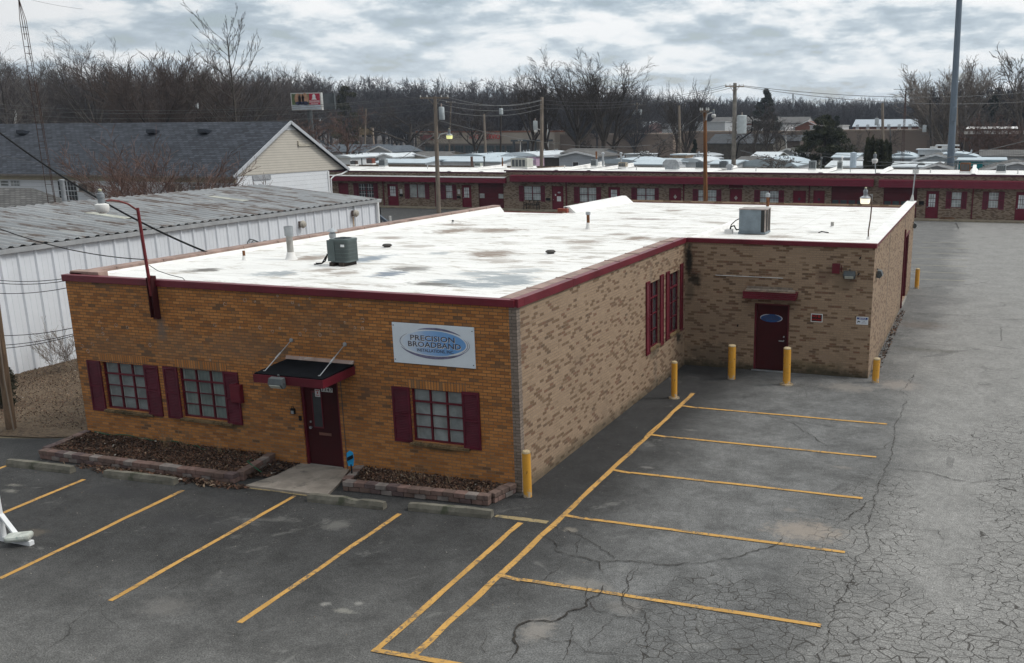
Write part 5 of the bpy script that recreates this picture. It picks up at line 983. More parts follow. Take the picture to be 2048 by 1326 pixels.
# grey shed roof in front of the house
t=thing('grey_roof_shed','low grey shingle roofed shed between the house and the metal building','shed',(-62,36,0)); a=PY(0,375,39); b_=PY(66,375,39); z1=a.z; mb=MB(); mb.box(a.x-8,b_.x-.2,33,42.5,0,z1-3.0); mb.build('wall',lapg,t)
mb=MB(); mb.prism([(a.x-8,31.5,z1-3.5),(a.x-8,39,z1),(a.x-8,43,z1-1.9)],(b_.x-a.x+8,0,0)); mb.build('roof',shingleg,t)
mb=MB(); c=PY(115,405,36); e=PY(172,413,36); mb.poly([(b_.x,39,z1),(b_.x,31.5,z1-3.5),(e.x-1,31.5,z1-3.5),tuple(e)]); mb.poly([(b_.x,39,z1),tuple(e),(b_.x,43,z1-1.9)]); mb.build('hip_roof',shingleg,t)
p=PY(114,398,35); mb=MB(); mb.tube((p.x,35.6,p.z-.6),(p.x,35.6,p.z+1.25),.16,n=10); mb.lathe((p.x,35.6,p.z+1.2),[(.2,0),(.2,.12),(0,.14)],10); solo(mb,'flue',galv,'blue grey metal flue with white cap rising from the grey shed roof','vent',loc=(p.x,35.6,0),smooth=True)
# ================================================================ lattice mast
t=thing('lattice_mast','tall rusty triangular lattice antenna mast behind the metal building','antenna tower',(-36,33,0)); yb=33.0
bt=PY(104,412,yb); tt=PY(44,40,yb); bb=Vector((bt.x,yb,0)); d=(tt-bt); bb=bt-d*(bt.z/d.z); tip=PY(37,-6,yb); wd=.21
def ctr(z): return bb+(tt-bb)*((z-bb.z)/(tt.z-bb.z))
leg=[(-wd,0),(wd,0),(0,wd*1.6)]; mb=MB()
for lx,ly in leg: 
    a=ctr(0)+Vector((lx*1.5,ly,0)); b_=ctr(tt.z)+Vector((lx*.9,ly*.9,0)); mb.tube(a,b_,.022,n=5); mb.tube(b_,ctr(tip.z),.02,n=5)
mb.tube(ctr(tt.z-1.2),ctr(tip.z+1.5),.025,n=5); mb.build('leg',M('mast_rust',(.05,.025,.018),.8,var=.4),t)
mb=MB(); z=.3; k=0
while z<tt.z:
    f_=1.5-.6*z/tt.z; P=[ctr(z)+Vector((lx*f_,ly,0)) for lx,ly in leg]
    for i in range(3): mb.tube(P[i],P[(i+1)%3],.014,n=4,caps=False)
    z+=.78 if k%2 else .42; k+=1
mb.build('rung',MATS['mast_rust'],t)
# ================================================================ strip mall row
YM=67.0
def zt(u): return 3.45 if u<1014 else 3.66
ml=thing('brick_unit_row','long one storey brick row of units with burgundy doors, awnings and white roof','building',(-20,YM,0))
xs=PY(1014,342,YM).x; XL,XR=-64,30
items=[] # openings
def span(u0_,u1_,vt,vb=None,zb=None):
    um=(u0_+u1_)/2; a=PY(u0_,vt,YM).x; b_=PY(u1_,vt,YM).x; zh=PY(um,vt,YM).z; zl=zb if zb is not None else PY(um,vb,YM).z; return (a,b_,max(zl,.02),zh)
WIN=[(716,746.6,367,395,706.7,755,2,glD,3),(817.7,849.5,368,396,809,857.7,2,glR,0),(890,904.4,370,397,881,912.4,1,glM,3),(1047,1081.5,372,401,1038,1089.5,2,glM,3),(1158,1193,374.4,404.5,1148,1202,2,glM,3),(1273,1310,376,406,1263,1317.6,2,glM,3),(1395.7,1433.7,379,409,1385.7,1443,2,glM,3),(1519.5,1558.4,381,411,1508.8,1568.4,2,glM,3),(1903.3,1924.7,383.5,415.5,1893,1935,1,glM,3),(1977.5,1999,384,417,1966.4,2010,1,glM,3)]
DOR=[(676,696,366,'p',''),(774,795.5,367.6,'g','left of the reflecting window'),(923,942,370,'g',''),(1103.4,1126.5,372,'n',''),(1216.4,1240,374,'g',''),(1338,1362.5,376,'d',''),(1459.5,1484.5,378,'d',''),(1586,1612.5,381,'r',''),(1627,1650,381,'r',''),(1853,1879,382,'g',''),(2033,2058,384,'g','')]
GAR=[(956,1006.5,366,2,glR),(1663.4,1730,373,4,glS),(1768,1835.5,375,4,glS)]
holes=[span(w_[0],w_[1],w_[2],w_[3]) for w_ in WIN]; dh=[span(d_[0],d_[1],d_[2],zb=.02) for d_ in DOR]; gh=[span(g_[0],g_[1],g_[2],zb=.02) for g_ in GAR]
mb=MB(); wall(mb,'y',YM,XL,xs,0,zt(0),[h for h in holes+dh+gh if h[0]<xs],.12,1); wall(mb,'y',YM,xs,XR,0,zt(2000),[h for h in holes+dh+gh if h[0]>xs],.12,1)
mb.box(xs-.12,xs,YM+.02,YM+14,3,zt(0)+.12); mb.poly([(XL,YM+14,0),(XL,YM,0),(XL,YM,3.4),(XL,YM+14,3.4)]); mb.poly([(XR,YM,0),(XR,YM+14,0),(XR,YM+14,3.6),(XR,YM,3.6)]); mb.poly([(XR,YM+14,0),(XL,YM+14,0),(XL,YM+14,3.5),(XR,YM+14,3.5)])
mb.build('wall',mallb,ml)
mb=MB(); mb.poly([(XL,YM+.15,zt(0)-.03),(xs,YM+.15,zt(0)-.03),(xs,YM+12.6,zt(0)-.12),(XL,YM+12.6,zt(0)-.12)]); mb.poly([(xs,YM+.15,zt(9999)-.03),(XR,YM+.15,zt(9999)-.03),(XR,YM+14,zt(9999)-.2),(xs,YM+14,zt(9999)-.2)]); mb.box(XL,xs,YM+12.6,YM+12.8,3,zt(0)-.1); mb.box(xs,XR,YM+14,YM+14.2,3,zt(9999)-.18)
mr=mb.build('roof',membf,ml)
prc=M('purple_red_coping',(.085,.02,.04),.5,var=.2); mb=MB(); mb.box(XL,xs-.3,YM-.06,YM+.16,zt(0)-.12,zt(0)); mb.build('coping',prc,ml); mb=MB(); mb.box(xs-.3,XR,YM-.06,YM+.16,zt(9999)-.13,zt(9999)); mb.build('coping',prc,ml)
for u,s_ in ((895,.28),(1110,.42),(1175,.3),(1405,.12),(1640,.15),(1755,.13),(1947,.35),(960,.15)):
    mb=MB(); x=PY(u,344,YM).x; z0=zt(u); mb.prism([(x-.3,YM+.3,z0-.05),(x+.3,YM+.3,z0-.05),(x+.16,YM+.3,z0+.05),(x-.16,YM+.3,z0+.05)],(0,12,.0)); mb.prism([(x-.15,YM+.3,z0),(x-.15,YM+12.4,z0),(x-.15,YM+12.4,z0+s_),(x-.15,YM+.3,z0+.06)],(.3,0,0)); mb.build('parapet_flashing',flash,ml)
# awning bands with ribbed face
ribb=wavemat('ribbed_burgundy_band',(.15,.008,.026),(.07,.004,.012),8,1,.45,.12,None,(.0,.3))
def band(u0_,u1_,zt_,zb_,top=None):
    a=PY(u0_,355,YM).x; b_=PY(u1_,355,YM).x; mb=MB(); mb.prism([(a,YM-.55,zb_),(a,YM-.5,zt_),(a,YM-.003,zt_+.06),(a,YM-.003,zb_)],(b_-a,0,0)); o=mb.build('awning',ribb,ml)
    if top: mb=MB(); mb.prism([(a,YM-.52,zt_+.004),(a,YM-.003,zt_+.07),(a,YM-.003,zt_+.12),(a,YM-.52,zt_+.04)],(b_-a,0,0)); mb.build('awning_top',offw,o)
band(600,1013,2.93,2.47,True); band(1024,1748.5,3.18,2.62); band(1759,2140,3.15,2.58)
for (u0_,u1_,vt,vb,s0,s1,cols,gm,gr),h in zip(WIN,holes):
    pwin(h[0],h[1],h[2],h[3],YM+.06,ml,gm,burg,cols,gr,whvinyl if gr else None,rail=gr>0)
    xa=PY(s0,vt,YM).x; xb=PY(s1,vt,YM).x
    for a,b_ in ((xa,h[0]-.01),(h[1]+.01,xb)):
        mb=MB(); mb.box(a,b_,YM-.05,YM-.003,h[2]-.08,h[3]+.03); mb.box(a+.06,b_-.06,YM-.056,YM-.05,h[2]+.02,(h[2]+h[3])/2-.04,1); mb.box(a+.06,b_-.06,YM-.056,YM-.05,(h[2]+h[3])/2+.04,h[3]-.05,1); mb.build('shutter',[M('unit_shutter_burgundy',(.13,.010,.035),.6,var=.2),burgs],ml)
diam=M('diamond_pane',(.40,.37,.34),.4)
for (u0_,u1_,vt,kd,_),h in zip(DOR,dh):
    a,b_,zl,zh=h; mb=MB(); mb.box(a,a+.06,YM+.0,YM+.12,zl,zh); mb.box(b_-.06,b_,YM+.0,YM+.12,zl,zh); mb.box(a+.06,b_-.06,YM+.002,YM+.12,zh-.06,zh); mb.build('door_frame',burg,ml)
    mb=MB(); mb.box(a+.06,b_-.06,YM+.06,YM+.1,zl,zh-.06); dd=mb.build('door',M('unit_door_burgundy',(.135,.006,.022),.6,var=.15),ml); cx=(a+b_)/2; ww=b_-a
    if kd=='g':
        x0_,x1_,z0_,z1_=cx-.28*ww,cx+.22*ww,zl+1.02,zh-.25; mb=MB(); mb.box(x0_,x1_,YM+.05,YM+.06,z0_,z1_); pn=mb.build('door_pane',glW,dd); mb=MB()
        for k in range(1,3): x=x0_+(x1_-x0_)*k/3; mb.box(x-.015,x+.015,YM+.04,YM+.05,z0_,z1_); z=z0_+(z1_-z0_)*k/3; mb.box(x0_,x1_,YM+.041,YM+.05,z-.015,z+.015)
        mb.build('muntins',burgd,pn)
    elif kd=='d': mb=MB(); mb.prism([(cx-.16,YM+.05,zl+1.45),(cx,YM+.05,zl+1.25),(cx+.16,YM+.05,zl+1.45),(cx,YM+.05,zl+1.65)],(0,.01,0)); mb.build('door_pane',diam,dd)
    elif kd=='r': mb=MB(); mb.lathe((cx,YM+.05,zl+1.45),[(.12,0),(.12,.01)],14,axis='y'); mb.build('round_pane',glD,dd)
    elif kd=='n': mb=MB(); mb.box(cx-.1,cx+.3,YM+.05,YM+.06,zl+.85,zl+1.3); mb.box(cx-.3,cx-.18,YM+.05,YM+.06,zl+1.35,zl+1.5); mb.build('paper_notice',white,dd); mb=MB(); disc(mb,cx+.12,zl+1.65,.15,.07,YM+.058); mb.build('oval_sticker',sil,dd)
    mb=MB(); mb.lathe((a+.14,YM+.05,zl+1.0),[(.0,-.05),(.04,-.04),(.03,.0)],8,axis='y'); mb.build('handle',galv,dd)
mb=MB(); a=PY(1458,366,YM); b_=PY(1486,376,YM); mb.box(a.x,b_.x,YM-.02,YM-.003,2.32,2.62); mb.build('transom_panel',burg,ml)
for (u0_,u1_,vt,nl_,gm),h in zip(GAR,gh):
    a,b_,zl,zh=h; mb=MB(); mb.box(a,b_,YM+.1,YM+.115,zl,zh); gdr=mb.build('garage_door',louv,ml)
    n_=4; 
    for k in range(n_):
        if nl_==2 and k in (1,2): continue
        x0_=a+(b_-a)*(k+.12)/n_; x1_=a+(b_-a)*(k+.88)/n_; mb=MB(); mb.box(x0_,x1_,YM+.088,YM+.1,1.02,1.45); mb.build('door_pane',gm,gdr)
for u in (768,871.7,1133,1367.5,1618.6,1946): 
    x=PY(u,390,YM).x; mb=MB(); mb.box(x-.05,x+.05,YM-.1,YM-.004,0.03,2.6); mb.build('downpipe',burg,ml)
g=MB(); g.box(XL,XR,YM-1.25,YM-.003,0,.12); struct(g,'pavement',M('yellowish_kerb',(.26,.22,.16),.9,var=.2,dirt=((.15,.13,.1),.55)))
def mallbox(u,v,w_,h_,name,mat,label,cat,d=.12,group=None):
    p=PY(u,v,YM); mb=MB(); mb.box(p.x-w_/2,p.x+w_/2,YM-d,YM-.003,p.z-h_/2,p.z+h_/2); mb.box(p.x-w_/2-.01,p.x+w_/2+.01,YM-d-.02,YM-d,p.z+h_*.2,p.z+h_/2+.02); solo(mb,name,mat,label,cat,group,loc=(p.x,YM,p.z))
mallbox(803,390.5,.32,.2,'mailbox',black,'black mailbox under a white notice, left of the reflecting window','mailbox'); mallbox(918,394,.32,.2,'mailbox',black,'black mailbox under a white notice, left of the door beside the garage with two panes','mailbox'); mallbox(1097,398.5,.38,.22,'mailbox',black,'black mailbox between the shuttered window and the door with paper notices','mailbox'); mallbox(1330,403,.16,.2,'mailbox',black,'narrow black mailbox left of the first diamond paned door','mailbox'); mallbox(1449,404.5,.42,.2,'mailbox',burg,'burgundy mailbox left of the second diamond paned door','mailbox'); mallbox(1576,407,.42,.2,'mailbox',M('green_mailbox',(.03,.07,.06),.5),'dark green mailbox left of the first round paned door','mailbox'); mallbox(1843,406,.38,.3,'mailbox',black,'black mailbox with two white stripes beside the door at the end of the wing parapet','mailbox')
mallbox(802.5,383,.26,.42,'wall_notice',offw,'white notice above the mailbox beside the reflecting window','notice',.03); mallbox(918,383.5,.26,.42,'wall_notice',offw,'white notice above the mailbox next to the two pane garage','notice',.03); mallbox(1740,396,.42,.62,'wall_notice',offw,'white notice on the pier between the two large garage doors','notice',.03)
# bench
p=PY(1063,420,YM-.7); t=thing('park_bench','black metal park bench under a shuttered window of the brick row','bench',(p.x,YM-.7,.12)); bx_,by_=p.x,YM-.7; mb=MB()
for k in range(4): mb.box(bx_-.68,bx_+.68,by_-.25+k*.12,by_-.17+k*.12,.52,.55)
mb.build('seat',black,t); mb=MB()
for k in range(7): x=bx_-.6+k*.2; bar(mb,(x,by_+.22,.56),(x+(.1 if k%2 else -.1),by_+.3,.95),.025,.025)
mb.box(bx_-.68,bx_+.68,by_+.27,by_+.31,.93,.98); mb.box(bx_-.68,bx_+.68,by_+.2,by_+.24,.6,.64); mb.build('backrest',black,t)
for s_ in (-.66,.66): mb=MB(); bar(mb,(bx_+s_,by_-.25,.12),(bx_+s_,by_-.2,.78),.05,.05); bar(mb,(bx_+s_,by_+.3,.12),(bx_+s_,by_+.25,.8),.05,.05); bar(mb,(bx_+s_,by_-.27,.78),(bx_+s_,by_+.28,.78),.05,.04); mb.build('arm_and_legs',black,t)
mb=MB(); p=PY(1894,438,YM-.5); mb.box(p.x-.6,p.x+.6,YM-.6,YM-.2,.121,.20); mb.box(p.x-.5,p.x+.5,YM-.55,YM-.25,.2,.28); solo(mb,'door_step_slab',M('rusty_slab',(.16,.09,.055),.9,var=.4),'rust brown stacked slab at the foot of the brick row beside a door','slab',loc=(p.x,YM-.5,.12))
# roof gear of the row
def racu(u,v,wpx,hpx,y,mat,label,kind='box'):
    p=PY(u,v,y); s_=(p-Vector(CAM)).dot(F)/FOC; w_=wpx*s_; h_=hpx*s_; z0=p.z
    t=thing('rooftop_unit',label,'rooftop unit',(p.x,y,z0)); mb=MB()
    if kind=='hood': mb.prism([(p.x-w_/2,y,z0+h_*.35),(p.x+w_/2,y,z0+h_*.35),(p.x+w_*.47,y,z0+h_*.7),(p.x+w_*.3,y,z0+h_*.97),(p.x-w_*.3,y,z0+h_*.97),(p.x-w_*.47,y,z0+h_*.7)],(0,w_*.8,0)); mb.build('hood',mat,t); mb=MB(); mb.box(p.x-w_*.35,p.x+w_*.35,y+.03,y+w_*.7,z0-.1,z0+h_*.35); mb.build('curb',galv,t)
    else:
        mb.box(p.x-w_/2,p.x+w_/2,y,y+w_*.8,z0+.02,z0+h_); mb.build('casing',mat,t,bevel=.02); mb=MB(); 
        for k in range(4): x=p.x-w_*.42+w_*.84*k/4; mb.box(x,x+w_*.16,y-.012,y,z0+h_*.12,z0+h_*.85)
        mb.build('grille',dgrey,t); mb=MB(); mb.box(p.x-w_*.5-.03,p.x+w_*.5+.03,y-.03,y+w_*.8+.03,z0-.12,z0+.02); mb.build('curb',flash,t); mb=MB(); mb.lathe((p.x,y+w_*.4,z0+h_),[(w_*.33,0),(w_*.33,.04),(0,.05)],14); mb.build('fan_guard',dgrey,t)
gcm=M('condenser_grey',(.22,.24,.25),.5,var=.15); bgc=M('beige_hvac',(.42,.42,.38),.6,var=.1)
racu(764,332,14,13,75,gcm,'grey drum like condenser at the left end of the row roof'); racu(706,329,12,7,76,M('dark_brown_metal',(.05,.035,.03),.7),'small dark box on the row roof next to the house gable'); racu(739,327,14,10,77,M('red_brown_brick_stack',(.16,.05,.035),.8),'short red brown stack on the row roof'); racu(955,332,13,6,77,M('pale_green_hvac',(.36,.39,.35),.6),'low pale green condenser on the row roof'); racu(1038,335,36,18,71,bgc,'big beige air handling box at the step in the row roof')
racu(1187,332,12,13,74,gcm,'small grey condenser with a red mark left of the square vent'); racu(1244,334,16,9,72,M('rusty_vent_box',(.36,.31,.24),.7,dirt=((.2,.1,.05),.55)),'squat tan louvred vent box on a rusty base'); racu(1341,337,34,18,71,galv,'large rounded galvanised hood on the row roof','hood'); racu(1399,336,16,12,73,M('dark_slate_unit',(.10,.12,.14),.5),'dark slate condenser left of the rusty pole'); racu(1446,336,16,13,73,MATS['dark_slate_unit'],'dark slate condenser left of the concrete pole'); racu(1458,338,14,9,70.5,galv,'small mushroom vent beside the dark slate condenser','hood')
racu(1624,338,14,16,71,gcm,'grey finned condenser with a curved pipe, right of the thorny brush'); racu(1679,338,10,15,71,M('pale_grey_unit',(.36,.38,.38),.5),'slim pale grey condenser on dark feet by the blue flue'); racu(1930,343,20,17,69.5,rust,'rusty brown condenser with an orange corner on the row roof'); racu(2002,343,18,13,69.5,gcm,'dark grey boxy condenser at the right end of the row roof')
def rpipe(u,v,vtop,y,r,mat,label,cap=None):
    p=PY(u,v,y); q=PY(u,vtop,y); mb=MB(); mb.tube((p.x,y,p.z-.1),(p.x,y,q.z),r,n=8); 
    if cap: mb.lathe((p.x,y,q.z),[(r*cap,0),(r*cap,.12),(0,.2)],10)
    solo(mb,'vent_pipe',mat,label,'vent',loc=(p.x,y,p.z),smooth=True)
rpipe(724,328,316,76,.07,dgrey,'thin dark pipe left of the red brown stack'); rpipe(944,331,313,77,.14,M('rust_brown_stack',(.10,.06,.05),.8),'thick rust brown pipe on the row roof left of a pale green condenser'); rpipe(969,330,316,77,.08,dgrey,'dark capped pipe right of the pale green condenser',1.6); rpipe(1005,330,315,73,.07,rust,'rusty pipe at the end of the lower roof'); rpipe(1193,332,303,76,.09,rust,'tall rusty pipe behind the small grey condenser'); rpipe(1206,330,308,78,.12,galv,'galvanised flue with flat cap behind the step roof',1.5); rpipe(1242,326,308,80,.10,galv,'pale flue with a wide cap above the square vent',1.8); rpipe(1642,336,318,72,.06,dgrey,'curved dark pipe with a round head by the finned condenser',2); rpipe(1706,333,308,80,.3,M('blue_grey_flue',(.30,.36,.42),.5,var=.1),'thick blue grey flue with a black cap near the conifers',1.05); rpipe(1684,330,316,76,.05,white,'thin white capped pipe next to the blue grey flue',2)
for i,(u,v) in enumerate([(855,333),(1129,333),(1273,336),(1512,338),(1701,341),(1861,341),(2036,343)]):
    p=PY(u,v,70); mb=MB(); mb.tube((p.x,70,p.z-.2),(p.x,70,p.z+.14),.05,n=8); solo(mb,'vent_stub',offw,'tiny pale vent stub on the front part of the row roof','vent','small vent stubs along the row roof',loc=(p.x,70,p.z))
t=thing('roof_light','small yard light on a thin pole at the roof edge below the conifers','lamp',(PY(1751,346,67.5).x,67.5,3.6)); p=PY(1751,346,67.5); q=PY(1750,316,67.5); mb=MB(); mb.tube(p,q,.045,n=6); mb.build('pole',galv,t); yardlight(t,(q.x,67.5,q.z-.1),milk,'acrylic',2.0)
# ================================================================ utility poles
xarm=wood
def pole(u0_,v0,u1_,y,label,r=.16,mat=wood,arms=(),trans=None,name='utility_pole',cat='utility pole',n=10):
    b_=PY(u0_,400,y); tp=PY(u1_,v0,y); 
    base=Vector((b_.x,y,0)); t=thing(name,label,cat,tuple(base)); mb=MB(); mb.tube(base,tp,r*1.15,r*.8,n=n); mb.build('pole',mat,t,smooth=True); 
    for dz,L,ry in arms:
        mb=MB(); c=Vector((tp.x,y,tp.z-dz)); bar(mb,c+Vector((-L,-ry-.15,0)),c+Vector((L,ry-.15,0)),.12,.12); bar(mb,c+Vector((-L*.5,-ry*.5-.15,0)),c+Vector((0,-.12,-.7)),.04,.04); bar(mb,c+Vector((L*.5,ry*.5-.15,0)),c+Vector((0,-.12,-.7)),.04,.04); ca=mb.build('crossarm',xarm,t); mb=MB()
        for f_ in (-.95,-.5,.5,.95): mb.lathe(c+Vector((L*f_,ry*f_-.15,.05)),[(.04,0),(.07,.06),(.04,.12),(.06,.18),(0,.2)],8)
        mb.build('insulator',offw,ca)
    if trans:
        for dx,dz,rr,h_ in trans:
            mb=MB(); c=Vector((tp.x+dx,y-.05,tp.z-dz)); mb.lathe(c,[(0,-h_),(rr*.9,-h_),(rr,-h_*.97),(rr,-.05),(rr*.9,0),(0,.03)],14); mb.build('transformer',M('transformer_grey',(.42,.46,.48),.45,var=.1),t,smooth=True); mb=MB(); mb.lathe(c,[(.05,0),(.07,.1),(.04,.2),(.06,.28),(0,.3)],8); mb.build('bushing',M('bushing_tan',(.35,.28,.25),.4),t)
    return t,tp
def armlight(t,tp,dz,dx,y,lit,s_=1.6,bowl='hood'):
    mb=MB(); c=Vector((tp.x,y,tp.z-dz)); mb.path([c+Vector((.12*(1 if dx>0 else -1),-.1,-.5)),c+Vector((dx*.3,-.1,-.1)),c+Vector((dx*.7,-.1,.0)),c+Vector((dx,-.1,.0))],.045,6); mb.build('arm',offw,t,smooth=True); yardlight(t,(c.x+dx,y-.1,c.z-.12),lit,bowl,s_)
t1,tp1=pole(876,193,870,62,'grey wooden pole with transformer and a lit yellow lamp, behind the metal building',.19,wood,[(.12,1.15,.5)],[(.62,.9,.24,1.1)]); armlight(t1,tp1,3.15,1.3,62,yel,1.9)
t2,tp2=pole(1412,220,1410,52,'orange brown leaning timber pole with a white lamp in front of the brick row',.15,woodb,[(.1,.3,.05)]); armlight(t2,tp2,.2,.66,52,milk,1.3,'acrylic')
t3,tp3=pole(1466,166,1470,88,'tall concrete grey pole with a big ribbed transformer against the sky',.24,M('grey_pole',(.19,.175,.155),.8,var=.25),[(.35,.75,1.0)],[(.85,3.3,.52,1.9)])
mb=MB(); mb.path([(tp3.x+1.5,88,tp3.z-3.3),(tp3.x+2.0,88,tp3.z-3.8),(tp3.x+1.9,88,tp3.z-5.0),(tp3.x+.6,88,tp3.z-5.9),(tp3.x+.2,88,tp3.z-8)],.07,6); mb.path([(tp3.x+.6,88,tp3.z-5.4),(tp3.x-.1,88,tp3.z-6.2),(tp3.x-.2,88,tp3.z-9)],.06,6); mb.build('cable_bundle',black,t3)
t4,tp4=pole(1083,194,1084,88,'weathered pole with a white arm lamp left of the tall tree cluster',.22,wood,[],[(-.9,2.6,.25,1.0)]); armlight(t4,tp4,3.5,-.85,88,milk,1.7,'acrylic')
pole(1361,211,1358,130,'bare grey pole without arms between two thin trees',.22,wood); pole(975,228,968,120,'plain grey pole in front of the service building',.2,wood)
pole(901,203,902,170,'slim far pole above the yellow lamp with a short arm',.16,wood,[(.2,.9,.3)]); pole(1003,212,1002,150,'dark far pole with a grey transformer',.16,bark,[],[(.0,.4,.35,1.1)]); pole(1097,218,1096,210,'pale far pole right of the arm lamp pole',.18,offw); pole(1274,205,1274,240,'far pole carrying two grey transformers above the brick gable house',.25,wood,[(.5,1.4,.3)],[(-.8,1.8,.6,1.4),(.8,1.8,.6,1.4)])
pole(1762,206,1765,190,'far pole with a transformer and small arm lamp in front of the pale blue roof',.3,wood,[],[(-.9,2.9,.4,1.4)]); pole(1858,200,1861,200,'dark far pole before the right end of the pale blue roof',.3,bark,[],[(-.8,5,.4,1.4)]); pole(1910,196,1912,150,'brown pole just right of the thick steel mast',.3,wood)
pole(733,217,732,150,'far pole in front of the small blue grey gable',.16,wood); pole(387,185,386,110,'far pole carrying two pale transformers above the charcoal roof',.16,bark,[],[(-.45,1.3,.25,.9),(.5,1.5,.25,.9)]); pole(32,222,32,120,'pale stub of a far pole above the left end of the charcoal roof',.2,offw); pole(1585,188,1586,420,'far pale blue steel pole rising past the treeline',.45,galv); pole(1780,256,1780,180,'green lamp standard in front of the tan warehouse',.13,dgrey,name='street_lamp',cat='street lamp')
pole(1573,268,1571,190,'pale street lamp standard by the small tree near the big evergreen',.12,offw,[(.05,.5,.1)],name='street_lamp',cat='street lamp'); pole(1042,282,1041,160,'short pale blue lamp standard in front of the service bays',.12,offw,[(.05,.4,.1)],name='street_lamp',cat='street lamp')
mt_,tpm=pole(1897,-60,1922,88,'very thick pale steel mast leaning out of the top of the picture',.33,M('steel_mast',(.13,.165,.205),.45,metal=.3,var=.06,sc=.5),name='steel_mast',cat='mast',n=20)
mb=MB(); a=PY(1909,222,87.4); mb.box(a.x-.22,a.x+.2,87.1,87.5,a.z-1,a.z+.4); mb.build('equipment_box',MATS['steel_mast'],mt_,bevel=.05)
t=thing('television_antenna','thin triangular mast with a flat television antenna above the conifers','antenna',(PY(1808,300,100).x,100,0)); A0=PY(1806,310,100); A1=PY(1812,178,100); mb=MB()
for dx,dy in ((-.14,0),(.14,0),(0,.22)): mb.tube((A0.x+dx*1.6,100+dy,0),(A1.x+dx*.25,100+dy*.25,A1.z),.035,n=4)
for k in range(26): z=A1.z*k/26; f_=1.6-1.35*k/26; x=A0.x+(A1.x-A0.x)*max(0,(z-A0.z))/(A1.z-A0.z); mb.tube((x-.14*f_,100,z),(x+.14*f_,100,z+.2),.02,n=3)
mb.build('mast',M('mast_rust2',(.10,.06,.05),.8,var=.3),t); mb=MB(); z=A1.z-.02; mb.tube((A1.x-1.35,100,z),(A1.x+1.35,100,z),.035,n=4); mb.tube((A1.x-.75,99.6,z+.5),(A1.x,100,z-.9),.03,n=4); mb.tube((A1.x+.75,100.3,z),(A1.x,100,z-.9),.03,n=4)
for k in range(9): x=A1.x-1.3+k*.32; mb.tube((x,99.4,z),(x,100.6,z),.015,n=3)
mb.build('antenna',dgrey,t)
# overhead lines
wg=M('wire_grey',(.12,.12,.12),.6); 
def W(a,b_,r,label,sag): wire([a,b_],r,label,sag,mat=wg,N=30,name='overhead_line')
for i,dz in enumerate((0,.0,.55,1.1)):
    o=(-1,1,0,0)[i]; W(PY(-30,205+i*9,95),Vector((tp1.x+o,62,tp1.z-dz)),.02,['topmost overhead line from the left to the transformer pole','second overhead line from the left, beside the topmost','third overhead line from the left, below the crossarm pair','lowest of four overhead lines from the left to the transformer pole'][i],1.2); W(Vector((tp1.x+o,62,tp1.z-dz)),Vector((tp4.x,88,tp4.z-.3-dz*.7-i*.05)),.02,['topmost overhead line between the transformer pole and the arm lamp pole','second overhead line just right of the transformer pole','third overhead line running right from the transformer pole','lowest overhead line running right from the transformer pole'][i],.7)
for i in range(3): W(Vector((tp4.x,88,tp4.z-.3-i*.45)),Vector((tp3.x-1+i*.9,88,tp3.z-.2)),.02,['upper overhead line strung before the tall tree cluster','middle overhead line strung before the tall tree cluster','lower overhead line strung before the tall tree cluster'][i],.9)
for i in range(2): W(Vector((tp3.x+1,88,tp3.z-.3-i*.1)),PY(2100,180+i*20,[120,115][i]),.03,['upper overhead line dipping right from the ribbed transformer pole','lower overhead line dipping right towards the steel mast'][i],1.0)
W(Vector((tp2.x,52,tp2.z-.1)),PY(1225,343,78),.025,'pale guy cable running down left from the orange brown pole',.25); W(Vector((tp1.x,62,tp1.z-3.1)),PY(800,318,75),.03,'guy cable descending left from the transformer pole',.1); W(Vector((tp1.x,62,tp1.z-2)),PY(1300,290,100),.02,'thin cable crossing right in front of the service building',1.0)
W(PY(1480,300,100),PY(2100,268,70),.03,'dark cable crossing before the tan warehouse and right trailers',2.2); W(PY(1640,312,92),PY(2100,318,75),.035,'black cable low over the trailer roofs on the right',.6); W(PY(1600,304,92),PY(2100,305,90),.02,'thin cable just above the black one over the trailer roofs',.5); W(PY(-40,300,30),PY(240,358,43),.01,'thin pale wire crossing the charcoal roof',.1)
W(PY(620,348,64),PY(765,333,74),.012,'thin wire from the house gable end to the row roof',.1)
W(PY(-20,-25,40),PY(165,18,45),.01,'faint wire at the very top left of the sky',.2)
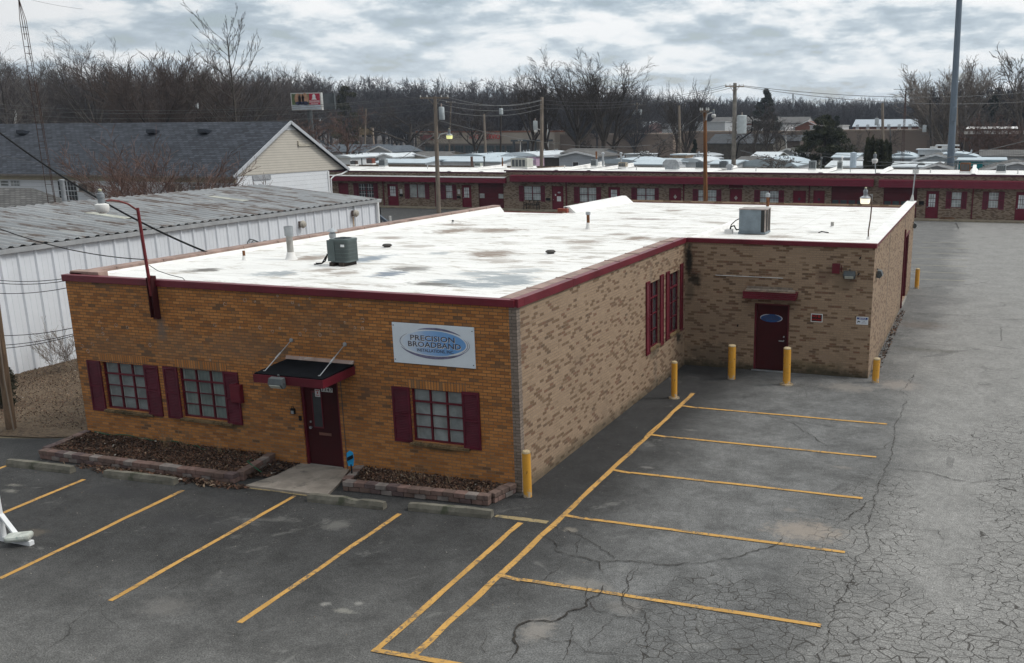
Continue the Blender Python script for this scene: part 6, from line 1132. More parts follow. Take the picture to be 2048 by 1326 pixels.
# ================================================================ homes behind the row
def home(u0_,u1_,vt,y,dep,wallm,roofm,label,kind='round',over=.25,rise=.5,wins=(),name='mobile_home',cat='mobile home',ve=None,extra=None):
    """u0,u1: eave ends at roof line vt; ve: eave row; front wall faces the viewer"""
    ve=ve if ve is not None else vt+6
    a=PY(u0_,ve,y); b_=PY(u1_,ve,y); ze=(a.z+b_.z)/2; zr=PY((u0_+u1_)/2,vt,y+dep/2).z; zr=max(zr,ze+.15)
    t=thing(name,label,cat,((a.x+b_.x)/2,y,0)); mb=MB(); mb.box(a.x,b_.x,y,y+dep,0,ze); w_=mb.build('wall',wallm,t)
    L=b_.x-a.x; o=over; mb=MB()
    if kind=='round':
        N=10; P=[(a.x-o,ze-.12)]
        for k in range(N+1): x=a.x-o+(L+2*o)*k/N; P.append((x,ze+(zr-ze)*math.sin(math.pi*k/N)**.7))
        P.append((b_.x+o,ze-.12)); mb.prism([(x,y-.2,z) for x,z in P],(0,dep+.4,0))
    elif kind=='gable':   # ridge runs away from viewer, gable towards viewer
        mb.prism([(a.x-o,y-.3,ze-.1),(a.x-o,y-.3,ze+.02),((a.x+b_.x)/2,y-.3,zr+.1),(b_.x+o,y-.3,ze+.02),(b_.x+o,y-.3,ze-.1),((a.x+b_.x)/2,y-.3,zr-.04)],(0,dep+.6,0))
        m2=MB(); m2.prism([(a.x,y+.0,ze),(b_.x,y+.0,ze),((a.x+b_.x)/2,y+.0,zr-.04)],(0,.15,0)); m2.build('gable_wall',wallm,t)
        m2=MB(); bar(m2,(a.x-o,y-.33,ze-.04),((a.x+b_.x)/2,y-.33,zr+.03),.05,.2); bar(m2,((a.x+b_.x)/2,y-.33,zr+.03),(b_.x+o,y-.33,ze-.04),.05,.2); m2.build('rake_board',white,t)
    elif kind=='side':    # ridge parallel to the row, slope faces viewer
        mb.prism([(a.x-o,y-.35,ze-.08),(a.x-o,y-.35,ze+.04),(a.x-o,y+dep/2,zr+.04),(a.x-o,y+dep+.35,ze+.04),(a.x-o,y+dep+.35,ze-.08),(a.x-o,y+dep/2,zr-.1)],(L+2*o,0,0)); m2=MB(); m2.prism([(b_.x-.1,y,ze),(b_.x-.1,y+dep,ze),(b_.x-.1,y+dep/2,zr-.08)],(.1,0,0)); m2.prism([(a.x,y,ze),(a.x,y+dep,ze),(a.x,y+dep/2,zr-.08)],(.1,0,0)); m2.build('gable_wall',wallm,t)
    else: mb.box(a.x-o,b_.x+o,y-.3,y+dep+.3,ze-.02,ze+.12)
    rf_=mb.build('roof',roofm,t)
    if kind=='round':
        m2=MB(); 
        for k in range(1,int(dep/1.2)): m2.lathe((a.x+L*.5+((k*37)%5-2)*.15*L,y+k*1.2,zr-.02),[(.09,0),(.09,.2),(0,.25)],6)
        m2.build('roof_vent',galv,rf_)
    for q in wins:
        f0,f1,z0,z1=q[:4]; gm=q[4] if len(q)>4 else glD; pwin(a.x+L*f0,a.x+L*f1,z0,z1,y-.02,t,gm,whvinyl,1)
    return t,a,b_,ze
greyw=M('pale_grey_siding',(.42,.44,.46),.6,var=.06); beigew=M('beige_siding',(.45,.42,.37),.6,var=.06); whw=M('white_siding',(.64,.66,.68),.6,var=.05); darkw=M('dark_opening_wall',(.06,.055,.05),.8)
home(562,612,281,150,9,lapg,shingleb,'far blue grey roofed house half hidden by the gable end, farthest left','side',ve=300,name='house',cat='house')
home(640,755,289,125,8,lapg,shingleb,'house with blue grey shingle roof and small pale gable beyond the row','side',ve=304,name='house',cat='house')
home(738,782,292,123,9,lapg,shingleb,'small pale grey gable with a vent beside the blue grey roof','gable',ve=304,over=.4,name='house',cat='house')
home(655,700,308,100,10,whw,whroof,'low white home partly behind the house roof end','round',ve=314)
home(703,760,306,108,7,lapp,whroof,'pale pink walled home with white roof left of the white cottages','side',ve=314)
home(756,785,307,106,7,whw,whroof,'tiny white gabled cottage next to the pink walled home','gable',ve=314,name='house',cat='cottage')
home(745,850,318,88,7,whw,bluroof,'long low pale trailer in the front rank left of the transformer pole','side',ve=326)
home(800,866,307,112,9,beigew,shingleg,'beige carport house with grey shingle hip roof','gable',ve=316,wins=((.2,.7,.6,2.2,glD),),name='house',cat='house')
home(820,885,303,124,8,beigew,shingleg,'grey shingle roof behind the beige carport house','side',ve=311,name='house',cat='house')
home(838,1000,313,92,9,whw,bluroof,'very long pale blue roofed trailer behind the transformer pole','side',ve=323,wins=((.70,.76,2.6,3.0,glD),(.8,.86,2.6,3.0,glD)))
home(900,975,306,108,10,whw,bluroof,'round roofed pale blue trailer right of the yellow lamp','round',ve=314)
home(955,1020,313,98,10,whw,whroof,'white round roofed trailer left of the pink home','round',ve=319)
home(1008,1072,302,104,12,lapp,whroof,'bright pink walled mobile home with white roof','round',ve=311,wins=((.75,.82,1.8,2.8,glD),(.9,.97,1.8,2.8,glD)))
home(1088,1128,312,100,8,darkw,whroof,'open fronted white carport left of the grey cottage','flat',ve=315,name='carport',cat='carport')
home(1118,1190,303,98,8,lapg,shingleg,'pale grey cottage with white trim and pale blue shutters','gable',ve=313,over=.5,wins=((.38,.55,2.2,3.4,glD),),name='house',cat='cottage')
home(1125,1195,297,112,8,lapg,shingleg,'grey shingle roof with dark vents behind the grey cottage','side',ve=306,name='house',cat='house')
home(1196,1280,315,90,10,whw,bluroof,'wide pale blue curved roof trailer right of the grey cottage','round',ve=325)
home(1262,1325,320,86,9,whw,bluroof,'low pale trailer roof left of the rounded galvanised hood','side',ve=329)
home(1290,1345,317,100,9,greyw,bluroof,'pale flat ended trailer behind the rounded hood','side',ve=326)
t,a,b_,ze=home(1252,1302,307,118,3,whw,whroof,'white camper trailer with roof air unit behind the curved roof','flat',ve=309,wins=((.1,.3,2.6,3.2,glD),(.6,.75,2.6,3.2,glD)),name='camper',cat='camper')
mb=MB(); mb.box((a.x+b_.x)/2,(a.x+b_.x)/2+1.0,118.8,119.8,ze+.1,ze+.45); mb.build('roof_air_unit',offw,t)
home(1345,1372,308,106,4,M('tan_camper_wall',(.36,.25,.16),.7,var=.2),whroof,'tan topped camper with a dark round vent left of the rusty pole','flat',ve=310,name='camper',cat='camper')
home(1362,1402,314,96,8,whw,whroof,'pale rounded trailer below the stacked roofs','round',ve=323)
home(1366,1418,306,114,7,greyw,galv,'silver roofed trailer, upper of the stacked pair behind the rusty pole','round',ve=312); home(1368,1420,314,104,6,greyw,galv,'silver roofed trailer, lower of the stacked pair behind the rusty pole','round',ve=318)
home(1420,1470,320,90,8,greyw,bluroof,'pale trailer between the two dark slate condensers','side',ve=328)
home(1470,1512,313,104,9,whw,shingleg,'grey roofed lean home left of the white gable roof','side',ve=324,name='house',cat='house'); home(1500,1548,304,108,10,beigew,whroof,'steep white metal gable roof shed','side',ve=317,name='shed',cat='shed')
home(1480,1590,314,94,12,whw,bluroof,'big pale blue curved roof behind the thorny brush','round',ve=331)
home(1548,1600,297,125,8,lapg,shingleg,'dark grey hip roofed cottage left of the big evergreen','gable',ve=309,name='house',cat='cottage')
home(1666,1712,306,104,10,whw,bluroof,'white mobile home with pale roof left of the conifers','side',ve=315,wins=((.25,.35,2.0,3.0,glD),(.5,.62,2.0,3.0,glD)))
home(1655,1722,322,88,9,whw,whroof,'bright white low roof by the blue grey flue','side',ve=334)
home(1778,1826,305,112,9,greyw,bluroof,'pale grey round roofed trailer right of the conifers','round',ve=313); home(1770,1828,314,102,5,greyw,bluroof,'long grey sided trailer under the round roofed one','flat',ve=317)
t,a,b_,ze=home(1836,1914,298,120,3,whw,whroof,'white motor home with roof vents in front of the steel mast','flat',ve=300,wins=((.05,.2,3.2,3.9,glD),(.4,.5,3.2,3.9,glD),(.7,.85,3.2,3.9,glD)),name='camper',cat='motor home')
mb=MB()
for f_ in (.3,.6,.75): x=a.x+(b_.x-a.x)*f_; mb.box(x,x+.9,120.6,121.6,ze+.1,ze+.42)
mb.build('roof_vent',offw,t)
home(1874,1914,290,135,4,M('brown_shed_wall',(.12,.09,.075),.8),whroof,'small brown block shed at the foot of the steel mast','flat',ve=292,name='shed',cat='shed')
home(1828,1915,308,98,9,greyw,shingleg,'grey roofed trailer left of the teal home','gable',ve=321)
home(1855,1962,304,104,10,whw,bluroof,'pale blue curved roof above the teal home','round',ve=319)
home(1918,1966,318,90,8,lapt,bluroof,'teal walled mobile home with one dark window','flat',ve=322,wins=((.42,.66,2.3,3.5,glD),))
home(1786,1880,324,86,9,whw,whroof,'bright white low roof right of the conifers','side',ve=334); home(1845,1903,327,84,8,lapg,shingleg,'small grey gable behind the dark disc lamp','gable',ve=337,name='shed',cat='shed')
home(1962,2075,300,112,10,lapg,shingleg,'grey shingle roofed home at the right edge','side',ve=313,name='house',cat='house'); home(1958,2010,315,98,9,whw,bluroof,'white home with dark windows between teal home and grey gable','side',ve=320,wins=((.15,.25,2.4,3.4,glD),(.6,.7,2.4,3.4,glD)))
home(1968,2100,322,84,9,lapg,shingleg,'grey sided gable house at the right edge just behind the row','gable',ve=342,over=.5,name='house',cat='house')
# ================================================================ large far buildings
def bigb(u0_,u1_,vt,y,dep,wallm,label,roofm=None,bands=(),name='warehouse',cat='warehouse',zb=0,sign=None):
    a=PY(u0_,vt,y); b_=PY(u1_,vt,y); z=(a.z+b_.z)/2; t=thing(name,label,cat,((a.x+b_.x)/2,y,0)); mb=MB(); mb.box(a.x,b_.x,y,y+dep,zb,z-.4); mb.build('wall',wallm,t)
    mb=MB(); mb.box(a.x-.1,b_.x+.1,y-.1,y+dep,z-.4,z); mb.build('roof',roofm or wallm,t); return t,a.x,b_.x,z
cream=M('cream_stucco',(.34,.29,.235),.8,var=.08,sc=.3); brk=M('red_brown_brick_far',(.16,.06,.04),.85,var=.25,sc=.8); tanw=M('tan_block_wall',(.225,.172,.138),.85,var=.07,sc=.15); tand=M('brown_block_wall',(.10,.078,.067),.85,var=.1,sc=.2); tcap=M('tan_wall_cap',(.30,.24,.195),.8)
cornice=M('rust_cornice',(.20,.075,.04),.8)
t,xa,xb,z=bigb(832,1108,262,232,30,cream,'cream tyre and auto service building with rust cornice and service bays',cornice,name='service_building',cat='building'); L=xb-xa
mb=MB(); mb.box(xa+.5,xb-8,231.7,231.95,0,3.6); mb.build('bay_wall',M('grey_brown_block',(.13,.11,.095),.85),t)
for i in range(9):
    x=xa+3+i*(L-14)/9; mb=MB(); mb.box(x,x+2.6,231.5,231.68,.1,3.1); wd_=mb.build('service_bay_door' if i>2 else 'window',glS,t); mb=MB()
    for k in range(4): mb.box(x,x+2.6,231.42,231.5,.1+k*.95,.2+k*.95)
    for k in range(4): mb.box(x+k*.85,x+k*.85+.06,231.43,231.5,.1,3.0)
    mb.build('muntins',dgrey,wd_)
redl=M('red_letters',(.42,.035,.03),.5); 
text('SERVICE','lettering',redl,t,(PY(985,274,231).x,231.3,5.35),1.75,sx=.82,ext=.08,off=.03); text('AUTO','lettering',redl,t,(PY(962,274,231).x-2.2,231.3,5.35),1.6,sx=.7,ext=.08); mb=MB(); mb.box(PY(838,270,231).x,PY(862,270,231).x,231.5,231.9,4.55,6.0); rb=mb.build('red_sign_band',M('dull_red_sign',(.22,.05,.05),.6),t)
mb=MB(); a=PY(1031,270,229); mb.box(a.x,PY(1098,270,229).x,226,231.4,4.2,4.7); 
for k in range(5): x=a.x+.4+k*2.1; mb.box(x,x+.5,226.2,226.7,0,4.2)
mb.build('dark_canopy',dgrey,t)
t,xa,xb,z=bigb(1109,1346,267,236,30,tanw,'tan brown warehouse behind the tree cluster',tcap); t,xa,xb,z=bigb(1346,1604,262,242,30,tanw,'brown warehouse with a slightly raised wall behind the concrete pole',tcap)
t,xa,xb,z=bigb(1604,1930,259,236,40,tanw,'long tan warehouse with loading door behind the conifers',tcap); mb=MB()
for u0_,u1_,v0,v1 in ((1854,1882,280,292),(1701,1714,280,294)): a=PY(u0_,v0,235.8);b_=PY(u1_,v1,235.8); mb=MB(); mb.box(a.x,b_.x,235.8,235.98,0,a.z); mb.build('loading_door',M('tan_loading_door',(.185,.145,.115),.8),t)
t,xa,xb,z=bigb(1931,2110,257.5,150,40,tand,'dark brown warehouse with bright white roof at the right edge',None); mb=MB(); mb.poly([(xa-.2,149.9,z-.55),(xb,149.9,z-.55),(xb,180,z+.35),(xa-.2,180,z+.35)]); mb.box(xa-.2,xb,149.7,149.9,z-.8,z-.3); mb.build('roof_sheet',membf,t)
home(1415,1545,268,205,16,M('dark_stone_wall',(.09,.08,.065),.9,var=.3,sc=.6),shing('dark_slate_roof',(.07,.075,.085),(.05,.055,.06)),'large dark slate roofed house between the poles','side',ve=287,name='house',cat='house')
home(1545,1600,270,225,12,tand,MATS['dark_slate_roof'],'dark roofed wing right of the slate roofed house','side',ve=282,name='house',cat='house')
home(1706,1897,238.5,300,16,M('brick_motel_wall',(.17,.07,.045),.8,var=.2),M('pale_blue_grey_roof',(.34,.39,.44),.6,var=.05),'long low brick building with a pale blue grey roof beyond the tan warehouse','side',ve=253,name='brick_building',cat='building',wins=[(k/9+.03,k/9+.065,6.5,8.3,whw) for k in range(9)])
home(1202,1250,242,300,26,M('rust_brick_gable',(.17,.065,.045),.85),whroof,'brick gabled building with a white metal roof above the tan warehouse','gable',ve=257,over=.4,name='brick_building',cat='building'); home(1228,1292,243,306,22,M('rust_brick_wall',(.14,.07,.06),.85),whroof,'white metal roof slope joined right of the brick gable','side',ve=254,name='brick_building',cat='building')
home(1418,1548,234,330,20,brk,shingleg,'far dark roofed brick building left of the pale steel pole','side',ve=247,name='brick_building',cat='building'); home(1548,1610,234,320,20,M('white_gable_far',(.4,.4,.4),.8),shingleg,'far grey roofed house with a pale gable by the evergreen','side',ve=246,name='house',cat='house')
home(1590,1640,243,290,20,M('rust_red_far',(.17,.06,.035),.8),M('rust_brown_roof',(.13,.055,.035),.8),'rust red hip roofed house behind the big evergreen top','gable',ve=254,name='house',cat='house')
home(1490,1570,250,285,14,whw,M('white_flat_far',(.55,.57,.58),.7),'white low far building beyond the slate roof','flat',ve=251,name='far_building',cat='building'); home(1390,1450,243,310,20,greyw,MATS['white_flat_far'],'pale far commercial building behind the rusty pole','flat',ve=244,name='far_building',cat='building'); home(1324,1348,246,300,12,greyw,MATS['white_flat_far'],'small far white box building between two thin trees','flat',ve=248,name='far_building',cat='building'); home(1370,1396,264,260,12,greyw,MATS['white_flat_far'],'small white roof low behind the bare pole','flat',ve=265,name='far_building',cat='building'); home(1118,1180,258,262,14,beigew,MATS['white_flat_far'],'pale flat roof peeking over the tan warehouse','flat',ve=260,name='far_building',cat='building')
home(1620,1685,250,262,14,greyw,MATS['white_flat_far'],'white roof scraps behind the evergreen tree','flat',ve=251,name='far_building',cat='building')
g=MB(); g.poly([(-230,170,.0),(-75,170,.0),(-60,231,.0),(-230,231,.0)]); struct(g,'far_parking_lot',M('far_asphalt',(.13,.13,.128),.9,var=.1)); g=MB(); g.poly([(-260,231,.01),(-162,231,.01),(-150,300,.01),(-260,300,.01)]); struct(g,'dry_grass_field',M('dry_grass',(.26,.19,.10),1,var=.2,sc=.2))
# ================================================================ cars
tyre=M('tyre_rubber',(.015,.015,.016),.8); chrome=M('wheel_rim',(.4,.41,.42),.3,.7); tail=M('tail_light',(.40,.02,.02),.3); headl=M('head_light',(.7,.72,.72),.2)
def car(u,v,y,bodym,label,rot,suv=True,pick=False):
    p=PY(u,v,y); t=thing('parked_car',label,'pickup truck' if pick else 'car',(0,0,0),'cars parked by the service building'); H1,H2=(.95,1.70) if suv else (.85,1.42); L=4.6
    mb=MB(); prof=[(-L/2,.35),(-L/2-.02,.75),(-L/2+.12,H1),(L/2-1.1,H1),(L/2-.25,H1-.13),(L/2,.65),(L/2-.02,.35)]; mb.prism([(x,-.88,z) for x,z in prof],(0,1.76,0))
    if pick: cab=[(-.6,H1),(-.5,H2),(.75,H2),(1.3,H1)]
    elif suv: cab=[(-L/2+.15,H1),(-L/2+.4,H2),(.6,H2),(1.25,H1)]
    else: cab=[(-L/2+.5,H1),(-L/2+1.2,H2),(.35,H2),(1.2,H1)]
    mb.prism([(x,-.78,z) for x,z in cab],(0,1.56,0)); mb.build('body',bodym,t,bevel=.07)
    mb=MB(); 
    (x0_,z0_),(x1_,z1_),(x2_,z2_),(x3_,z3_)=cab; g0=[(x0_+(x1_-x0_)*.2+.12,z0_+.06),(x1_+.1,z1_-.1),(x2_-.06,z2_-.1),(x3_-(x3_-x2_)*.15-.1,z3_+.06)]
    mb.prism([(x,-.79,z) for x,z in g0],(0,-.012,0)); mb.prism([(x,.79,z) for x,z in g0],(0,.012,0)); mb.build('side_window',glD,t)
    mb=MB(); mb.prism([(x0_+(x1_-x0_)*.15-.02,-.68,z0_+.1),(x1_-.03,-.62,z1_-.1),(x1_-.03,.62,z1_-.1),(x0_+(x1_-x0_)*.15-.02,.68,z0_+.1)],(-.012,0,0)); mb.build('rear_window',glD,t); mb=MB(); mb.prism([(x3_-.03,-.68,z3_+.08),(x2_+.04,-.62,z2_-.08),(x2_+.04,.62,z2_-.08),(x3_-.03,.68,z3_+.08)],(.012,0,.004)); mb.build('windscreen',glD,t)
    for x in (-1.4,1.42):
        for s_ in (-1,1):
            mb=MB(); mb.lathe((x,s_*.80,.34),[(.34,-.1),(.34,.1)],16,axis='y'); wh=mb.build('wheel',tyre,t); mb=MB(); mb.lathe((x,s_*.905,.34),[(.2,-.012),(.2,.012)],12,axis='y'); mb.build('rim',chrome,wh)
    for s_ in (-1,1): mb=MB(); mb.box(-L/2-.03,-L/2+.05,s_*.62,s_*.86,.72,1.0); mb.build('tail_light',tail,t); mb=MB(); mb.box(L/2-.12,L/2-.0,s_*.6,s_*.84,.6,.76); mb.build('head_light',headl,t)
    t.location=(p.x,y,p.z if p.z>0 else 0); t.location.z=0; t.rotation_euler=(0,0,rot); return t
silv=M('silver_car_paint',(.50,.51,.52),.3,var=.04,coat=.6); carw=M('white_car_paint',(.62,.63,.63),.3,var=.04,coat=.6); card=M('dark_car_paint',(.03,.035,.045),.3,coat=.6); carr=M('maroon_car_paint',(.13,.015,.02),.3,coat=.6); carb=M('blue_silver_car_paint',(.22,.26,.29),.3,coat=.6)
car(911,305,205,silv,'silver hatchback SUV with red tail lights below the yellow lamp',R_(115)); car(841,304,212,carw,'white car roof just left of the transformer pole',R_(20),False); car(880,308,198,card,'dark SUV close to the right side of the transformer pole',R_(60)); car(945,306,225,card,'small dark car between the silver SUV and the white cars',R_(10),False); car(993,306,190,carw,'white car, left of the two behind the pale trailers',R_(160),False); car(1008,308,182,silv,'pale silver car, right of the white one, behind the pale trailers',R_(165),False); car(1030,306,205,card,'dark car beside the pale silver car',R_(170),False)
car(1097,305,190,carb,'blue silver SUV just right of the arm lamp pole',R_(175)); car(1121,305,195,carr,'maroon pickup truck right of the blue silver SUV',R_(178),False,True)
# ================================================================ billboard
y=119; a=PY(583,188,y); b_=PY(639,186,y); c=PY(610,219,y); t=thing('billboard','roadside billboard with a photo panel and a red panel against the woods','billboard',((a.x+b_.x)/2,y,0)); z0,z1=c.z,a.z; xa,xb=a.x,b_.x
mb=MB(); mb.tube(((xa+xb)/2,y+.7,0),((xa+xb)/2,y+.7,z1-1),.4,n=10); mb.build('post',dgrey,t); mb=MB(); mb.box(xa-.2,xb+.2,y,y+.5,z0-.1,z1+.15); fr=mb.build('frame',offw,t); mb=MB(); mb.prism([(xb+.2,y+.5,z0),(xb+1.6,y+1.4,z0),(xb+1.6,y+1.4,z1),(xb+.2,y+.5,z1)],(0,.2,0)); mb.box(xb+1.6,xb+1.8,y+1.2,y+1.6,z0,z1+.1); mb.build('back_panel',dgrey,t)
L=xb-xa; hh=z1-z0; zm=z0+hh*.30; mb=MB(); mb.box(xa,xa+L*.62,y-.05,y-.002,zm,z1); ph=mb.build('photo_panel',M('photo_green_background',(.10,.14,.06),.6,var=.7,sc=.7),fr); mb=MB(); mb.box(xa+L*.62,xb,y-.05,y-.002,zm,z1); rd=mb.build('red_panel',M('billboard_red',(.42,.02,.05),.5),fr); mb=MB(); mb.box(xa,xb,y-.05,y-.002,z0,zm); mb.build('white_panel',M('billboard_white',(.45,.50,.56),.6,var=.25,sc=.5),fr)
mb=MB()
for k,(f_,r_) in enumerate(((.22,.62),(.34,.58),(.48,.66))): disc(mb,xa+L*f_,zm+hh*.38,r_,r_*1.35,y-.06)
mb.build('blurred_faces',M('skin_print',(.42,.24,.15),.7,var=.4,sc=1.5),ph); mb=MB()
for k,(f_,r_) in enumerate(((.22,.62),(.34,.58),(.48,.66))): disc(mb,xa+L*f_,zm+hh*.10,r_*.9,r_*.45,y-.07)
mb.build('blurred_clothes',M('navy_clothes_print',(.03,.035,.08),.7,var=.4),ph)
mb=MB(); cx=xa+L*.80; disc(mb,cx,zm+hh*.50,.30,.42,y-.06); mb.poly([(cx-.5,y-.065,zm+hh*.32),(cx+.5,y-.065,zm+hh*.32),(cx+.2,y-.065,zm+hh*.46),(cx-.25,y-.065,zm+hh*.46)]); 
for k in range(2): mb.box(cx-1.0,cx+1.0,y-.06,y-.05,zm+hh*(.22-.07*k),zm+hh*(.25-.07*k))
mb.box(cx-.7,cx+.7,y-.06,y-.05,zm+hh*.04,zm+hh*.07); mb.build('white_emblem',white,rd)
# far green grey tower sign
p=PY(720,262,170); q=PY(745,262,170); t=thing('pylon_sign','weathered pylon sign on two posts between the far poles','sign',((p.x+q.x)/2,170,0)); mb=MB()
for x in (p.x,q.x): mb.box(x-.2,x+.2,169.8,170.2,0,PY(730,255,170).z)
mb.build('post',tcap,t); mb=MB(); zz=PY(730,256,170).z; mb.box(p.x,q.x,169.7,170.1,zz-1.4,zz-.1); mb.build('panel',M('faded_sign_panel',(.20,.15,.09),.7,var=.5,sc=1.2),t); mb=MB(); mb.box(p.x,q.x,169.7,170.1,zz-3.4,zz-1.9); mb.build('panel',M('grey_sign_panel',(.16,.15,.15),.7,var=.3,sc=1),t)
# ================================================================ trees
def segmesh(name,segs,n,mat,parent,org,loc=None):
    S=np.array([[*p,*q,a,b] for p,q,a,b in segs]); me=segme(name,S,n); me.materials.append(mat); o=bpy.data.objects.new(name,me); COL.objects.link(o)
    if parent: o.parent=parent
    return o
def segme(name,S,n):
    V,Fc=segarr(S,n); me=bpy.data.meshes.new(name); me.vertices.add(len(V)); me.vertices.foreach_set('co',V.ravel()); me.loops.add(Fc.size); me.loops.foreach_set('vertex_index',Fc.ravel()); me.polygons.add(len(Fc)); me.polygons.foreach_set('loop_start',np.arange(len(Fc))*4); me.polygons.foreach_set('loop_total',np.full(len(Fc),4)); me.polygons.foreach_set('use_smooth',np.ones(len(Fc),bool)); me.update(calc_edges=True); return me
def segarr(S,n):
    P,Q,ra,rb=S[:,0:3],S[:,3:6],S[:,6],S[:,7]; d=Q-P; d/=np.linalg.norm(d,axis=1)[:,None]+1e-9
    h=np.where(np.abs(d[:,2:3])<.9,np.array([[0,0,1.]]),np.array([[1.,0,0]])); a=np.cross(d,h); a/=np.linalg.norm(a,axis=1)[:,None]; b=np.cross(d,a)
    V=[]
    for c,r in ((P,ra),(Q,rb)):
        for k in range(n): t=2*math.pi*k/n; V.append(c+a*(r*math.cos(t))[:,None]+b*(r*math.sin(t))[:,None])
    V=np.stack(V,1).reshape(-1,3); B=np.arange(len(S))*2*n; Fc=[]
    for k in range(n): j=(k+1)%n; Fc.append(np.stack([B+k,B+j,B+n+j,B+n+k],1))
    return V,np.concatenate(Fc).astype(np.int32)
def grow(rnd,st,L,r,lv,mx,P,out,d):
    """recursive limb; P: dict of habit numbers"""
    n=P['seg'][min(lv,len(P['seg'])-1)]; pos=Vector(st); d=Vector(d).normalized(); w_=P['wob'][min(lv,len(P['wob'])-1)]; pts=[]
    for k in range(n):
        t0,t1=k/n,(k+1)/n; d2=(d+Vector((rnd.gauss(0,w_),rnd.gauss(0,w_),rnd.gauss(0,w_*.7)))+Vector((0,0,P['up'][min(lv,len(P['up'])-1)]))).normalized(); q=pos+d2*(L/n); tp_=P['tap'] if lv==0 and 'tap' in P else .75; r0_=r*(1-t0*tp_); r1_=r*(1-t1*tp_)
        out.append((lv,tuple(pos),tuple(q),max(r0_,P['rmin']),max(r1_,P['rmin']))); pts.append((pos.copy(),q.copy(),d2.copy(),r1_)); pos=q; d=d2
    if lv>=mx: return
    kids=P['kids'][lv]; lo=P['lo'][min(lv,len(P['lo'])-1)]
    for k in range(kids):
        f_=lo+(1-lo)*(k+rnd.random())/kids; i=min(int(f_*n),n-1); a,b_,dd,rr=pts[i]; p=a.lerp(b_,(f_*n)%1); az=(k*2.4+rnd.random()*.6) if lv==0 else rnd.random()*6.28; an=P['ang'][min(lv,len(P['ang'])-1)]*rnd.uniform(.7,1.25)
        o=dd.orthogonal().normalized(); o.rotate(Matrix.Rotation(az,3,dd)); nd_=dd*math.cos(an)+o*math.sin(an); ll=L*P['rat'][min(lv,len(P['rat'])-1)]*(rnd.uniform(.88,1.05) if 'even' in P and lv==0 else rnd.uniform(.65,1.15))*(1-.45*f_ if P.get('cone') else 1)
        grow(rnd,p,ll,max(rr*P.get('cr',.7),r*.12),lv+1,mx,P,out,nd_)
HAB={
 'oak':dict(seg=[5,5,4,3,2],wob=[.06,.12,.14,.15,.12],up=[.02,.04,.04,.03,.03],kids=[8,6,5,4],lo=[.3,.25,.2,.15],ang=[.85,.75,.7,.65],rat=[.62,.55,.5,.5],rmin=.02,tap=.55),
 'tall':dict(seg=[5,7,5,3,2],wob=[.05,.08,.10,.12,.10],up=[.05,.05,.05,.04,.03],kids=[9,7,5,4],lo=[.62,.32,.22,.15],ang=[.45,.55,.55,.55],tap=.4,rat=[1.15,.42,.42,.45],rmin=.018),
 'fan':dict(seg=[2,8,5,4,2],wob=[.03,.06,.1,.12,.15],up=[.05,.05,.06,.05,.05],kids=[12,8,5,3],lo=[.5,.15,.1,.1],ang=[.55,.4,.45,.5],rat=[2.6,.42,.45,.5],rmin=.016,tap=.25,even=1),
 'young':dict(seg=[14,9,5,3],wob=[.025,.05,.08,.1],up=[.05,.055,.05,.04],kids=[32,8,3],lo=[.16,.15,.1],ang=[.88,.42,.5],rat=[.56,.32,.4],rmin=.012,cone=True,cr=.5),
 'gnarl':dict(seg=[4,6,5,3,2],wob=[.15,.25,.3,.3,.3],up=[.0,-.01,.0,.02,.0],kids=[6,6,5,4],lo=[.3,.25,.2,.1],ang=[.9,.8,.8,.8],rat=[.9,.5,.5,.5],rmin=.02),
 'stems':dict(seg=[1,9,5,3],wob=[0,.07,.1,.12],up=[0,.05,.06,.05],kids=[36,13,6],lo=[.0,.2,.1],ang=[.62,.4,.45],rat=[9,.33,.4],rmin=.011),
}
def gen(kind,seed,h,r,mx=4,**k):
    P=dict(HAB[kind]); P.update(k); rnd=random.Random(seed); out=[]
    tr={'oak':.48,'tall':.5,'fan':.22,'young':.9,'gnarl':.4,'stems':.08}[kind]
    grow(rnd,(0,0,0),h*tr,r,0,mx,P,out,(0,0,1)); mz=max(o[2][2] for o in out); s_=h/mz; return [(lv,tuple(x*s_ for x in p),tuple(x*s_ for x in q),a,b_) for lv,p,q,a,b_ in out]
def tree(kind,seed,u,vb,vt,y,label,r=.25,mx=4,mat=bark,tmat=None,cat='tree',name='bare_tree',sxy=1,lean=0,zb=0,**k):
    b_=PY(u,vb,y); h=PY(u,vt,y).z-zb; segs=gen(kind,seed,h,r,mx,**k); t=thing(name,label,cat,(b_.x,y,zb))
    def tf(p): return (p[0]*sxy+lean*p[2],p[1]*sxy,p[2])
    A_=[(tf(p),tf(q),a,c) for lv,p,q,a,c in segs if lv<=1]; B_=[(tf(p),tf(q),a,c) for lv,p,q,a,c in segs if lv>1]
    segmesh('trunk',A_,7,mat,t,None); segmesh('crown',B_,3,tmat or twig,t,None); return t
tree('young',11,472,240,-4,75,'tall young bare tree with upswept branches rising into the sky behind the charcoal roof',r=.20,mx=3,mat=bark,tmat=bark,rmin=.018,sxy=1.05)
tree('stems',12,322,420,240,31,'large red brown multi stemmed brush in front of the charcoal roof',r=.035,mx=3,mat=twigr,tmat=twigr,name='bare_shrub',cat='shrub',sxy=1.75,rmin=.011,kids=[46,14,7])
tree('stems',13,500,420,345,31.5,'smaller brush at the corner of the cream gable wall',r=.04,mx=3,mat=twigr,tmat=twigr,name='bare_shrub',cat='shrub',sxy=.7,rmin=.009)
dmt=M('brown_dome_twigs',(.085,.062,.052),.95)
tree('fan',14,318,260,78,100,'wide domed dark tree with fanned limbs behind the charcoal roof',r=.42,tmat=dmt,sxy=1.15,rmin=.024,kids=[14,12,8,5])
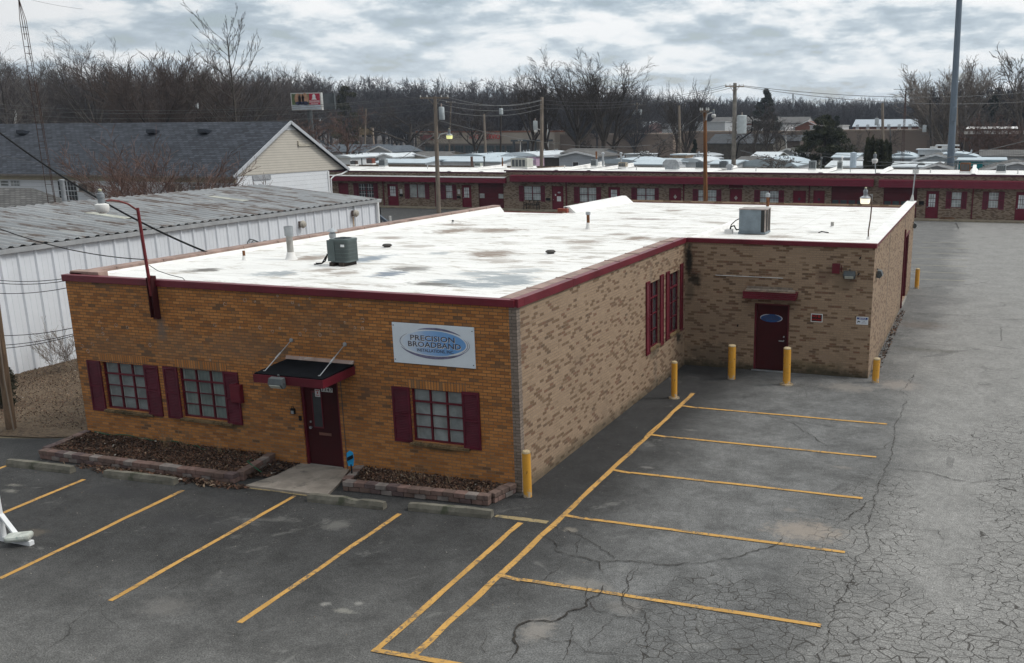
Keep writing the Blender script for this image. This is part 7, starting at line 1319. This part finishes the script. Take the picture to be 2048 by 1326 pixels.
tree('fan',141,375,260,110,112,'rounded bare tree right of the wide domed one',r=.4,tmat=dmt,sxy=1.2,rmin=.020,kids=[14,11,8,5])
tree('tall',15,200,260,66,112,'tall open crowned bare tree standing above the woods, upper left',r=.40,sxy=1.2,rmin=.016,kids=[9,8,6,4])
tree('oak',16,15,260,72,115,'bare tree with pale twigs at the left edge of the woods',r=.35,tmat=twigg,rmin=.016)
tree('young',17,95,260,96,110,'upright bushy pale tree left of the gap in the woods',r=.2,mx=3,tmat=twigg,mat=twigg,rmin=.016)
tree('gnarl',18,812,312,190,165,'broad spreading dark tree with several thick trunks left of the service building',r=.75,sxy=1.3,rmin=.022,kids=[7,8,6,5])
tree('oak',19,955,312,186,170,'round crowned fine twigged tree in front of the service building',r=.4,sxy=1.1,rmin=.02,kids=[9,8,6,4])
tree('tall',20,1098,312,108,140,'left leaning tall tree of the big bare cluster',r=.46,rmin=.02,lean=-.10,sxy=1.15,kids=[9,9,7,5])
tree('tall',21,1153,312,88,138,'tallest double limbed tree in the middle of the big bare cluster',r=.55,rmin=.02,sxy=1.3,kids=[10,9,7,5])
tree('tall',22,1206,320,96,128,'right tall tree of the big bare cluster',r=.5,rmin=.019,sxy=1.2,kids=[9,9,7,5])
tree('oak',23,1218,325,118,132,'right leaning companion in the big bare cluster',r=.38,rmin=.017,lean=.10)
tree('tall',24,1068,312,130,146,'outer left tree of the big bare cluster',r=.34,rmin=.018,lean=-.12)
tree('gnarl',25,1316,322,258,112,'low gnarled dark tree in front of the tan warehouse',r=.32,rmin=.018,sxy=1.25)
tree('tall',26,1352,308,166,170,'slim bare tree left of the bare grey pole',r=.26,rmin=.02); tree('fan',27,1372,308,150,175,'bare tree with a rounded top right of the bare grey pole',r=.26,rmin=.02,sxy=.8,mat=bark)
tree('gnarl',28,1502,310,205,150,'leaning dark tree right of the ribbed transformer pole',r=.34,rmin=.02,lean=.1); tree('tall',29,1538,310,200,165,'slender twisted tree below the spruce top',r=.26,rmin=.02); tree('gnarl',30,1555,300,232,150,'small curved tree left of the big evergreen',r=.22,rmin=.018,lean=.1); tree('gnarl',31,1450,312,240,120,'thin tangled tree just left of the tall grey pole',r=.2,rmin=.016)
tree('oak',32,1545,338,308,84,'thorny grey brush on the far side of the row roof',r=.1,mx=4,mat=twigg,tmat=twigg,rmin=.014,name='bare_shrub',cat='shrub',sxy=3.0,zb=2.6)
ptw=M('pale_tan_twigs',(.21,.18,.155),.95)
tree('fan',33,1893,282,112,215,'big round crowned pale tree behind the thick steel mast',r=.55,mat=ptw,tmat=ptw,rmin=.034,sxy=1.3,kids=[16,11,8,5])
for i,(u,vt,y_,lb) in enumerate([(1945,232,145,'leftmost red brown tree before the dark brown warehouse'),(1972,225,146,'second red brown tree before the dark brown warehouse'),(1998,236,144,'third red brown tree before the dark brown warehouse'),(2026,228,146,'fourth red brown tree before the dark brown warehouse'),(2046,236,145,'tree before the dark brown warehouse at the very right edge')]): tree('oak',40+i,u,312,vt,y_,lb,r=.16,mat=twigr,tmat=twigr,rmin=.02,mx=4)
tree('fan',46,1962,262,190,190,'pale fanned tree above the white warehouse roof',r=.2,mat=twigg,tmat=twigg,rmin=.03,kids=[10,7,4,3]); tree('tall',47,2046,262,76,150,'tall bare tree cut by the right edge of the picture',r=.45,rmin=.035,mat=twigg,tmat=twigg,sxy=1.1)
tree('oak',48,1758,300,256,100,'tiny bare tree poking up between the conifers',r=.1,rmin=.02,mx=3); tree('oak',49,1702,300,258,118,'thin pale tree right of the big evergreen',r=.14,rmin=.02,mat=twigg,tmat=twigg); tree('oak',50,1180,300,270,150,'little dark tree between the trunks of the big cluster',r=.2,rmin=.03)
tree('oak',51,690,320,210,120,'red twigged tree beyond the gable end of the house',r=.22,mat=twigr,tmat=twigr,rmin=.022,sxy=1.2); tree('oak',52,620,300,225,100,'reddish twiggy tree under the billboard',r=.22,mat=twigr,tmat=twigr,rmin=.022,sxy=1.3)
# weeds by the white wall
tree('stems',60,118,745,640,4.95,'pale bare brush against the white metal wall',r=.012,mx=3,mat=M('pale_twigs',(.20,.165,.14)),tmat=M('pale_twigs',(.20,.165,.14)),name='bare_shrub',cat='shrub',sxy=1.3,rmin=.0035,kids=[16,7,4]); tree('stems',61,156,742,628,5.3,'taller pale brush by the orange wall corner',r=.014,mx=3,mat=MATS['pale_twigs'],tmat=MATS['pale_twigs'],name='bare_shrub',cat='shrub',sxy=1.1,rmin=.004,kids=[14,7,4])
# ---- evergreens
def needle(name,cols):
    mt,n,b=newmat(name); v=objc(n); f=noise(n,v,1.3,4,.6); g=nd(n,'ShaderNodeNewGeometry'); c=mixc(n,rampn(n,f,[(.35,0.0),(.65,1.0)]),cols[0],cols[1]); r_=nd(n,'ShaderNodeObjectInfo'); lk(n,c,b.inputs['Base Color']); b.inputs['Roughness'].default_value=.85; return mt
ndm=needle('pine_needles',((.020,.026,.014),(.058,.062,.030))); arb=needle('arborvitae_foliage',((.014,.020,.010),(.050,.050,.020))); spm=needle('spruce_needles',((.015,.022,.016),(.035,.045,.03)))
def foliage(name,label,u,vb,vt,y,wpx,N,seed,mat,kind='pine',cat='evergreen tree',leaf=.22,trunk=.25,clump=1,zb=0):
    b_=PY(u,vb,y); h=PY(u,vt,y).z-zb; s_=(b_-Vector(CAM)).dot(F)/FOC; R=wpx*s_/2; t=thing(name,label,cat,(b_.x,y,zb)); rnd=np.random.RandomState(seed)
    mb=MB(); mb.tube((b_.x,y,zb),(b_.x,y,zb+h*.9),trunk,trunk*.25,n=8); mb.build('trunk',bark,t)
    K=int(60*clump); zz=rnd.rand(K)**.8
    if kind=='pine': prof=lambda z: ((1-z)**.6*.95+.06)*rnd.uniform(.45,1.18,z.shape)
    elif kind=='spire': prof=lambda z: np.clip((1-z)**.5,0,1)*.9+.04
    elif kind=='spruce': prof=lambda z: (1-z)*.95+.03
    else: prof=lambda z: np.sqrt(np.clip(1-(2*z-1)**2,0,1))
    th=rnd.rand(K)*6.28; pr=prof(zz)*R; rr=pr*np.sqrt(rnd.rand(K)*.75+.25); cx=rr*np.cos(th); cy=rr*np.sin(th); cz=zz*h*(.95 if kind!='pine' else .93)+(.04 if kind!='pine' else .07)*h; cr_=(.10+.14*rnd.rand(K))*R*(1.2 if kind=='pine' else .9)+.12
    if kind in ('spruce','pine'): cr_=cr_*(.42+.8*(1-zz))
    i=rnd.randint(0,K,N); d=rnd.normal(size=(N,3)); d/=np.linalg.norm(d,axis=1)[:,None]; rad=rnd.rand(N)**.5; C=np.stack([cx[i],cy[i],cz[i]],1)+d*(cr_[i]*rad)[:,None]*np.array([1,1,.55 if kind!='spire' else 1.9])
    a=rnd.normal(size=(N,3))+ (np.array([0,0,2.2]) if kind=='spire' else 0); a/=np.linalg.norm(a,axis=1)[:,None]; b2=np.cross(a,rnd.normal(size=(N,3))); b2/=np.linalg.norm(b2,axis=1)[:,None]; L=leaf*(.6+.8*rnd.rand(N))[:,None]
    V=np.stack([C-a*L,C-b2*L*.28,C+a*L,C+b2*L*.28],1).reshape(-1,3); V[:,2]=np.maximum(V[:,2],.02); Fc=np.arange(4*N).reshape(-1,4).astype(np.int32)
    me=bpy.data.meshes.new('crown'); me.vertices.add(4*N); me.vertices.foreach_set('co',V.ravel()); me.loops.add(4*N); me.loops.foreach_set('vertex_index',Fc.ravel()); me.polygons.add(N); me.polygons.foreach_set('loop_start',np.arange(N)*4); me.polygons.foreach_set('loop_total',np.full(N,4)); me.update(calc_edges=True); me.materials.append(mat); o=bpy.data.objects.new('crown',me); COL.objects.link(o); o.parent=t
    return t
foliage('evergreen_tree','big dark evergreen tree with ragged outline behind the row',1648,322,234,115,150,26000,1,ndm,'pine',clump=1.9,leaf=.20,trunk=.35)
for i,(u,vt,w_,lb) in enumerate([(1733,278,17,'leftmost dark conifer spire of the tight group'),(1742,275,16,'second conifer spire from the left in the tight group, the tallest'),(1751,283,15,'third conifer spire in the tight group, in the shadowy middle'),(1760,281,15,'fourth conifer spire in the tight group'),(1769,284,16,'fifth conifer spire of the tight group, slightly browner'),(1777,289,13,'rightmost small conifer spire of the tight group')]): foliage('conifer',lb,u,340,vt,88+(i%2)*.8,w_,3800,10+i,arb,'spire','conifer',leaf=.16,trunk=.1,clump=1.1)
foliage('spruce_tree','pointed dark spruce top breaking the far treeline',1529,275,180,260,110,7000,30,spm,'spruce','spruce',leaf=.6,trunk=.3); foliage('spruce_tree','dark narrow evergreen in the woods right of the pale tree',1985,270,190,200,75,5000,31,spm,'spruce','spruce',leaf=.5,trunk=.3); foliage('spruce_tree','small dark spruce in front of the tan warehouse',1389,312,280,128,34,2000,32,spm,'spruce','spruce',leaf=.25,trunk=.15); foliage('evergreen_tree','tiny evergreen top behind the ragged evergreen',1672,275,232,160,50,1500,33,spm,'spruce','evergreen tree',leaf=.35,trunk=.2)
foliage('evergreen_bush','round dark green bush behind the stripped pole at the left edge',14,822,738,1.5,52,5200,34,needle('bush_leaves',((.012,.016,.010),(.05,.045,.025))),'ball','bush',leaf=.045,trunk=.03)
foliage('evergreen_tree','dark ivy clad evergreen mass in the woods right of the billboard',700,300,175,205,90,5000,35,needle('ivy_green',((.03,.032,.016),(.07,.065,.03))),'pine','evergreen tree',leaf=.55,trunk=.3,clump=.7)
# ---- far woods as one mass
def woods(name,label,ranks,seed,mat,rmin):
    rs_=np.random.RandomState(seed); VA=[];FA=[];base=0; var=[]
    for k in range(7):
        kd=('oak','tall','fan','oak','tall','oak','fan')[k]; g_=gen(kd,100+k+seed,20,.38,3 if kd!='oak' else 4,rmin=rmin,**({'kids':[8,7,6,5]} if kd=='oak' else {'kids':[12,11,8,4]} if kd=='fan' else {'kids':[11,10,9,4]})); var.append(np.array([[*p,*q,a,c] for lv,p,q,a,c in g_]))
    VV=[segarr(S,3) for S in var]
    for (u0_,u1_,du,y_,v0_,v1_,jv) in ranks:
        u=u0_
        while u<u1_:
            f_=(u-u0_)/(u1_-u0_); yy=y_*(1+rs_.uniform(-.06,.06)); vt=v0_+(v1_-v0_)*f_+rs_.uniform(-jv,jv*.6); p=PY(u,300,yy); h=max(4,PY(u,vt,yy).z); k=rs_.randint(7); V,Fc=VV[k]; s_=h/20; a=rs_.rand()*6.28; c,s2=math.cos(a),math.sin(a); W_=V*s_*np.array([1,1,1]); W_[:,:2]*=min(1.35,1.0*14/h+.45); X=W_[:,0]*c-W_[:,1]*s2+p.x; Y=W_[:,0]*s2+W_[:,1]*c+yy
            VA.append(np.stack([X,Y,W_[:,2]],1)); FA.append(Fc+base); base+=len(V); u+=du*rs_.uniform(.7,1.3)
    V=np.concatenate(VA); Fc=np.concatenate(FA).astype(np.int32); me=bpy.data.meshes.new(name); me.vertices.add(len(V)); me.vertices.foreach_set('co',V.ravel()); me.loops.add(Fc.size); me.loops.foreach_set('vertex_index',Fc.ravel()); me.polygons.add(len(Fc)); me.polygons.foreach_set('loop_start',np.arange(len(Fc))*4); me.polygons.foreach_set('loop_total',np.full(len(Fc),4)); me.update(calc_edges=True); me.materials.append(mat); o=bpy.data.objects.new(name,me); COL.objects.link(o); o['kind']='stuff'; o['label']=label; print(name,len(Fc)); return o
wm1=M('woods_bark_brown',(.064,.051,.045),.95,var=.25,sc=.15); wm2=M('woods_bark_grey',(.050,.047,.050),.95,var=.25,sc=.1)
woods('near_woods','dense leafless brown woods behind the charcoal roofed house',[(-30,560,26,150,120,140,16),(-30,600,28,175,112,132,16),(-30,660,30,215,120,135,14)],1,wm1,.022)
woods('far_woods','leafless grey woods along the middle of the horizon',[(480,1300,20,250,168,190,12),(470,1300,20,290,146,172,10),(460,1310,22,340,142,170,9)],2,wm2,.032)
woods('horizon_woods','low grey blue treeline on the right horizon',[(1230,2080,15,380,196,206,7),(1230,2080,15,440,192,200,6),(1240,1900,16,540,194,196,5),(1885,2080,22,230,172,160,10),(1880,2080,24,270,168,150,8)],3,wm2,.045)
g=MB(); g.poly([(-700,420,0),(-420,330,0),(-150,400,0),(-60,560,0),(180,560,0),(400,900,14),(-900,900,18)]); struct(g,'wooded_rise',M('woodland_floor',(.055,.045,.038),1,var=.3,sc=.05))
# ================================================================ haze
HZ=True
if HZ:
    mb=MB(); mb.box(-900,500,-60,1000,-1.2,38); mt=bpy.data.materials.new('air_haze'); mt.use_nodes=True; n=mt.node_tree; n.nodes.clear(); pv=n.nodes.new('ShaderNodeVolumePrincipled'); pv.inputs['Color'].default_value=(.62,.70,.85,1); pv.inputs['Density'].default_value=.00022; pv.inputs['Anisotropy'].default_value=.2; o_=n.nodes.new('ShaderNodeOutputMaterial'); lk(n,pv.outputs[0],o_.inputs['Volume'])
    hz_=mb.build('haze',mt); hz_['kind']='stuff'; hz_['label']='thin pale air haze over the whole site'
